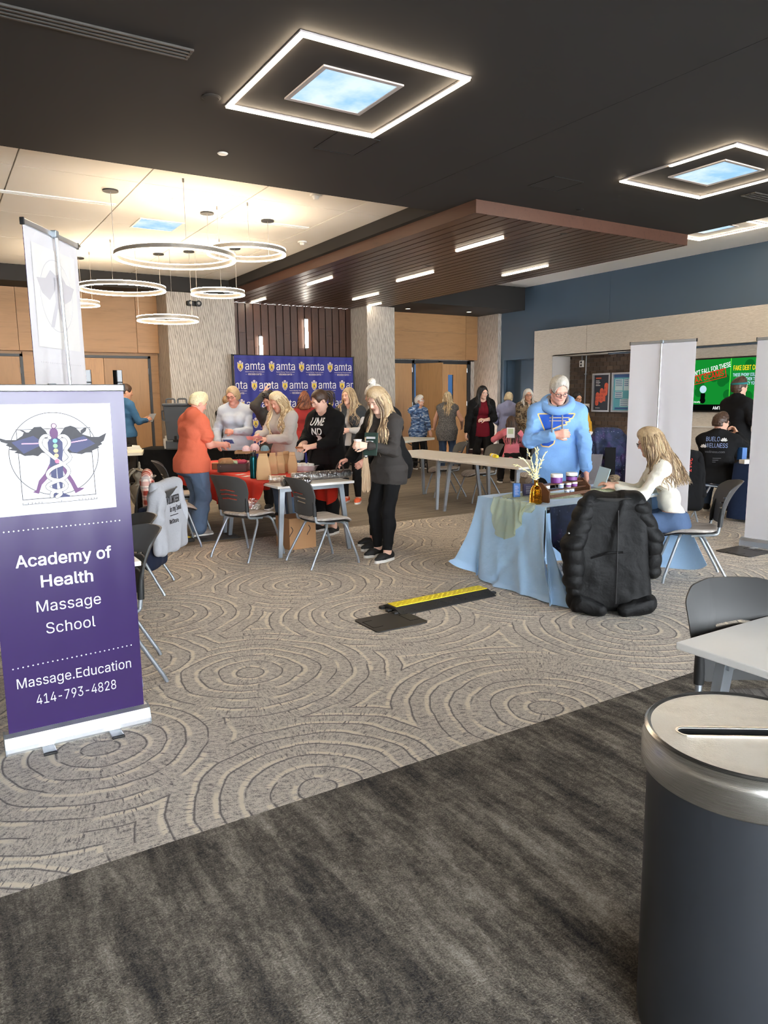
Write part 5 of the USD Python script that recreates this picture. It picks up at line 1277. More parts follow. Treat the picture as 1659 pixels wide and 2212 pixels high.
# ---------------------------------------------------------------- people
fab('c_orange', (238, 122, 92)); fab('c_jeans', (104, 124, 152)); fab('c_jeans_dark', (78, 98, 130)); fab('c_black', (20, 20, 22)); fab('c_black2', (28, 27, 28)); fab('c_charcoal', (64, 60, 58)); fab('c_iceblue', (206, 216, 230)); fab('c_greydark', (74, 70, 66)); fab('c_greylight', (196, 188, 180)); fab('c_red', (160, 52, 50))
fab('c_hoodie', (132, 176, 230)); fab('c_hood_in', (142, 142, 146)); fab('c_teal', (62, 104, 142)); fab('c_maroon', (116, 22, 36)); fab('c_lilac', (166, 170, 206)); fab('c_cream', (234, 228, 212)); fab('c_yellow', (218, 164, 52)); fab('c_navy', (28, 34, 52)); fab('c_pink', (236, 132, 146)); fab('c_vest', (58, 60, 62)); fab('c_brown', (58, 48, 42))
def _pat(name, stops, scale, stretch=(1, 1, 1), det=4.):
    g = G(); n = g.noise(g.mapping(g.obj(), stretch), scale, det, .6, .6); g.done(name, base_color=g.ramp(n, stops), roughness=.85)
_pat('c_bluecamo', [(.38, lin((36, 52, 84))), (.46, lin((70, 98, 140))), (.54, lin((96, 128, 168))), (.6, lin((196, 206, 216)))], 9., (1, 1, 3))
_pat('c_camo', [(.38, lin((52, 42, 34))), (.45, lin((116, 96, 74))), (.54, lin((150, 132, 106))), (.6, lin((86, 74, 58)))], 14.)
_pat('c_heather', [(.4, lin((62, 62, 64))), (.5, lin((98, 98, 98))), (.6, lin((134, 132, 130)))], 60., (1, 1, 2))
plain('s_black', (24, 24, 26), .7); plain('s_grey', (142, 132, 126), .7); plain('s_orange', (232, 104, 62), .6); plain('s_white', (225, 222, 216), .6)
SHB = dict(mat='s_black')
JN = dict(mat='c_jeans', flare=.016, tap=.25, o=.026, name='jeans', fold=.010); LG = dict(mat='c_black', o=.006, fold=.004, name='leggings'); BP = dict(mat='c_black2', flare=.01, tap=.6, fold=.009)
PIVOT = dict()
# around the red clothed table
P_or = person('person with short platinum hair in an orange t-shirt and jeans', (2.60, 8.48), 12, 1.68, 1.12, True, lean=.10, head=(-6, 24, 0), hands={-1: (-.02, .36, 1.06), 1: (.09, .34, 1.06)}, poles={-1: (-.5, -.4, -.9), 1: (.5, -.5, -.9)}, curl=(.7, .7), palms={-1: (-.8, .1, .3), 1: (.8, .1, .3)}, feet={-1: (-.1, .05, 4), 1: (.12, -.05, 10)}, hair=dict(style='short', col='platinum', top=.03, ears=False, nape=-.045, fade=.6), top=dict(mat='c_orange', name='t_shirt', sleeve=.62, hem=-.075, o=.032, cuff=.012), bottom=JN, shoes=dict(mat='s_grey', sole='s_white'), skin='pink', lookdown=True, seed=2, res=.009)
P_ib = person('woman with glasses in a pale blue sweatshirt looking down at the goods', (3.84, 10.35), 236, 1.78, 1.12, True, lean=.10, head=(-14, 20, 0), hands={-1: (-.06, .34, 1.13), 1: (.23, .20, .98)}, fingers=((1, .2, .1), None), palms={-1: (-.1, .9, .2)}, curl=(.8, .4), hair=dict(style='bob', col='dblond', len=-.01, front=.0), glasses='frame_black', top=dict(mat='c_iceblue', name='sweatshirt', hem=-.05, o=.022), bottom=BP, shoes=SHB, skin='pink', lookdown=True, seed=3, res=.010)
P_dk = person('person in a dark grey top holding one hand to dark curly hair', (4.2, 9.8), 236, 1.72, 1.0, True, lean=.14, head=(-30, 30, 0), hands={-1: (-.08, .34, 1.18), 1: (.10, .13, 1.66)}, poles={1: (.5, .7, -.8), -1: (-.6, -.3, -.8)}, palms={1: (.9, .3, .2), -1: (-.1, .8, .3)}, fingers=((.8, .4, .2), (-.3, -.1, .9)), curl=(.6, .5), hair=dict(style='bob', col='black', curl=.012, top=.02), top=dict(mat='c_greydark', name='sweatshirt', hem=-.06, o=.02), bottom=BP, shoes=SHB, skin='fair', lookdown=True, seed=4, res=.011)
P_cb = person('woman with long curly blonde hair in a light grey sweatshirt', (3.98, 8.92), 198, 1.7, 1.0, True, lean=.14, head=(6, 30, 0), hands={-1: (-.05, .34, 1.08), 1: (.06, .40, 1.14)}, fingers=((.3, .8, .1), (-.4, .8, -.1)), palms={-1: (-.4, .2, .9), 1: (.3, .2, .9)}, curl=(.6, .6), hair=dict(style='curly', col='light', len=.40, wave=.022, n=150, r=.0125, spread=1.28, face=44, top=.015), top=dict(mat='c_greylight', name='sweatshirt', hem=-.06, o=.034), bottom=JN, shoes=SHB, skin='fair', lookdown=True, seed=5, res=.010)
P_rd = person('person with auburn curls and a red top seen from behind by the backdrop', (5.7, 11.9), 60, 1.69, 1.1, True, head=(0, 5, 0), hair=dict(style='curly', col='auburn', len=.12, wave=.02, n=110, r=.014, spread=1.15, face=30, top=.03, curl=.008), top=dict(mat='c_red', hem=-.08, o=.02), bottom=BP, shoes=SHB, seed=6, res=.012, lookdown=True)
P_bh = person('woman in a black hoodie with white lettering and a dark ponytail', (3.98, 7.72), 204, 1.7, 1.16, True, lean=.10, head=(-22, 26, 0), hands={-1: (-.06, .36, 1.05), 1: (.08, .38, 1.06)}, fingers=((.5, .7, .0), (-.5, .8, 0)), palms={-1: (-.5, .3, .8), 1: (.5, .3, .8)}, curl=(.8, .8), feet={-1: (-.12, .06, 6), 1: (.14, -.03, 14)}, hair=dict(style='pony', col='brown', tail=(0, -.17, -.06), front=.012), top=dict(mat='c_black2', name='sweatshirt', hem=-.04, sleeve=.3), over=dict(mat='c_black', name='hoodie', hem=-.13, o=.034, open=(.10, 0), os=.12, fold=.009), bottom=dict(mat='c_black', to=1.62, tap=.5, o=.016), shoes=dict(mat='s_black', sole='s_white'), skin='pale', lookdown=True, seed=7, res=.009)
P_vs = person('woman with long blonde hair in a grey vest and bright trainers', (5.42, 9.72), 222, 1.74, .95, True, lean=.04, head=(-24, 4, 4), hands={-1: (-.06, .27, 1.12), 1: (.14, .26, 1.12)}, curl=(.8, .8), hair=dict(style='wavy', col='dblond', len=.36, wave=.012, n=120, spread=1.2, face=42, px=.0), top=dict(mat='c_greylight', hem=-.02, o=.014, sleeve=1.94), over=dict(mat='c_vest', name='vest', hem=-.05, o=.034, sleeve=.1, open=(.035, 0), os=.05, fold=.009), bottom=LG, shoes=dict(mat='s_orange', sole='s_white'), skin='fair', seed=8, res=.010)
P_gb = person('person with a silver bun in a black jacket bending over the table', (4.14, 6.62), 178, 1.76, 1.12, True, lean=.20, head=(8, 34, 0), hands={-1: (-.20, .35, .98), 1: (.12, .42, .93)}, poles={1: (.8, -.3, -.7), -1: (-.6, -.3, -.8)}, fingers=(None, (.2, .9, -.25)), palms={1: (.3, .3, .9)}, curl=(.6, .75), hair=dict(style='short', col='silver', bun=True, bunpos=(0, -.055, .145), buns=1.05, tie='s_white', nape=-.07), top=dict(mat='c_black2', hem=-.02), over=dict(mat='c_black', name='jacket', hem=-.10, o=.036, fold=.009), bottom=LG, shoes=dict(mat='s_black', sole='s_white'), feet={-1: (-.1, .22, 5), 1: (.12, .12, 5)}, skin='pink', lookdown=True, seed=9, res=.010)
P_sc = person('woman in a charcoal fleece with very long straight streaked blonde hair', (3.84, 6.16), 192, 1.71, .92, True, lean=.13, head=(0, 28, 0), hands={-1: (-.06, .30, 1.14), 1: (.05, .29, 1.15)}, poles={1: (.5, -.9, -.5), -1: (-.5, -.5, -.8)}, fingers=((.2, .9, .1), (-.1, .95, .1)), palms={1: (.8, .1, .3), -1: (-.8, .2, .2)}, curl=(.7, .75), hair=dict(style='long', col='dblond', len=.42, wave=.003, n=170, r=.011, spread=1.12, face=38, top=.02, sag=.05), top=dict(mat='c_charcoal', name='fleece', hem=-.09, o=.018, fold=.009), bottom=LG, shoes=dict(mat='s_black', sole='s_white'), feet={-1: (-.13, .13, 6), 1: (.1, .04, 2)}, skin='pale', lookdown=True, seed=10, res=.008)
# by the left doors
P_bl = person('woman in a blue sweater reading a sheet by the left doors', (3.03, 13.9), 20, 1.88, 1.12, True, lean=.03, head=(-20, 14, 0), hands={-1: (.0, .36, 1.22), 1: (.14, .36, 1.22)}, fingers=((.2, .9, .3), (-.2, .9, .3)), curl=(.6, .6), hair=dict(style='bun', col='brown', bunpos=(0, -.10, .075), buns=.9), top=dict(mat='c_teal', name='sweater', hem=-.03, o=.014), bottom=dict(mat='c_charcoal', flare=.015, tap=.5), shoes=dict(mat='s_black', sole='s_white'), skin='tan', seed=11, res=.012, lookdown=True)
P_bn = person('person with a small topknot in a black top behind the drink dispenser', (4.75, 13.4), 30, 1.66, 1.0, True, lean=.1, head=(-14, 20, 0), hair=dict(style='bun', col='lbrown', bunpos=(0, -.05, .135), buns=.75, tie='s_black'), top=dict(mat='c_black2', hem=-.05), bottom=BP, shoes=SHB, skin='tan', seed=12, res=.013, lookdown=True)
# far right group
P_cu = person('older woman in a blue patterned top drinking from a white cup', (9.27, 13.53), 262, 1.62, 1.05, True, lean=.06, head=(44, 2, 0), hands={-1: (-.12, .36, .80), 1: (.10, .20, 1.42)}, poles={1: (.9, -.2, -.7)}, fingers=(None, (-.6, .5, .5)), palms={1: (.7, .4, -.2), -1: (0, .2, 1)}, curl=(.25, .9), hair=dict(style='short', col='silver', top=.02, curl=.004), glasses='frame_clear', top=dict(mat='c_bluecamo', name='blouse', hem=-.11, o=.02), bottom=BP, shoes=SHB, skin='fair', seed=13, res=.011)
P_tk = person('woman with long blonde hair in a grey sleeveless top leaning on the table', (9.45, 12.7), 42, 1.7, 1.12, True, lean=.16, head=(24, 12, 0), hands={-1: (-.38, .30, .79), 1: (.28, .26, .98)}, poles={-1: (-1., -.1, .1)}, fingers=((-.7, .6, 0), None), palms={-1: (0, .2, 1)}, curl=(.1, .4), hair=dict(style='long', col='light', len=.36, wave=.004, n=120, face=34, spread=.95), top=dict(mat='c_heather', name='tank_top', hem=-.13, o=.022, sleeve=.04, hemtilt=.1), bottom=dict(mat='c_jeans_dark', o=.012, name='jeans'), shoes=SHB, skin='fair', seed=14, res=.011, lookdown=True)
P_mr = person('woman with long black hair, maroon top and black cardigan', (9.50, 11.6), 242, 1.8, 1.14, True, lean=.05, head=(22, 14, 4), hands={-1: (-.02, .30, 1.13), 1: (.33, .12, .87)}, poles={-1: (-.9, -.4, -.6)}, fingers=((.9, .4, .1), None), palms={-1: (-.1, .5, .8)}, curl=(.7, .5), hair=dict(style='long', col='black', len=.26, wave=.006, n=110, face=46, spread=1.15, px=.02), glasses='frame_clear', top=dict(mat='c_maroon', name='top', hem=-.09, o=.014, sleeve=.3), over=dict(mat='c_black', name='cardigan', hem=-.22, o=.036, open=(.10, 0), os=.10, fold=.008), bottom=BP, shoes=dict(mat='s_black', sole='s_white'), skin='pale', seed=15, res=.011, lookdown=True)
P_li = person('person in a lilac jacket with short blonde hair seen from behind', (10.55, 12.0), 50, 1.68, 1.05, True, lean=.14, head=(-26, 18, 0), hands={-1: (-.2, .3, 1.0), 1: (.2, .34, 1.0)}, hair=dict(style='bob', col='light', len=-.02, curl=.006), top=dict(mat='c_lilac', name='jacket', hem=-.08, o=.026, fold=.009), bottom=BP, shoes=SHB, skin='fair', seed=16, res=.012, lookdown=True)
P_ca = person('person in a camouflage jacket with grey hair and glasses', (10.5, 11.35), 250, 1.73, 1.0, True, lean=.02, head=(-10, 6, 0), hands={-1: (-.1, .3, 1.0), 1: (.15, .3, 1.0)}, hair=dict(style='wavy', col='silver', len=.16, n=70, face=60, wave=.01), glasses='frame_black', top=dict(mat='c_cream', hem=-.02, sleeve=.2), over=dict(mat='c_camo', name='jacket', hem=-.07, o=.030, open=(.03, 0), fold=.009), bottom=BP, shoes=SHB, skin='tan', seed=17, res=.011)
P_pk = person('seated person with long dark hair and a pink sleeve beside the vendor table', (8.85, 9.95), 60, 1.5, .95, True, sit=.44, lean=.1, head=(10, 10, 0), hands={-1: (-.16, .32, .93), 1: (.2, .3, .7)}, feet={-1: (-.12, .42, 5), 1: (.12, .42, 5)}, hair=dict(style='long', col='brown', len=.34, n=100, face=40, wave=.006), top=dict(mat='c_pink', hem=-.02), bottom=BP, shoes=SHB, skin='fair', seed=18, res=.012, lookdown=True)
P_ye = person('person in mustard sleeves and a navy vest behind the man in the hoodie', (10.05, 9.6), 236, 1.66, 1.05, True, lean=.1, head=(20, 12, 0), hands={-1: (-.2, .34, .92), 1: (.24, .26, .86)}, hair=dict(style='short', col='black'), glasses='frame_black', top=dict(mat='c_yellow', hem=-.04, o=.016), over=dict(mat='c_navy', name='vest', hem=-.05, o=.03, sleeve=.1, open=(.09, 0)), bottom=BP, shoes=SHB, skin='olive', seed=19, res=.011, lookdown=True)
# the man in the hoodie and the seated woman
P_ho = person('man in a bright blue hoodie with a note-shaped logo, holding a cup', (5.30, 5.30), 226, 1.8, 1.04, False, lean=.13, head=(18, 30, 4), hands={-1: (-.30, .18, .80), 1: (.045, .30, 1.225)}, poles={1: (1., -.55, -.55), -1: (-.7, -.6, -.2)}, fingers=((-.1, .3, -1), (-1., .25, .12)), palms={1: (.25, .95, .1), -1: (-1, .2, .0)}, curl=(.3, .85), thumbs=(.4, .75), hair=dict(style='short', col='grey', top=.028, front=.012, nape=-.05, fade=.3, grain=1.2), glasses='frame_black', top=dict(mat='c_black', name='t_shirt', hem=.1, o=.010, sleeve=.1, neck=(.036, .040, .030)), over=dict(mat='c_hoodie', name='hoodie', hem=-.125, o=.026, fold=.011, ff=(5, 5, 7), cuff=.004, neck=(.056, .062, .075), res=.0075), bottom=dict(mat='c_black', flare=.01), shoes=dict(mat='s_black', sole='s_white'), skin='pink', seed=20, res=.008, hres=.005)
P_se = person('seated woman with wavy blonde hair in a cream top and blue jeans', (5.42, 4.02), 138, 1.68, .96, True, sit=.455, lean=.30, head=(-26, 18, 0), hands={-1: (-.02, .47, .80), 1: (.14, .45, .80)}, poles={-1: (-.6, -.3, -.9), 1: (.6, -.3, -.9)}, palms={-1: (0, 0, 1), 1: (0, 0, 1)}, curl=(.35, .35), feet={-1: (-.12, .40, 5), 1: (.12, .36, 5)}, hair=dict(style='wavy', col='dblond', len=.37, wave=.02, n=330, r=.0085, spread=1.25, face=56, top=.015, sag=.03, down=(0, -.5, -1)), glasses='frame_black', top=dict(mat='c_cream', name='top', hem=.035, o=.008, fold=.009), bottom=dict(mat='c_jeans_dark', name='jeans', o=.010, flare=.01, waist=.035, fold=.007), shoes=dict(mat='s_white'), skin='fair', seed=21, res=.008, lookdown=True)
# behind the stands on the right
P_st = person('standing person in a black t-shirt with a teal headband and glasses', (9.70, 6.22), -12, 1.8, 1.22, True, lean=.02, head=(-8, 2, 0), hands={-1: (-.16, .34, 1.0), 1: (.34, .14, .93)}, poles={1: (1, -.5, -.4)}, hair=dict(style='short', col='brown', top=.03, curl=.006), glasses='frame_black', top=dict(mat='c_black', name='t_shirt', hem=-.13, o=.028, sleeve=.75, cuff=.012), bottom=dict(mat='c_charcoal'), shoes=SHB, skin='fair', seed=22, res=.010)
P_sd = person('seated person with short dark hair in a black printed long sleeved shirt', (8.72, 5.82), 28, 1.66, 1.2, False, sit=.46, lean=.10, head=(-52, 4, 0), hands={-1: (-.1, .5, .82), 1: (.20, .38, 1.06)}, poles={1: (.7, -.2, -.8)}, curl=(.4, .8), feet={-1: (-.14, .44, 5), 1: (.14, .44, 5)}, hair=dict(style='short', col='brown', top=.035, curl=.006, nape=-.045, fade=.5), glasses='frame_black', top=dict(mat='c_black', name='long_sleeved_shirt', hem=-.06, o=.022), bottom=dict(mat='c_jeans_dark', name='jeans'), shoes=SHB, skin='fair', seed=23, res=.009)
# ---------------------------------------------------------------- roll-up stands
plain('vinyl_purple', (52, 34, 84), .24, specular_ior_level=.6); plain('vinyl_white', (172, 170, 172), .28); plain('ink_purple', (88, 42, 94), .5); plain('ink_dark', (17, 15, 28), .5); plain('ink_indigo', (40, 44, 88), .5); plain('ink_line', (34, 32, 40), .5); plain('vinyl_back', (214, 210, 212), .6); plain('ghost', (198, 193, 196), .6)
for n_, c_ in (('dot_pink', (214, 138, 190)), ('dot_blue', (92, 178, 214)), ('dot_green', (126, 190, 126)), ('dot_yellow', (236, 210, 110)), ('dot_orange', (240, 168, 112)), ('dot_red', (236, 96, 130)), ('logo_white', (200, 200, 204))): plain(n_, c_, .4)
def wave(u, v): return .004*np.sin(v*np.pi)*np.sin(u*7)+.0016*np.sin(u*23+1.2*np.sin(v*4))*np.clip(v*1.6, 0, 1)*np.clip(np.sin(v*np.pi), 0, 1)**.9
def stand(name, label, a, b, z0, ztop, face_mat, back_mat, cat='roll-up banner', group=None):
    """A roll-up stand between ground points a and b (left and right seen from its front); local x along the base, front faces -y."""
    a, b = np.asarray(a[:2], float), np.asarray(b[:2], float); c = (a+b)/2; L = np.linalg.norm(b-a); ang = math.degrees(math.atan2(*(b-a)[::-1]))
    t = thing(name, label, cat, (c[0], c[1], z0), ang, group); H = ztop-z0; hw = L/2
    prof = sg.Polygon([(-.045, .0), (-.052, .012), (-.05, .03), (-.03, .075), (-.008, .088), (.03, .088), (.055, .06), (.06, .012), (.055, .0)])
    part(t, 'base', basis(prism(prof, L), (-hw, 0, 0), (0, 1, 0), (0, 0, 1), (1, 0, 0)), 'aluminium')
    for s in (-1, 1): part(t, 'end_cap', basis(prism(prof.buffer(.003), .006), (s*hw-(0 if s > 0 else .006), 0, 0), (0, 1, 0), (0, 0, 1), (1, 0, 0)), 'silver_paint')
    for s in (-1, 1):
        ft = part(t, 'foot', rbox(s*(hw-.17)-.028, s*(hw-.17)+.028, -.13, .16, 0, .010, .004, 2), 'aluminium'); part(ft, 'foot_tip', rbox(s*(hw-.17)-.029, s*(hw-.17)+.029, -.14, -.122, 0, .011, .003, 2), 'black')
    part(t, 'top_rail', rbox(-hw+.012, hw-.012, -.012, .008, H-.032, H, .005, 2), 'aluminium')
    for s in (-1, 1): part(t, 'rail_cap', rbox(s*(hw-.012)-.004, s*(hw-.012)+.004, -.014, .01, H-.034, H+.002, .003, 2), 'black')
    def sheet(u, v): return np.stack([(2*u-1)*(hw-.016), -.004+wave(u, v), .085+(H-.03-.085)*v], -1)
    g_ = grid(sheet, 90, 80)
    part(t, 'banner', shell(moved(g_, (0, -.001, 0)), .0015), face_mat, True); part(t, 'banner_back', shell(moved(g_, (0, .0012, 0)), .0012), back_mat, True)
    part(t, 'pole', cyl((0, .055, .05), (0, .022, H-.012), .0085, 12), 'aluminium'); part(t, 'pole_joint', cyl((0, .0385, H*.5-.01), (0, .0378, H*.5+.01), .0105, 12), 'silver_paint'); part(t, 'pole_hook', rbox(-.018, .018, -.004, .032, H-.035, H+.004, .005, 2), 'silver_paint')
    return t, hw, H
YP = 3.6
pb, hwP, HP = stand('rollup_banner', 'purple roll-up banner with white lettering and a winged figure emblem', (.163, YP), (.802, YP), 0, 1.672, 'vinyl_purple', 'vinyl_back')
CXP = (.163+.802)/2
def BP(px, py):
    p = at_y(px, py, YP-.004); return (p[0]-CXP, p[2])
def CP(x, y): return BP(x*.20494, y*.20494+800)           # pixels of the close-up the emblem was drawn from
def pressed(m):
    v, f = trimesh.remesh.subdivide_to_size(m.vertices, m.faces, .05, max_iter=12) if np.ptp(m.bounds[:, 0]) > .06 else (m.vertices.copy(), m.faces)
    v[:, 1] += wave((v[:, 0]/(hwP-.016)+1)/2, np.clip((v[:, 2]-.085)/(HP-.115), 0, 1))+.002; return trimesh.Trimesh(v, f, process=False)
def lay(t, name, poly, mat, d, th=.0006, label=None): return part(t, name, pressed(basis(prism(poly, th), (0, -d, 0), (1, 0, 0), (0, 0, 1))), mat, label=label)
def poly_px(pts): return sg.Polygon([CP(*p) for p in pts]).buffer(0)
def curvy(pts, n=60):
    q = smooth_path([(*CP(*p), 0) for p in pts], n)[:, :2]; return q
hx0 = -hwP+.018
lay(pb, 'emblem_ground', sg.Polygon([(hx0, CP(5, 1553)[1]), (CP(1228, 1440)[0], CP(1228, 1440)[1]-.0), (CP(1130, 345)[0]+.012, CP(1130, 345)[1]), (hx0, CP(1130, 345)[1])]), 'vinyl_white', .0085)
cc = np.array(CP(578, 880)); rr = abs(CP(1052, 870)[0]-CP(105, 830)[0])/2
lay(pb, 'circle_line', sg.Point(cc).buffer(rr, quad_segs=40).difference(sg.Point(cc).buffer(rr-.0022, quad_segs=40)), 'ink_line', .0095)
sq = sg.Polygon([CP(165, 625), CP(945, 600), CP(1010, 1305), CP(238, 1370)]); lay(pb, 'square_line', sq.difference(sq.buffer(-.0022)), 'ink_line', .0095)
wl = poly_px([(-20, 712), (60, 735), (165, 735), (235, 690), (250, 655), (200, 630), (240, 632), (275, 655), (300, 655), (360, 598), (430, 595), (480, 640), (525, 720), (430, 715), (415, 780), (460, 830), (515, 850), (480, 872), (440, 868), (400, 905), (350, 895), (260, 902), (215, 880), (150, 868), (180, 850), (90, 838), (130, 820), (60, 790), (80, 775), (10, 755)])
wr = poly_px([(610, 720), (640, 660), (680, 600), (740, 583), (790, 600), (850, 660), (845, 635), (880, 608), (910, 605), (900, 640), (862, 672), (960, 702), (1040, 700), (1117, 660), (1090, 740), (1060, 760), (1075, 775), (1030, 800), (1045, 812), (960, 848), (975, 862), (900, 866), (860, 882), (780, 872), (720, 868), (660, 840), (722, 790), (740, 750), (700, 705)])
lay(pb, 'wing', wl, 'ink_dark', .0097); lay(pb, 'wing', wr, 'ink_dark', .0097)
for k, (wg, cxx) in enumerate(((wl, 290), (wr, 820))):
    lay(pb, 'wing_sheen', wg.buffer(-.004).intersection(sg.Polygon([CP(cxx-170, 760), CP(cxx+60, 690), CP(cxx+180, 770), CP(cxx-40, 880)])), 'ink_indigo', .0103, .0004); lay(pb, 'wing_streak', sg.LineString([CP(cxx-60 if k == 0 else cxx-80, 775 if k == 0 else 760), CP(cxx+110 if k == 0 else cxx+90, 770 if k == 0 else 730)]).buffer(.0025).intersection(wg), 'dot_pink', .0108, .0003)
lay(pb, 'figure_head', sa.scale(sg.Point(CP(565, 662)).buffer(.0205), .85, 1.2), 'ink_purple', .0105)
lay(pb, 'figure_body', poly_px([(535, 700), (600, 700), (655, 755), (662, 850), (652, 930), (665, 1010), (520, 1010), (528, 930), (512, 850), (500, 760)]), 'ink_indigo', .0104)
for pl in ([(520, 985), (475, 1085), (410, 1165), (385, 1260), (350, 1285), (410, 1300), (440, 1205), (525, 1110), (560, 1010)], [(660, 985), (735, 1100), (775, 1160), (815, 1235), (885, 1238), (860, 1258), (795, 1292), (745, 1190), (690, 1110), (640, 1010)]):
    lay(pb, 'figure_leg', poly_px(pl), 'ink_purple', .0102)
for pl in ([(528, 1000), (592, 1000), (598, 1180), (605, 1330), (560, 1335), (545, 1180)], [(596, 1000), (662, 1000), (664, 1120), (655, 1240), (665, 1290), (738, 1318), (730, 1330), (628, 1335), (634, 1240), (606, 1120)]):
    lay(pb, 'figure_leg', poly_px(pl), 'ink_indigo', .0106)
sn1 = [(520, 710), (470, 690), (430, 730), (430, 790), (470, 840), (540, 900), (660, 985), (722, 1060), (680, 1130), (560, 1180), (500, 1225), (560, 1262), (640, 1290), (600, 1330)]
sn2 = [(622, 705), (672, 690), (722, 735), (722, 790), (690, 840), (735, 905), (660, 985), (540, 1040), (500, 1100), (560, 1150), (660, 1165), (700, 1215), (640, 1262), (560, 1280), (545, 1325)]
for sn in (sn1, sn2):
    ln = sg.LineString(curvy(sn)); lay(pb, 'snake_outline', ln.buffer(.0085), 'ink_line', .0111, .0004); lay(pb, 'snake', ln.buffer(.007), 'logo_white', .0116, .0004)
for x in (497, 650): lay(pb, 'snake_eye', sg.Point(CP(x, 704)).buffer(.0022), 'ink_line', .0121, .0003)
for (x, y), m_ in zip(((563, 585), (577, 742), (581, 795), (586, 845), (592, 898), (600, 957)), ('dot_pink', 'dot_blue', 'dot_green', 'dot_yellow', 'dot_orange', 'dot_red')): lay(pb, 'dot', sg.Point(CP(x, y)).buffer(.0095), m_, .0122, .0004)
lay(pb, 'dot_ring', sg.Point(CP(563, 585)).buffer(.0118).difference(sg.Point(CP(563, 585)).buffer(.0092)), 'ink_dark', .0122, .0004)
a, b = np.array(CP(243, 1420)), np.array(CP(1020, 1352)); lay(pb, 'scale_line', sg.LineString([a, b]).buffer(.0007), 'ink_line', .0095)
for f_ in (.0, .07, .12, .165, .21, .25, .51, .75, .8, .84, .88, .92, .96, 1.): q = a+(b-a)*f_; lay(pb, 'tick', sg.box(q[0]-.0007, q[1], q[0]+.0007, q[1]+.008), 'ink_line', .0095)
for (x0, y0), (x1, y1) in (((8, 1150), (258, 1124)), ((28, 1446), (283, 1393))):
    a, b = np.array(BP(x0, y0)), np.array(BP(x1, y1))
    for k in range(26): lay(pb, 'dot', sg.Point(a+(b-a)*k/25).buffer(.0035), 'logo_white', .0095)
def line_of(s, x0, y0, x1, y1, h, bold):
    a, b = np.array(BP(x0, y0)), np.array(BP(x1, y1)); m = text(s, h, .0006, bold); m.apply_scale([np.linalg.norm(b-a)/text_w(m), 1, 1]); ol = m.copy()
    z_ = (a[1]+b[1])/2; part(pb, 'lettering', pressed(basis(m, (a[0], -.0095, z_), (1, 0, 0), (0, 0, 1))), 'logo_white')
line_of('Academy of', 33, 1227, 241, 1203, .054, True); line_of('Health', 86, 1270, 201, 1253, .054, True); line_of('Massage', 77, 1323, 218, 1303, .052, False); line_of('School', 99, 1370, 206, 1351, .052, False)
line_of('Massage.Education', 35, 1491, 283, 1439, .047, False); line_of('414-793-4828', 78, 1522, 251, 1487, .047, False)
# its twin on the table behind, seen from the back
zb = .738+1.672; q1, q2 = at_z(45, 468, zb+.09), at_z(168, 527, zb+.09)
wb, hwB, HB = stand('rollup_banner', 'roll-up banner on the table behind the purple one, seen from its pale back', q2, q1, .738, zb+.09, 'vinyl_purple', 'vinyl_back')
def ghost(poly, name='print_through', m_='ghost'): return part(wb, name, basis(prism(poly, .0004), (0, .0023, 0), (-1, 0, 0), (0, 0, 1)), m_)
plain('ghost_light', (222, 218, 214), .6)
ghost(sg.box(-.25, HB-.62, .25, HB-.1), 'print_through', 'ghost_light')
oc = np.array([0, HB-.34])
def g2(poly): return part(wb, 'print_through', basis(prism(poly, .0004), (0, .0029, 0), (-1, 0, 0), (0, 0, 1)), 'ghost')
g2(sg.Point(oc).buffer(.19).difference(sg.Point(oc).buffer(.187)))
for s in (-1, 1): g2(sg.Polygon([oc+np.array([s*x, y]) for x, y in ((.0, .11), (.06, .13), (.12, .08), (.22, .07), (.17, .0), (.09, -.03), (.02, .03))]))
g2(sg.Polygon([oc+np.array(p) for p in ((-.03, .1), (.03, .1), (.02, -.03), (.1, -.17), (.06, -.17), (0, -.06), (-.06, -.17), (-.1, -.17), (-.02, -.03))]))
for k in range(20): g2(sg.Point(-.24+k*.025, HB-.7).buffer(.003))
# white backs on the right
q1, q2 = at_r(1351, 950, 8.8), at_r(1496, 950, 8.5)
stand('rollup_banner', 'white back of a roll-up banner behind the seated blonde woman', q2, q1, 0, at_r(1353, 740, 8.8)[2], 'vinyl_white', 'vinyl_back')
q1 = at_z(1603, 1177); q2 = q1+np.array([.10, -.84, 0]); stand('rollup_banner', 'white back of a roll-up banner at the right edge of the picture', q2, q1, 0, 2.16, 'vinyl_white', 'vinyl_back')
# ---------------------------------------------------------------- blue association backdrop
plain('bd_blue', (40, 42, 128), .6); plain('bd_gold', (222, 190, 62), .5); plain('bd_white', (226, 220, 222), .5); plain('bd_pale', (206, 190, 196), .5); plain('bd_navy', (22, 24, 66), .5)
YD = 15.1; c0, c1 = at_y(505, 767, YD), at_y(762, 772, YD); BW, BH = c1[0]-c0[0], c0[2]
bd = thing('backdrop', 'royal blue fabric backdrop with repeated crest and white lettering', 'backdrop', (c0[0], YD, 0))
def bsheet(u, v): return np.stack([BW*u, .006*np.sin(u*46)+.004*np.sin(u*91+v*3), .08+(BH-.08)*v], -1)
part(bd, 'fabric', shell(grid(bsheet, 160, 8), .004), 'bd_blue', True)
part(bd, 'hem', box(0, BW, -.012, .0, BH-.07, BH-.066), 'bd_navy')
for x in (-.03, BW+.03): part(bd, 'pole', cyl((x, .03, 0), (x, .03, BH+.02), .02, 10), 'black'); 
part(bd, 'crossbar', cyl((-.04, .03, BH), (BW+.04, .03, BH), .018, 10), 'black')
for x in (0, BW): part(bd, 'foot', box(x-.03, x+.03, -.2, .25, 0, .02), 'black')
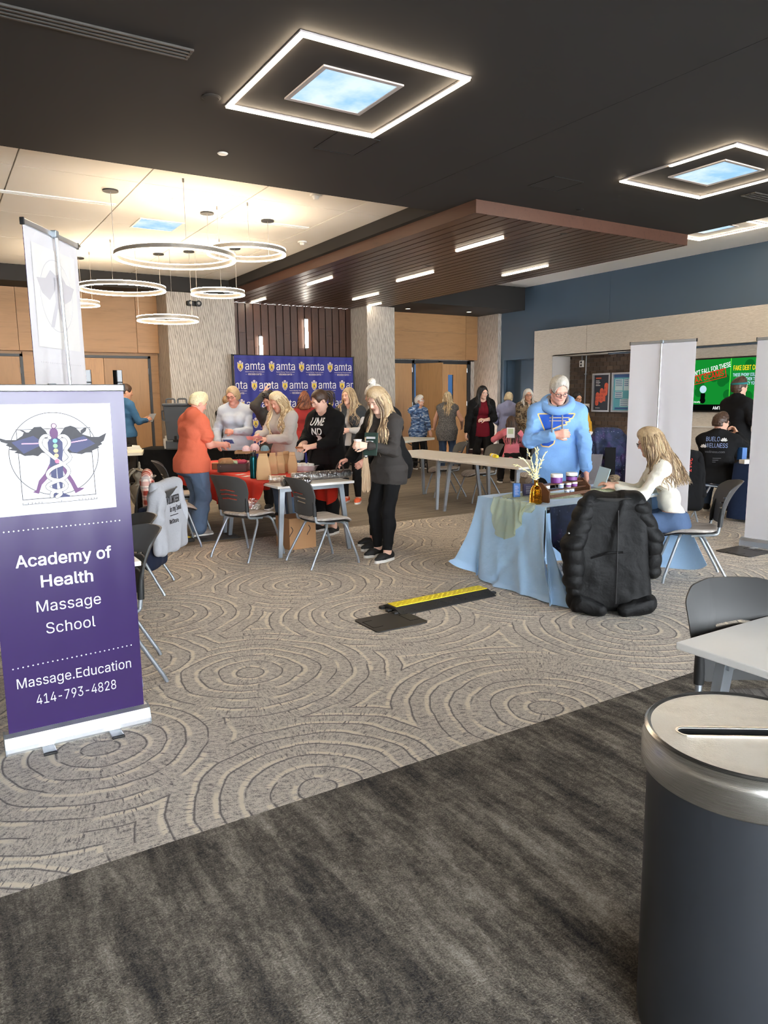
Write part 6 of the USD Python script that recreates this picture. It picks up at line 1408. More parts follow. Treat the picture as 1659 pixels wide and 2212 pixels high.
am = text('amta', .235, .003); am.apply_scale([.455/text_w(am), .17/.235, 1]); wc = text('WISCONSIN CHAPTER', .036, .003, True); wc.apply_scale([.31/text_w(wc), 1, 1]); tg = text('American Massage Therapy Association', .022, .003); tg.apply_scale([.44/text_w(tg), 1, 1])
shield = sg.Polygon([(-.062, .07), (.062, .07), (.066, -.02), (.03, -.085), (0, -.1), (-.03, -.085), (-.066, -.02)])
crest = so.unary_union([shield, sg.Point(0, .1).buffer(.028), sg.Polygon([(-.075, .07), (-.05, .1), (-.03, .07)]), sg.Polygon([(.075, .07), (.05, .1), (.03, .07)])])
def bput(mesh, x, z, mat, d=.013, name='lettering', clip=True):
    m = basis(mesh, (x, -d, z), (1, 0, 0), (0, 0, 1))
    if clip:
        if m.bounds[0, 0] > BW or m.bounds[1, 0] < 0: return
        for o_, n_ in (((.012, 0, 0), (1, 0, 0)), ((BW-.012, 0, 0), (-1, 0, 0))):
            if (m.bounds[0, 0] < .012 and n_[0] > 0) or (m.bounds[1, 0] > BW-.012 and n_[0] < 0): m = trimesh.intersections.slice_mesh_plane(m, n_, o_)
        if not len(m.faces): return
    part(bd, name, m, mat)
rows = [(829, 60, 0), (843, 0, 1), (0, 0, 0)]
z_r = [BH-.30-i*.405 for i in range(5)]; per = BW/4.02
for i, z in enumerate(z_r):
    x = .045 if i % 2 == 0 else .045-per*.58
    while x < BW:
        bput(prism(crest.difference(shield.buffer(-.012)), .002), x+.085, z+.06, 'bd_pale', .012, 'crest'); bput(prism(sg.Polygon([(-.05, .055), (.05, .055), (.052, -.015), (0, -.08), (-.052, -.015)]), .002), x+.085, z+.06, 'bd_gold', .013, 'crest'); bput(prism(sg.Polygon([(-.022, -.04), (0, .04), (.022, -.04), (.01, -.04), (0, -.005), (-.01, -.04)]), .002), x+.085, z+.06, 'bd_navy', .015, 'crest')
        bput(am, x+.185, z, 'bd_white'); bput(tg, x+.19, z-.055, 'bd_pale'); bput(wc, x+.255, z-.115, 'bd_pale')
        for s0, s1 in ((.195, .245), (.575, .62)): bput(prism(sg.box(s0, 0, s1, .004), .002), x, z-.1, 'bd_pale')
        x += per
# ---------------------------------------------------------------- garments draped on chair backs
def draped(name, label, cat, pos, face, parts, prints=()):
    """parts: (part name, Field, grid size, material); local x to the right seen from behind the chair, +y the way the sitter looks."""
    t = thing(name, label, cat, (pos[0], pos[1], 0), face-90)
    for nm, f, h, mt in parts: part(t, nm, solid(f, h, .03), mt, True)
    return t
def coat(wid, top, low, th, flare, amp, seed, quilt=0.):
    f = Field(folds(amp, (5, 5, 2.2), seed))
    for i, z in enumerate(np.linspace(top, low, 15)):
        k = i/14; f.rc((-wid/2*(1+flare*k), -.015*k, z), (wid/2*(1+flare*k), -.015*k, z), th*(1+.25*k), k=.025)
    return f
fabric('puffer', (15, 15, 16), rough=.6, blotch=.03); 
def quilted(amp, per):
    return lambda P: amp*(.6-np.abs(np.sin(P[:, 2]*np.pi/per+2.2*meshkit.noise(P*5)+P[:, 0]*3))**.7)+.016*(.5-meshkit.noise(P*np.array([13, 13, 8]), 3))
bkx = -.30
f1 = coat(.32, .82, .09, .065, .42, .018, 4); f1.rc((-.15, .05, .85), (.15, .05, .85), .05, k=.05)
f2 = Field(quilted(.013, .10)); f2.rc((-.19, .0, .79), (-.29, -.06, .52), .075, .082, .03); f2.rc((-.29, -.06, .52), (-.28, -.08, .27), .082, .068, .03); f2.rc((-.28, -.08, .27), (-.27, -.07, .20), .066, .06, .02)
f3 = Field(quilted(.013, .10)); f3.rc((.19, .0, .79), (.29, .02, .55), .072, .075, .03); f3.rc((.29, .02, .55), (.30, .0, .33), .075, .062, .03)
f4 = Field(folds(.016, (7, 7, 5), 9)); f4.rc((-.22, -.05, .09), (-.09, -.10, .05), .08, .05, .05); f4.rc((.09, -.10, .05), (.24, -.05, .09), .05, .08, .05); f4.cut(lambda P: .004-P[:, 2])
f1.cut(lambda P: .004-P[:, 2])
px_ = np.array([4.36, 3.84])-np.array([math.cos(math.radians(53)), math.sin(math.radians(53))])*.32
jk = draped('padded_coat', 'long black padded coat hung over a chair at the display table', 'coat', px_, 53, [('body', f1, .010, 'puffer'), ('sleeve', f2, .009, 'puffer'), ('sleeve', f3, .009, 'puffer'), ('hem', f4, .010, 'puffer')])
for k in range(3): part(jk, 'snap', moved(trimesh.creation.icosphere(2, .008), (-.33+.015*k, -.125, .62-.06*k)), 'steel')
part(jk, 'zip', tube([(.02, -.085, .78), (.02, -.11, .4), (.02, -.12, .1)], .004, 6), 'black'); part(jk, 'belt_loop', tube([(-.16, -.085, .43), (-.05, -.1, .47), (.06, -.098, .48)], .008, 6), 'puffer')
# plaid shirt, printed shirt with a navy jacket below, backpack
def _plaid():
    g = G(); o = g.obj()
    def bands(ax, sc, ph): return g('wave_texture', 'fac', wave_type='bands', bands_direction=ax, vector=o, scale=sc, phase_offset=ph) if False else g('wave_texture', 'fac', wave_type='bands', bands_direction=ax, vector=o, scale=sc, phase=ph)
    a = g.range(bands('x', 3.6, 0.), .45, .62); b = g.range(bands('z', 3.6, .6), .45, .62); c = g.range(bands('x', 3.6, 3.1), .93, .97); d = g.range(bands('z', 3.6, 3.4), .93, .97)
    col = g.mix(g.math('multiply', g.math('add', a, b), .5), lin((240, 226, 214)), lin((198, 78, 54))); col = g.mix(g.math('multiply', g.math('multiply', a, b), .6), col, lin((128, 40, 34))); col = g.mix(g.math('multiply', g.math('maximum', c, d), .5), col, lin((120, 108, 120)))
    g.done('plaid', base_color=col, roughness=.9)
_plaid(); fab('tee_grey', (172, 174, 180)); fab('canvas', (150, 140, 124)); fab('galaxy_lining', (120, 116, 118)); plain('ink_black', (28, 28, 30), .7); plain('ink_red', (206, 54, 44), .7)
def hang(cx, cy, face, back=.31): r_ = math.radians(face); return (cx-math.cos(r_)*back, cy-math.sin(r_)*back)
f1 = coat(.46, .88, .40, .04, .2, .018, 11); f2 = Field(folds(.014, (8, 8, 4), 3)); f2.rc((-.2, 0, .84), (-.30, -.03, .42), .06, .05, .03); f3 = Field(folds(.014, (8, 8, 4), 5)); f3.rc((.2, 0, .84), (.30, -.03, .60), .06, .055, .03)
draped('plaid_shirt', 'red and cream plaid shirt draped over a chair back', 'shirt', hang(1.45, 7.3, 165), 165, [('body', f1, .010, 'plaid'), ('sleeve', f2, .010, 'plaid'), ('sleeve', f3, .010, 'plaid')])
f1 = coat(.40, .90, .36, .036, .16, .016, 21); f2 = Field(folds(.016, (9, 9, 5), 6)); f2.rc((-.17, 0, .87), (-.30, -.05, .66), .065, .075, .03); f3 = Field(folds(.014, (9, 9, 5), 7)); f3.rc((.17, .0, .87), (.24, -.03, .58), .05, .04, .03)
hp_ = hang(1.36, 6.28, 156)
ts = draped('printed_shirt', 'grey printed t-shirt hung on a chair over a navy jacket', 'shirt', hp_, 138, [('body', f1, .009, 'tee_grey'), ('sleeve', f2, .009, 'tee_grey'), ('sleeve', f3, .009, 'tee_grey')])
pr = dict(root=ts, fields=dict(body=f1))
for s_, h_, x_, z_, c_ in (('VOLUNTEER', .062, -.10, .735, .62), ('in my Soul', .045, -.05, .665, .7), ('ReStore', .036, -.07, .565, .8)):
    m = text(s_, h_, .002, s_ == 'VOLUNTEER', c_); m.apply_scale([min(1, .24/text_w(m)), 1, 1]); print_on(pr, 'body', m, V3(x_, -.0, z_), (1, 0, 0), (0, 0, 1), 'ink_black', .002, 'lettering')
print_on(pr, 'body', prism(sg.box(0, 0, .14, .006), .002), V3(-.05, 0, .63), (1, 0, 0), (0, 0, 1), 'ink_black', .002, 'lettering')
f1 = coat(.30, .70, .24, .034, -.25, .016, 31)
draped('navy_jacket', 'dark navy jacket hanging below the grey printed shirt', 'jacket', (hp_[0]-.13, hp_[1]+.0), 138, [('body', f1, .010, 'c_navy')])
f1 = Field(folds(.012, (9, 9, 7), 41)); f1.rc((-.11, 0, .80), (.11, 0, .80), .06, k=.08); f1.rc((-.13, -.02, .62), (.13, -.02, .62), .085, k=.08); f1.rc((-.12, -.01, .52), (.12, -.01, .52), .07, k=.08)
bp = draped('backpack', 'taupe canvas backpack hung on the chair beside the orange shirt', 'backpack', hang(2.2, 8.0, -8, .33), -8, [('body', f1, .010, 'canvas')])
for s in (-1, 1): part(bp, 'strap', tube(smooth_path([(s*.09, -.05, .86), (s*.12, -.12, .80), (s*.15, -.12, .62), (s*.15, -.04, .53)], 14), .012, 6), 'canvas')
part(bp, 'handle', tube(smooth_path([(-.04, 0, .86), (-.03, 0, .93), (.03, 0, .93), (.04, 0, .86)], 12), .008, 6), 'canvas'); part(bp, 'clip', rbox(-.02, .02, -.12, -.1, .68, .71, .005, 2), 'steel')
f1 = coat(.40, .86, .26, .06, .14, .012, 51); f1.rc((-.12, -.03, .86), (.12, -.03, .86), .07, k=.05); f2 = Field(folds(.012, (8, 8, 5), 8)); f2.rc((-.22, 0, .82), (-.28, -.02, .38), .065, .05, .03); f3 = Field(folds(.012, (8, 8, 5), 9)); f3.rc((.22, 0, .82), (.28, -.02, .38), .065, .05, .03)
bh = draped('hooded_sweatshirt', 'black hooded sweatshirt with red print on a chair between the white stands', 'sweatshirt', hang(7.9, 5.9, 55), 55, [('body', f1, .010, 'c_black'), ('sleeve', f2, .010, 'c_black'), ('sleeve', f3, .010, 'c_black')])
pr = dict(root=bh, fields=dict(body=f1)); sp = sg.LineString([(r_*math.cos(q), r_*math.sin(q)) for q, r_ in zip(np.linspace(0, 13, 60), np.linspace(.02, .075, 60))]).buffer(.007)
print_on(pr, 'body', prism(sp, .002), V3(-.08, -.0, .68), (1, 0, 0), (0, 0, 1), 'ink_red', .002, 'print'); m = text('2013', .05, .002, True); print_on(pr, 'body', m, V3(.07, 0, .84), (0, 0, -1), (1, 0, 0), 'ink_red', .002, 'print')
gp = at_r(1312, 985, 8.9); f1 = Field(folds(.014, (6, 6, 3), 61))
for z, w_, tt in ((1.17, .11, .05), (1.08, .15, .065), (.95, .17, .06), (.8, .20, .055), (.66, .20, .045)): f1.rc((-w_, 0, z), (w_, 0, z), tt, k=.08)
f1.rc((-.20, 0, .8), (-.27, -.02, .66), .06, .03, .05); f2 = Field(folds(.012, (8, 8, 5), 62)); f2.rc((.16, 0, 1.1), (.23, -.04, .62), .06, .05, .04)
gj = thing('galaxy_jacket', 'starry navy and purple jacket on a stand behind the man in the hoodie', 'jacket', (gp[0], gp[1], 0), -48)
part(gj, 'body', solid(f1, .010, .03), 'galaxy_cloth', True); part(gj, 'sleeve', solid(f2, .010, .03), 'galaxy_cloth', True)
part(gj, 'lining', shell(grid(lambda u, v: np.stack([-.22+.17*u*(1-v*.3), -.095-.02*u, .92-.34*v-.06*u*v], -1), 12, 12), .006), 'galaxy_lining', True)
part(gj, 'open_front', shell(grid(lambda u, v: np.stack([-.03+.12*u, -.10+.0*u, 1.0-.42*v], -1), 8, 12), .006), 'c_black', True)
gs = thing('clothes_stand', 'slim black stand holding the starry jacket', 'clothes stand', (gp[0], gp[1], 0)); part(gs, 'post', cyl((0, .0, .02), (0, 0, 1.1), .014, 10), 'black'); part(gs, 'base', lathe([(0, 0), (.17, 0), (.16, .02), (0, .025)], 28), 'black')
# ---------------------------------------------------------------- goods on the red cloth
ZT = .748
def on(px, py, z=ZT): return at_z(px, py, z)
plain('kraft', (184, 148, 106), .8); plain('card_brown', (176, 132, 92), .8); plain('box_dark', (66, 44, 38), .5); plain('teal_metal', (10, 82, 86), .22, .7); plain('wicker', (150, 116, 80), .8); plain('wire_dark', (40, 38, 36), .5, .5); plain('enamel_white', (232, 232, 230), .3); plain('photo_red', (150, 92, 84), .5); plain('photo_blue', (58, 66, 96), .5); plain('yarn_pink', (226, 190, 186), .9); plain('yarn_blue', (128, 158, 168), .9); plain('tape_yellow', (206, 186, 66), .5); plain('pale_green', (186, 196, 160), .8); plain('rose', (186, 66, 92), .7); plain('paper_pink', (236, 204, 204), .7); plain('cup_white', (238, 236, 232), .55); plain('green_cover', (40, 62, 56), .45); plain('amber_glass', (120, 80, 50), .2)
def _film():
    g = G(); o = g.obj(); n = g.noise(o, 22., 3., .6)
    a = g('transparent_bsdf', 'BSDF', color=(.95, .95, .96)); b = g('glossy_bsdf', 'BSDF', color=(1., 1., 1.), roughness=.14, normal=g.bump(n, .9, .03))
    g.surf('film', g('mix_closure', 'closure', fac=.32, closure1=a, closure2=b))
_film()
def paper_bag(x, y, rot_, lab, h=.245, w=.125, d=.08, seed=0):
    t = thing('paper_bag', lab, 'paper bag', (x, y, ZT), rot_, 'folded brown paper bags'); n = 40
    a = np.arange(n)*2*np.pi/n
    def f(u, v):
        q = u*2*np.pi; c, s = np.cos(q), np.sin(q); p = .35
        k = np.clip((v-.45)/.5, 0, 1); ww = w*(1+.05*np.sin(v*9+seed))*(1-.42*k**1.5); dd = d*(1-k)+.012*k
        return np.stack([np.sign(c)*np.abs(c)**p*ww/2, np.sign(s)*np.abs(s)**p*dd/2+.012*np.sin(v*6+seed), h*v], -1)
    g_ = grid(f, 41, 16); part(t, 'bag', shell(g_, .0015), 'kraft', 35)
    part(t, 'bottom', box(-w/2*.97, w/2*.97, -d/2*.95, d/2*.95, 0, .003), 'kraft')
    part(t, 'fold', rbox(-w*.3, w*.3, -.016, .012+.012*math.sin(6+seed), h-.03, h+.006, .004, 2), 'kraft')
for i, (px, py, lb, rz) in enumerate(((570, 1036, 'nearest brown paper bag beside the teal bottle', -28), (590, 1024, 'second brown paper bag from the teal bottle', -30), (606, 1022, 'third brown paper bag from the teal bottle', -26), (619, 1019, 'fourth brown paper bag from the teal bottle', -34), (632, 1022, 'brown paper bag nearest the white enamel tray', -24))):
    p = on(px, py); paper_bag(p[0], p[1], rz, lb, .27 if i == 0 else .235, .15 if i == 0 else .11, seed=i)
p = on(548.5, 1033); bt = thing('water_bottle', 'teal metal water bottle with a black cap', 'bottle', p)
part(bt, 'body', lathe([(0, 0), (.036, 0), (.039, .005), (.039, .2), (.036, .225), (.026, .238), (0, .24)], 32), 'teal_metal', 30); part(bt, 'cap', lathe([(0, .238), (.028, .238), (.029, .245), (.029, .275), (.024, .28), (0, .28)], 28), 'black', 30); part(bt, 'cap_loop', tube([(.0, .0, .28), (.01, 0, .3), (.03, 0, .298), (.03, 0, .27)], .005, 6), 'black')
p = on(545, 1018); bk = thing('wire_basket', 'dark wire basket with a wooden rim filled with yarn', 'basket', (p[0]+.10, p[1]+.22, ZT), -28)
L_, D_, Hb = .19, .12, .2
rim = prism(sg.box(-L_, -D_, L_, D_).buffer(.012).difference(sg.box(-L_, -D_, L_, D_).buffer(-.004)), .028); part(bk, 'rim', moved(rim, (0, 0, Hb)), 'wicker')
for i in range(13):
    x = -L_+i*2*L_/12; part(bk, 'wire', tube([(x, -D_, Hb), (x*.93, -D_*.9, 0), (x*.93, D_*.9, 0), (x, D_, Hb)], .002, 5), 'wire_dark')
for j in range(4):
    z = j*Hb/4; k = .93+.07*z/Hb; part(bk, 'wire', tube([(-L_*k, -D_*k, z), (L_*k, -D_*k, z), (L_*k, D_*k, z), (-L_*k, D_*k, z), (-L_*k, -D_*k, z)], .002, 5), 'wire_dark')
part(bk, 'liner', box(-L_*.9, L_*.9, -D_*.86, D_*.86, .004, .1), 'paper_pink')
def ball(x, y, z, r, mat, lb):
    t = thing('yarn_ball', lb, 'yarn', (x, y, z), 0, 'balls of yarn'); part(t, 'core', trimesh.creation.icosphere(3, r*.95), mat, True)
    for k in range(7):
        a = np.linspace(0, 2*np.pi, 33)[:-1]; c = np.stack([r*np.cos(a), r*np.sin(a), .1*r*np.sin(3*a)], 1)@rot('x', k*.8).T@rot('y', k*1.3).T; part(t, 'strand', tube(c, .0025, 5, True), mat)
b0 = on(545, 1018)+np.array([.10, .22, 0])
ball(b0[0]+.02, b0[1]-.03, ZT+.26, .055, 'yarn_pink', 'pale pink ball of yarn on top of the basket'); ball(b0[0]+.12, b0[1]-.1, ZT+.24, .052, 'yarn_blue', 'blue grey ball of yarn at the right of the basket'); ball(b0[0]-.07, b0[1]+.02, ZT+.24, .05, 'paper_pink', 'blush ball of yarn at the back of the basket')
p = on(507, 1020); t = thing('dark_box', 'open dark brown box of small goods beside the orange shirt', 'box', (p[0]+.03, p[1]+.12, ZT), -30)
part(t, 'tray', tm(mf(rbox(-.17, .17, -.11, .11, 0, .095, .004))-mf(box(-.16, .16, -.10, .10, .01, .2))), 'box_dark'); part(t, 'stud', moved(trimesh.creation.icosphere(2, .005), (-.13, -.112, .07)), 'steel')
dbx, dby = p[0]+.03, p[1]+.12
for i, (dx, dy, mt, lb) in enumerate(((-.09, .0, 'card_brown', 'small kraft packet standing in the dark box'), (.10, .02, 'rose', 'rose coloured pouch in the dark box'), (.0, .05, 'pale_green', 'pale green folded paper laid across the dark box'))):
    f_ = Field(folds(.012, (20, 20, 20), i)); f_.rc((-.05, 0, .0), (.05, 0, .0), .03+.008*(i == 0), k=.02)
    t = solo('packet', solid(f_, .006, .02), mt, lb, 'packet', (dbx+dx, dby+dy, ZT+.10+.02*(i == 0)), -30, smooth=True)
p = on(477, 1014); t = thing('cardboard_box', 'small cardboard box at the left end of the goods table', 'box', (p[0], p[1]+.1, ZT), -25); part(t, 'body', rbox(-.07, .07, -.06, .06, 0, .075, .003, 2), 'card_brown'); part(t, 'flap', box(-.07, .07, -.10, -.06, .073, .076), 'card_brown')
p = on(540, 985); t = thing('photo_card', 'reddish photo card leaning up behind the basket', 'card', (p[0], p[1]+.1, ZT), -60)
pc = rbox(-.075, .075, -.004, .004, 0, .21, .002, 2); pc.apply_transform(trimesh.transformations.rotation_matrix(.35, (1, 0, 0))); pc.apply_translation((0, 0, .05)); part(t, 'card', pc, 'photo_red'); pc2 = box(-.05, .03, -.006, -.0045, .04, .15); pc2.apply_transform(trimesh.transformations.rotation_matrix(.35, (1, 0, 0))); pc2.apply_translation((0, 0, .05)); part(t, 'picture', pc2, 'photo_blue')
part(t, 'prop', box(-.02, .02, -.0, .05, 0, .06), 'card_brown')
p = on(668, 1018); tr = thing('enamel_tray', 'round white enamel tray holding lidded jars', 'tray', (p[0], p[1]+.12, ZT))
part(tr, 'tray', lathe([(0, 0), (.13, 0), (.165, .06), (.185, .064), (.185, .068), (.16, .068), (.125, .012), (0, .012)], 48), 'enamel_white', 35)
for i, (dx, dy) in enumerate(((-.09, -.02), (-.02, -.07), (.06, -.05), (.0, .05), (.09, .03), (-.07, .07))):
    t = thing('lidded_jar', ['white lidded jar at the left of the enamel tray', 'white lidded jar at the front of the enamel tray', 'white lidded jar right of the front one in the enamel tray', 'white lidded jar in the middle of the enamel tray', 'white lidded jar at the right of the enamel tray', 'white lidded jar at the back of the enamel tray'][i], 'jar', (p[0]+dx, p[1]+.12+dy, ZT+.0125), 0, 'lidded jars in the enamel tray')
    part(t, 'jar', lathe([(0, 0), (.033, 0), (.035, .008), (.035, .05), (0, .05)], 24), 'cup_white', 30); part(t, 'lid', lathe([(0, .05), (.036, .05), (.037, .055), (.037, .072), (.033, .075), (0, .075)], 24), 'cup_white', 30)
def roll(name, lb, px0, px1, py, r, mat, n):
    a, b = on(px0, py[0]), on(px1, py[1]); a[2] = b[2] = 0; c = (a+b)/2; d = b-a; L = np.linalg.norm(d); t = thing(name, lb, 'wrapped roll', (c[0], c[1], ZT), math.degrees(math.atan2(d[1], d[0])))
    for i in range(n): x = -L/2+(i+.5)*L/n; part(t, 'piece', cyl((x-L/n*.47, 0, r), (x+L/n*.47, 0, r), r, 20), mat)
    part(t, 'wrapping', cyl((-L/2-.01, 0, r+.002), (L/2+.01, 0, r+.002), r+.004, 24), 'film', True)
plain('roll_dark', (58, 54, 56), .35); plain('roll_wood', (176, 140, 110), .6)
roll('wrapped_roll', 'long dark roll of discs wrapped in clear film on the near table end', 633, 755, (1041, 1031), .045, 'roll_dark', 14)
roll('wrapped_roll', 'black wrapped roll of discs left of the long one', 612, 668, (1051, 1046), .038, 'black', 5)
roll('wrapped_roll', 'clear bag of brown wooden pieces at the corner of the red cloth', 583, 616, (1043, 1042), .036, 'roll_wood', 5)
p = on(630, 992); t = thing('tape_dispenser', 'yellow tape dispenser beside the curly haired woman', 'tape dispenser', (p[0], p[1]+.12, ZT), -20); part(t, 'body', rbox(-.07, .07, -.025, .025, 0, .05, .015), 'tape_yellow'); part(t, 'reel', basis(lathe([(.02, -.02), (.05, -.02), (.05, .02), (.02, .02), (.02, -.02)], 28), (-.02, 0, .055), (1, 0, 0), (0, 0, 1)), 'tape_yellow')
for i, (px, py, lb) in enumerate(((520, 1025, 'white leaflet on the red cloth by the basket'), (533, 1029, 'second white leaflet on the red cloth, nearer the bottle'))): q = on(px, py); solo('leaflet', box(-.06, .06, -.03, .03, 0, .002), 'paper', lb, 'leaflet', q, 20+i*14)
q = on(407, 996); t = thing('clear_box', 'stack of small clear boxes at the far left corner of the goods table', 'box', (2.93, 9.65, ZT)); [part(t, 'box', rbox(-.05+.035*i, -.018+.035*i, -.05, .05, 0, .08-.01*(i % 2), .003, 2), 'enamel_white') for i in range(3)]
# crumpled plastic on the chair seat and the box under the table
f_ = Field(folds(.03, (16, 16, 16), 5)); f_.rc((-.06, 0, .03), (.07, .02, .02), .05, k=.03); f_.rc((.02, .0, .06), (.05, .02, .08), .035, k=.03); f_.cut(lambda P: -P[:, 2]); solo('plastic_bag', solid(f_, .008, .03), 'film', 'crumpled clear plastic bag on the chair seat', 'plastic bag', (2.72, 7.05, .468), smooth=True)
t = thing('carton', 'brown carton with marker writing under the goods table', 'carton', (3.28, 7.15, 0), 3); part(t, 'body', rbox(-.16, .16, -.16, .16, 0, .34, .004, 2), 'card_brown'); part(t, 'tape', box(-.03, .03, -.163, -.16, .24, .34), 'kraft')
for i in range(2): part(t, 'marker_line', basis(prism(sg.LineString([(-.05+.03*i+.02*math.sin(k*.9), .25-.02*k) for k in range(6)]).buffer(.004), .002), (.09*(i*2-1), -.161, 0), (1, 0, 0), (0, 0, 1)), 'box_dark')
# ---------------------------------------------------------------- display table: vase, boxes, shelf with jars
ZB = .748
plain('gold', (206, 152, 58), .18, 1.); plain('straw', (232, 224, 176), .8); plain('pack_blue', (58, 108, 172), .5); plain('pack_navy', (40, 32, 70), .45); plain('label_purple', (116, 52, 130), .4); plain('jar_dark', (40, 36, 50), .25); plain('pot_blue', (70, 130, 200), .4); wood('shelf_wood', (92, 58, 36), (60, 36, 24), 'z', 1., .45, 8.)
p = on(1157, 1088); va = thing('vase', 'ribbed gold bottle vase with dried stems on the blue cloth', 'vase', p)
pr_ = [(0, 0), (.044, 0), (.048, .004)]
for i in range(12):
    z = .008+i*.0115; r_ = .05-.000*i-(.0155*max(0, (i-3)/9)**1.3+.010*max(0, (i-8)/3)**2); pr_ += [(r_, z), (r_+.004, z+.004), (r_, z+.0095)]
pr_ += [(.018, .150), (.016, .165), (.017, .185), (.020, .19), (.015, .19), (.013, .165), (0, .15)]
part(va, 'body', lathe(pr_, 48), 'gold', 35)
rg = np.random.default_rng(12)
stems = thing('dried_stems', 'pale dried grass stems standing in the gold vase', 'dried plant', (p[0], p[1], p[2]+.16))
for k in range(9):
    a = rg.uniform(0, 6.28); lean = rg.uniform(.02, .15); L = rg.uniform(.12, .27); lat = (-RT*1.0 if k < 5 else RT*.35)*lean
    e = np.array([lat[0]+.03*math.cos(a), lat[1]+.03*math.sin(a), L]); P_ = smooth_path([(0, 0, -.06), (e[0]*.25, e[1]*.25, L*.45), e], 12)
    st = part(stems, 'stem', tube(P_, .0016, 5), 'straw'); ms = []
    for q in range(16):
        u = 4+q*.47; i0 = min(int(u), 10); c = P_[i0]+(P_[i0+1]-P_[i0])*(u-i0); d = unit(P_[i0+1]-P_[i0]+.8*rg.normal(size=3)*.012); ms.append(tube([c, c+d*.012, c+d*.026], [.002, .0052, .001], 5))
    part(st, 'seed_head', cat_(ms), 'straw', kind='stuff')
def pack(px, py, w_, d_, h_, mat, lb, lines, rz=-8):
    q = on(px, py, ZB); t = thing('product_box', lb, 'box', (q[0], q[1], ZB), rz); part(t, 'body', rbox(-w_/2, w_/2, -d_/2, d_/2, 0, h_, .0015, 2), mat)
    for i in range(lines): part(t, 'text_line', box(-w_*.3, w_*(.1+.2*((i*7) % 3)/2), -d_/2-.0006, -d_/2, h_*(.86-.07*i)-.0018, h_*(.86-.07*i)), 'logo_white')
pack(1115, 1077, .056, .05, .13, 'pack_blue', 'tall slim blue box on the gauze left of the vase', 9, -30)
pack(1142, 1075, .10, .06, .118, 'pack_navy', 'dark navy box with small print behind the vase', 8, -32)
q0, q1 = on(1178, 1087, ZB), on(1266, 1073, ZB); cxy = (q0+q1)/2; ang = math.degrees(math.atan2(q1[1]-q0[1], q1[0]-q0[0])); LL = np.linalg.norm(q1-q0)
sh_ = thing('display_shelf', 'small dark wooden tiered display shelf with jars on the blue table', 'shelf', (cxy[0], cxy[1]+.04, ZB+.004), ang)
sidep = sg.Polygon([(-.075, 0), (.075, 0), (.075, .10), (.05, .155), (.0, .155), (-.075, .09)]).buffer(-.008).buffer(.008)
for s in (-1, 1): part(sh_, 'side_panel', basis(prism(sidep, .014), (s*LL/2-.007, 0, 0), (0, 1, 0), (0, 0, 1), (1, 0, 0)), 'shelf_wood')
for y, z in ((-.04, .045), (.0, .092), (.03, .135)): part(sh_, 'shelf_board', rbox(-LL/2+.007, LL/2-.007, y-.035, y+.035, z-.008, z, .002, 2), 'shelf_wood')
part(sh_, 'front_rail', rbox(-LL/2+.007, LL/2-.007, -.078, -.07, .045, .062, .002, 2), 'shelf_wood')
def shelf_at(u, y, z): c, s = math.cos(math.radians(ang)), math.sin(math.radians(ang)); return (cxy[0]+c*u-s*y, cxy[1]+.04+s*u+c*y, ZB+.0045+z)
def tub(u, y, z, r, h, mat, lb):
    t = thing('cream_jar', lb, 'jar', shelf_at(u, y, z)); part(t, 'jar', lathe([(0, 0), (r*.95, 0), (r, .006), (r, h*.62), (0, h*.62)], 32), mat, 30); part(t, 'label', lathe([(r+.0005, h*.12), (r+.0008, h*.12), (r+.0008, h*.5), (r+.0005, h*.5), (r+.0005, h*.12)], 32), 'label_purple' if mat != 'pot_blue' else 'logo_white'); part(t, 'lid', lathe([(0, h*.62), (r*1.05, h*.62), (r*1.06, h*.66), (r*1.06, h*.94), (r, h), (0, h)], 36), 'white_plastic', 35)
tub(-.05, .03, .135, .047, .075, 'label_purple', 'purple jar with a white lid on top of the display shelf, left'); tub(.155, .03, .135, .045, .072, 'jar_dark', 'dark jar with a white lid on top of the display shelf, right')
tub(-.10, .085, .0, .022, .12, 'white_plastic', 'small white capped pot behind the left end of the display shelf'); tub(-.03, .0, .0925, .022, .038, 'pot_blue', 'small blue pot on the middle tier, left'); tub(.07, .0, .0925, .024, .036, 'white_plastic', 'small white pot on the middle tier'); tub(.15, .0, .0925, .026, .036, 'label_purple', 'small purple pot on the middle tier, right'); tub(-.0, -.04, .0455, .02, .036, 'pot_blue', 'small blue pot on the bottom tier, left'); tub(.06, -.04, .0455, .02, .036, 'pot_blue', 'small blue pot on the bottom tier, right')
p = on(1375, 1055, ZB); lp = thing('laptop', 'thin pale laptop open in front of the seated woman', 'laptop', (5.02, 4.62, ZB), -120); part(lp, 'keyboard', rbox(-.15, .15, -.1, .1, 0, .012, .004, 2), 'silver_paint'); s_ = rbox(-.15, .15, -.003, .003, 0, .2, .003, 2); s_.apply_transform(trimesh.transformations.rotation_matrix(-.3, (1, 0, 0))); s_.apply_translation((0, .1, .01)); part(lp, 'lid', s_, 'ink_pale')
p = on(1337, 1047, ZB); bw_ = thing('patterned_bag', 'small patterned bag by the hands of the seated woman', 'bag', (p[0], p[1]+.1, ZB)); f_ = Field(folds(.01, (20, 20, 20), 4)); f_.rc((-.07, 0, .04), (.07, 0, .04), .04, k=.03); part(bw_, 'body', solid(f_, .007, .02), 'c_camo', True)
solo('paper_sheet', box(-.1, .1, -.07, .07, 0, .002), 'paper', 'white sheet of paper beside the display shelf', 'paper', (4.62, 4.42, .752+.0), 20)
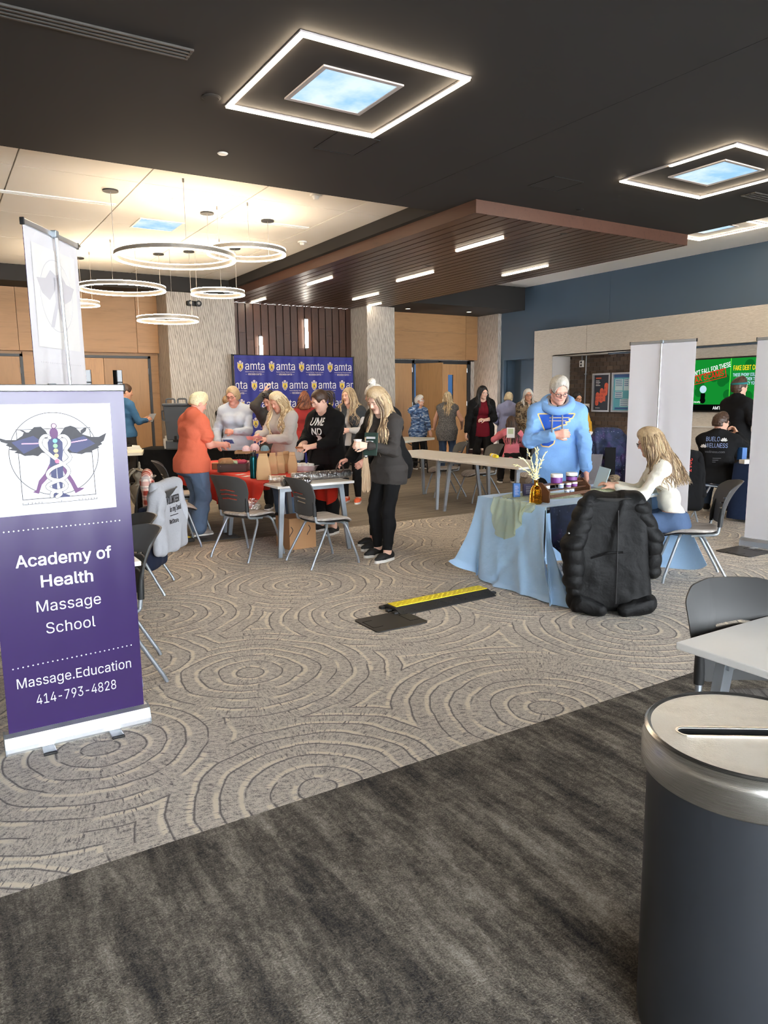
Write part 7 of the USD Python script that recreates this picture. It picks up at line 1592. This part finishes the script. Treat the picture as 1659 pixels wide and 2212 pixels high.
# ---------------------------------------------------------------- on the long white tables and far tables
for i, (px, py, w_, d_, rz, lb) in enumerate(((1030, 997, .28, .2, 60, 'sheet of white paper on the near half of the long tables'), (885, 982, .25, .2, 50, 'sheet of white paper on the far half of the long tables'))): q = at_z(px, py, .738); solo('paper_sheet', box(-w_/2, w_/2, -d_/2, d_/2, 0, .0015), 'paper', lb, 'paper', q, rz)
q = at_z(1074, 988, .738); t = thing('snack_packet', 'crumpled yellow and white packet on the long white tables', 'packet', (q[0], q[1]+.05, .738), 60)
for i, (x0, x1, mt) in enumerate(((-.15, -.06, 'ramp_yellow'), (-.05, .04, 'paper'), (.05, .15, 'ramp_yellow'))):
    f_ = Field(folds(.01, (25, 25, 25), i)); f_.rc((x0, 0, .02), (x1, .02, .02), .024, k=.01); f_.cut(lambda P: -P[:, 2]); part(t, 'wrapper', solid(f_, .006, .02), mt, True)
q = at_z(871, 983, .738); solo('phone', rbox(-.04, .04, -.075, .075, 0, .01, .004, 2), 'black', 'black phone at the far left end of the long tables', 'phone', q, 40)
q = at_z(283, 971, .742); t = thing('paper_stack', 'stack of papers with a black clip on the cream table at left', 'papers', (q[0], q[1], .741), 20)
for i in range(4): part(t, 'booklet', box(-.16+.01*i, .14-.012*i, -.11, .1, .018*i, .018*i+.015), 'paper')
part(t, 'clip', rbox(-.18, -.05, -.12, -.06, .06, .09, .008), 'black')
# drink dispenser and cups
q = at_z(391, 969, .76); dp = thing('drink_dispenser', 'tall grey insulated drink dispenser on the black cloth', 'drink dispenser', (q[0]+.02, q[1]+.1, .748), -32)
plain('cambro', (74, 78, 84), .45)
hull = m3.Manifold.batch_hull([mf(rbox(-.17, .17, -.2, .2, .16, .20, .02)), mf(rbox(-.2, .2, -.22, .22, .70, .74, .02))])
part(dp, 'body', tm(hull), 'cambro', 30); part(dp, 'base', rbox(-.19, .19, -.22, .22, 0, .16, .02), 'cambro'); part(dp, 'lid', rbox(-.215, .215, -.235, .235, .74, .785, .015), 'cambro')
for s in (-1, 1): part(dp, 'lid_handle', tube(fillet([(s*.1-.075, -.1, .78), (s*.1-.075, -.1, .86), (s*.1+.075, -.1, .86), (s*.1+.075, -.1, .78)], .035, 6), .014, 8), 'cambro')
part(dp, 'side_handle', tube(fillet([(-.2, -.1, .66), (-.255, -.1, .66), (-.25, -.1, .5), (-.19, -.1, .5)], .03, 5), .014, 8), 'cambro'); sp_ = part(dp, 'tap', rbox(-.05, .05, -.26, -.22, .14, .18, .01), 'black'); part(sp_, 'tap_lever', rbox(-.02, .02, -.275, -.25, .18, .24, .006), 'black'); part(dp, 'latch', rbox(.2, .225, -.04, .04, .66, .76, .008), 'black')
for i, (px, n_) in enumerate(((359, 6), (363, 9), (369, 10))):
    q = at_z(px, 969, .75); t = thing('cup_stack', ['shortest stack of white foam cups left of the dispenser', 'middle stack of white foam cups left of the dispenser', 'tallest stack of white foam cups beside the dispenser'][i], 'cups', (q[0], q[1], .748), 0, 'stacks of foam cups')
    for k in range(n_): part(t, 'cup', moved(lathe([(0, 0), (.028, 0), (.04, .09), (.042, .09), (.042, .094), (0, .094)], 16), (0, 0, .016*k)), 'cup_white', 40)
# crate and boxes behind the man in the hoodie, and the vendor table goods
q = at_z(1262, 955, .76); t = thing('wooden_crate', 'small brown crate of white packets behind the man in the hoodie', 'crate', (9.45, 8.82, .748), -25); part(t, 'crate', tm(mf(rbox(-.16, .16, -.12, .12, 0, .16, .004))-mf(box(-.145, .145, -.105, .105, .02, .3))), 'card_brown')
for i in range(4): part(t, 'packet', rbox(-.14+.07*i, -.08+.07*i, -.09, .09, .02, .22+.02*(i % 2), .006, 2), 'paper')
for i, (dx, mt, lb) in enumerate(((.0, 'label_purple', 'purple topped white box on the black clothed table'), (.16, 'paper', 'white box right of the crate on the black clothed table'))): solo('small_box', rbox(-.06, .06, -.05, .05, 0, .12, .003, 2), mt, lb, 'box', (9.8+dx, 8.62-dx*.4, .748), -25)
t = thing('plant_card', 'white card with a green plant picture by the seated dark haired person', 'card', tuple(at_r(1103, 943, 13.0)[:2])+(.78,), -50); part(t, 'card', rbox(-.07, .07, -.003, .003, .09, .27, .002, 2), 'paper'); part(t, 'picture', box(-.045, .045, -.005, -.003, .16, .25), 'pale_green'); part(t, 'stake', box(-.008, .008, -.003, .003, -.04, .09), 'kraft')
for i, (px, py, mt, w_, h_, lb) in enumerate(((1602, 985, 'pack_blue', .07, .16, 'tall dark blue box on the vendor table at the right edge'), (1612, 993, 'paper', .13, .05, 'white tissue box on the vendor table at the right edge'))):
    q = at_z(px, py+8, .75); solo('small_box', rbox(-w_/2, w_/2, -.05, .05, 0, h_, .004, 2), mt, lb, 'box', (q[0], q[1], .748), -20)
# ---------------------------------------------------------------- things in hands
def cup(pos, lb, s=1.):
    t = thing('foam_cup', lb, 'cup', pos, 0, 'white foam cups in hands'); part(t, 'cup', lathe([(0, 0), (.027*s, 0), (.038*s, .088*s), (.041*s, .088*s), (.041*s, .093*s), (.036*s, .093*s), (.026*s, .004), (0, .004)], 28), 'cup_white', 35)
def hold(p, k, x=.085, y=.0, n=-.04): return to_world(p, p[k]['q'](x, y, n))
c = hold(P_ho, 1, .075, .0, -.042); cup((c[0], c[1], c[2]-.045), 'white foam cup held by the man in the blue hoodie')
c = hold(P_sc, 1, .07, .02, -.04); cup((c[0], c[1], c[2]-.02), 'white foam cup held by the woman in the charcoal fleece')
c = hold(P_cu, 1, .07, .0, -.04); cup((c[0], c[1], c[2]-.03), 'white foam cup at the mouth of the older woman', .95)
c = hold(P_ib, -1, .07, .0, -.04); cup((c[0], c[1], c[2]-.05), 'pale cup held by the woman in the pale blue sweatshirt')
def sheet_at(name, pos, w_, h_, yaw, tilt, mat, lb, cat_n='paper', th=.002, extra=None):
    t = thing(name, lb, cat_n, pos, yaw); m = rbox(-w_/2, w_/2, -th/2, th/2, -h_/2, h_/2, min(th*.45, .003), 2); R4 = trimesh.transformations.rotation_matrix(tilt, (1, 0, 0)); m.apply_transform(R4); part(t, 'sheet' if th < .004 else 'body', m, mat)
    if extra:
        for (x0, x1, z0, z1, mt) in extra: e = box(x0, x1, -th/2-.0012, -th/2, z0, z1); e.apply_transform(R4); part(t, 'print', e, mt)
    return t
c = (hold(P_cb, 1, .12, 0, -.02)+hold(P_cb, -1, .12, 0, -.02))/2; sheet_at('pink_sheet', c+np.array([-.03, 0, .01]), .2, .15, -30, 1.2, 'paper_pink', 'pink sheet of paper held by the curly blonde woman')
c = hold(P_or, 1, .12, 0, -.02); sheet_at('tablet', c+np.array([.03, .02, .04]), .15, .11, -40, .9, 'ink_pale', 'small white framed tablet held by the orange shirt', 'tablet', .008, [(-.06, .06, -.04, .04, 'ink_blue')])
c = hold(P_bh, 1, .12, 0, -.02); sheet_at('paper_slip', c+np.array([-.02, -.02, .0]), .09, .05, -40, 1., 'kraft', 'brown card held by the woman in the black hoodie', 'card')
c = hold(P_bl, 1, .12, 0, -.01); sheet_at('paper_sheet', c, .14, .2, 20, .7, 'paper', 'white sheet held by the woman in the blue sweater')
c = hold(P_dk, -1, .1, 0, -.02); sheet_at('paper_slip', c, .12, .09, -20, .8, 'paper', 'white slip held by the person touching dark hair')
c = hold(P_mr, -1, .1, 0, -.03); sheet_at('small_tin', c, .07, .04, -30, .2, 'cup_white', 'small white item held by the woman in the maroon top', 'tin', .02)
c = hold(P_sc, 1, .03, 0, .0)+np.array([.06, -.08, .0]); sheet_at('green_book', c+np.array([.02, -.02, .0]), .15, .22, -62, -.15, 'green_cover', 'dark green booklet under the arm of the charcoal fleece', 'book', .012, [(-.05, .05, .05, .07, 'logo_white'), (-.05, .03, .02, .03, 'logo_white'), (-.05, .04, -.01, .0, 'logo_white')])
c = hold(P_gb, 1, .11, 0, -.03); t = thing('beaded_band', 'brown beaded band held out over the table end', 'band', c, 20); a = np.linspace(0, 2*np.pi, 23)[:-1]
for q in a[::1]: part(t, 'bead', moved(trimesh.creation.icosphere(1, .0105), (.05*math.cos(q), .012*math.sin(q*2), .05*math.sin(q)-.03)), 'box_dark', True)
tsl = thing('tassel_bag', 'tan tasselled bag hanging in front of the charcoal fleece', 'bag', tuple(at_r(790, 985, 7.05)[:2])+(0,)); zt_ = at_r(790, 985, 7.05)[2]; plain('tan_suede', (176, 150, 122), .85)
part(tsl, 'cord', tube([(0, 0, zt_+.18), (0, 0, zt_)], .008, 6), 'tan_suede'); part(tsl, 'knot', moved(trimesh.creation.icosphere(2, .022), (0, 0, zt_)), 'steel', True)
for k in range(14): x = -.045+.0068*k; part(tsl, 'tassel_strand', tube([(x*.4, .0, zt_-.01), (x*.9, .008*math.sin(k*2), zt_-.15), (x, .01*math.sin(k*3), zt_-.33-.012*(k % 3))], .0055, 5), 'tan_suede')
# ---------------------------------------------------------------- name badges, lettering and emblem on the clothes
plain('note_blue', (20, 78, 176), .6); plain('note_gold', (240, 196, 120), .6); plain('print_white', (228, 228, 226), .7)
note = sg.Polygon([(-.165, .12), (.175, .12), (.155, .085), (.12, .075), (.13, .055), (.09, .045), (.1, .025), (.05, .015), (-.03, -.02), (-.0, -.10), (-.015, -.165), (-.06, -.195), (-.12, -.19), (-.15, -.15), (-.12, -.135), (-.08, -.15), (-.065, -.12), (-.105, -.02), (-.15, .085)])
zc_ = P_ho['che']+V3(.015, 0, -.02)
for pl, mt, lf in ((note.buffer(.010), 'note_gold', .002), (note.buffer(-.002), 'note_blue', .0035), (so.unary_union([sg.box(-.06, .083, .13, .089), sg.box(-.06, .053, .1, .058)]), 'note_gold', .005)):
    print_on(P_ho, 'hoodie', prism(pl, .001), zc_, (-1, 0, 0), (0, 0, 1), mt, lf, 'emblem')
for s in (-1, 1):
    nb_ = P_ho['nb']; f_ = P_ho['fields']['hoodie']; pts = []
    for k in range(14):
        q = np.array([s*.045+s*.006*k/13, .32, nb_[2]-.055-.20*k/13])
        for _ in range(30): q[1] -= float(f_(q[None])[0])*.7
        pts.append(q+np.array([0, .008, 0]))
    part(P_ho['root'], 'drawstring', tube(pts, .0075, 6), 'c_hood_in')
hf_ = Field(folds(.006, (8, 8, 8), 3)); nb_ = P_ho['nb']; a_ = np.linspace(-2.75, 2.75, 22)
hp_ = [nb_+np.array([.128*math.sin(q), .012+.125*math.cos(q), -.018-.045*math.cos(q)+.02*(1-math.cos(q))]) for q in a_]
for i in range(21): hf_.rc(hp_[i], hp_[i+1], .034+.012*abs(a_[i])/2.7, k=.02)
hf_.rc(nb_+V3(-.07, -.13, -.02), nb_+V3(.07, -.13, -.02), .065, k=.05)
part(P_ho['root'], 'hood', solid(hf_, .007, .02), 'c_hoodie', True)
for s in (-1, 1): part(P_ho['root'], 'hood_lining', tube([hp_[j]+np.array([-.03*math.sin(a_[j]), -.03*math.cos(a_[j]), .034]) for j in (range(11, 20) if s > 0 else range(10, 1, -1))], .022, 8, flat=1.), 'c_hood_in', True)
for s_, z_, h_, w_ in (('UME', .06, .085, .21), ('ND', -.05, .075, .16)):
    m = text(s_, h_, .001, True); m.apply_scale([w_/text_w(m), 1, 1]); m = moved(m, (-w_/2, 0, 0)); print_on(P_bh, 'sweatshirt', m, P_bh['che']+V3(.0, 0, z_-.02), (-1, 0, 0), (0, 0, 1), 'print_white', .024, 'lettering')
print_on(P_bh, 'sweatshirt', prism(so.unary_union([sg.box(-.035, -.02, .035, .03), sg.Polygon([(-.05, -.02), (.05, -.02), (0, -.07)])]), .001), P_bh['che']+V3(0, 0, -.11), (-1, 0, 0), (0, 0, 1), 'print_white', .024, 'lettering')
plain('print_blue', (150, 170, 214), .7)
for s_, z_, h_, w_, mt in (('BUELO', .10, .055, .17, 'print_blue'), ('WELLNESS', .02, .055, .27, 'print_blue'), ('wellness.com', -.05, .03, .24, 'ink_grey')):
    m = text(s_, h_, .001, False); m.apply_scale([w_/text_w(m), 1, 1]); print_on(P_sd, 'long_sleeved_shirt', m, P_sd['che']+V3(-.14, -.0, z_), (1, 0, 0), (0, 0, 1), mt, .002, 'lettering')
fl_ = so.unary_union([sa.rotate(sa.scale(sg.Point(0, .022).buffer(.02), .5, 1), a, origin=(0, 0)) for a in (-75, -38, 0, 38, 75)])
print_on(P_sd, 'long_sleeved_shirt', prism(fl_, .001), P_sd['che']+V3(.08, 0, .105), (1, 0, 0), (0, 0, 1), 'print_white', .002, 'emblem'); print_on(P_sd, 'long_sleeved_shirt', prism(fl_, .001), P_sd['che']+V3(-.16, 0, .02), (1, 0, 0), (0, 0, 1), 'print_white', .003, 'emblem')
for i in range(3): print_on(P_sd, 'long_sleeved_shirt', prism(sg.box(0, 0, .1-.03*i, .006), .001), P_sd['che']+V3(-.04, 0, -.12-.025*i), (1, 0, 0), (0, 0, 1), 'ink_grey', .002, 'lettering')
for i in range(6): print_on(P_st, 't_shirt', prism(sg.box(-.07, 0, .05-.012*i, .008), .001), P_st['che']+V3(.03, 0, .05-.03*i), (-1, .35, 0), (0, 0, 1), 'ink_grey', .002, 'lettering')
plain('headband_teal', (24, 110, 108), .8)
T_, hc_, hs_ = P_st['T'], P_st['hc'], P_st['hs']; a = np.linspace(0, 2*np.pi, 33)[:-1]
part(P_st['root'], 'headband', tube([hc_+T_@(np.array([.087*math.cos(q), -.012+.108*math.sin(q), .055+.012*math.sin(q)])*hs_) for q in a], .014, 8, True, .45), 'headband_teal', True)
for p_, g_, dx, dz in ((P_cu, 'blouse', .06, .0), (P_cb, 'sweatshirt', -.07, .03), (P_dk, 'sweatshirt', -.05, .03)):
    print_on(p_, g_, prism(sg.box(-.035, -.025, .035, .025), .001), p_['che']+V3(dx, 0, dz), (-1, 0, 0), (0, 0, 1), 'print_white', .004, 'name_badge')
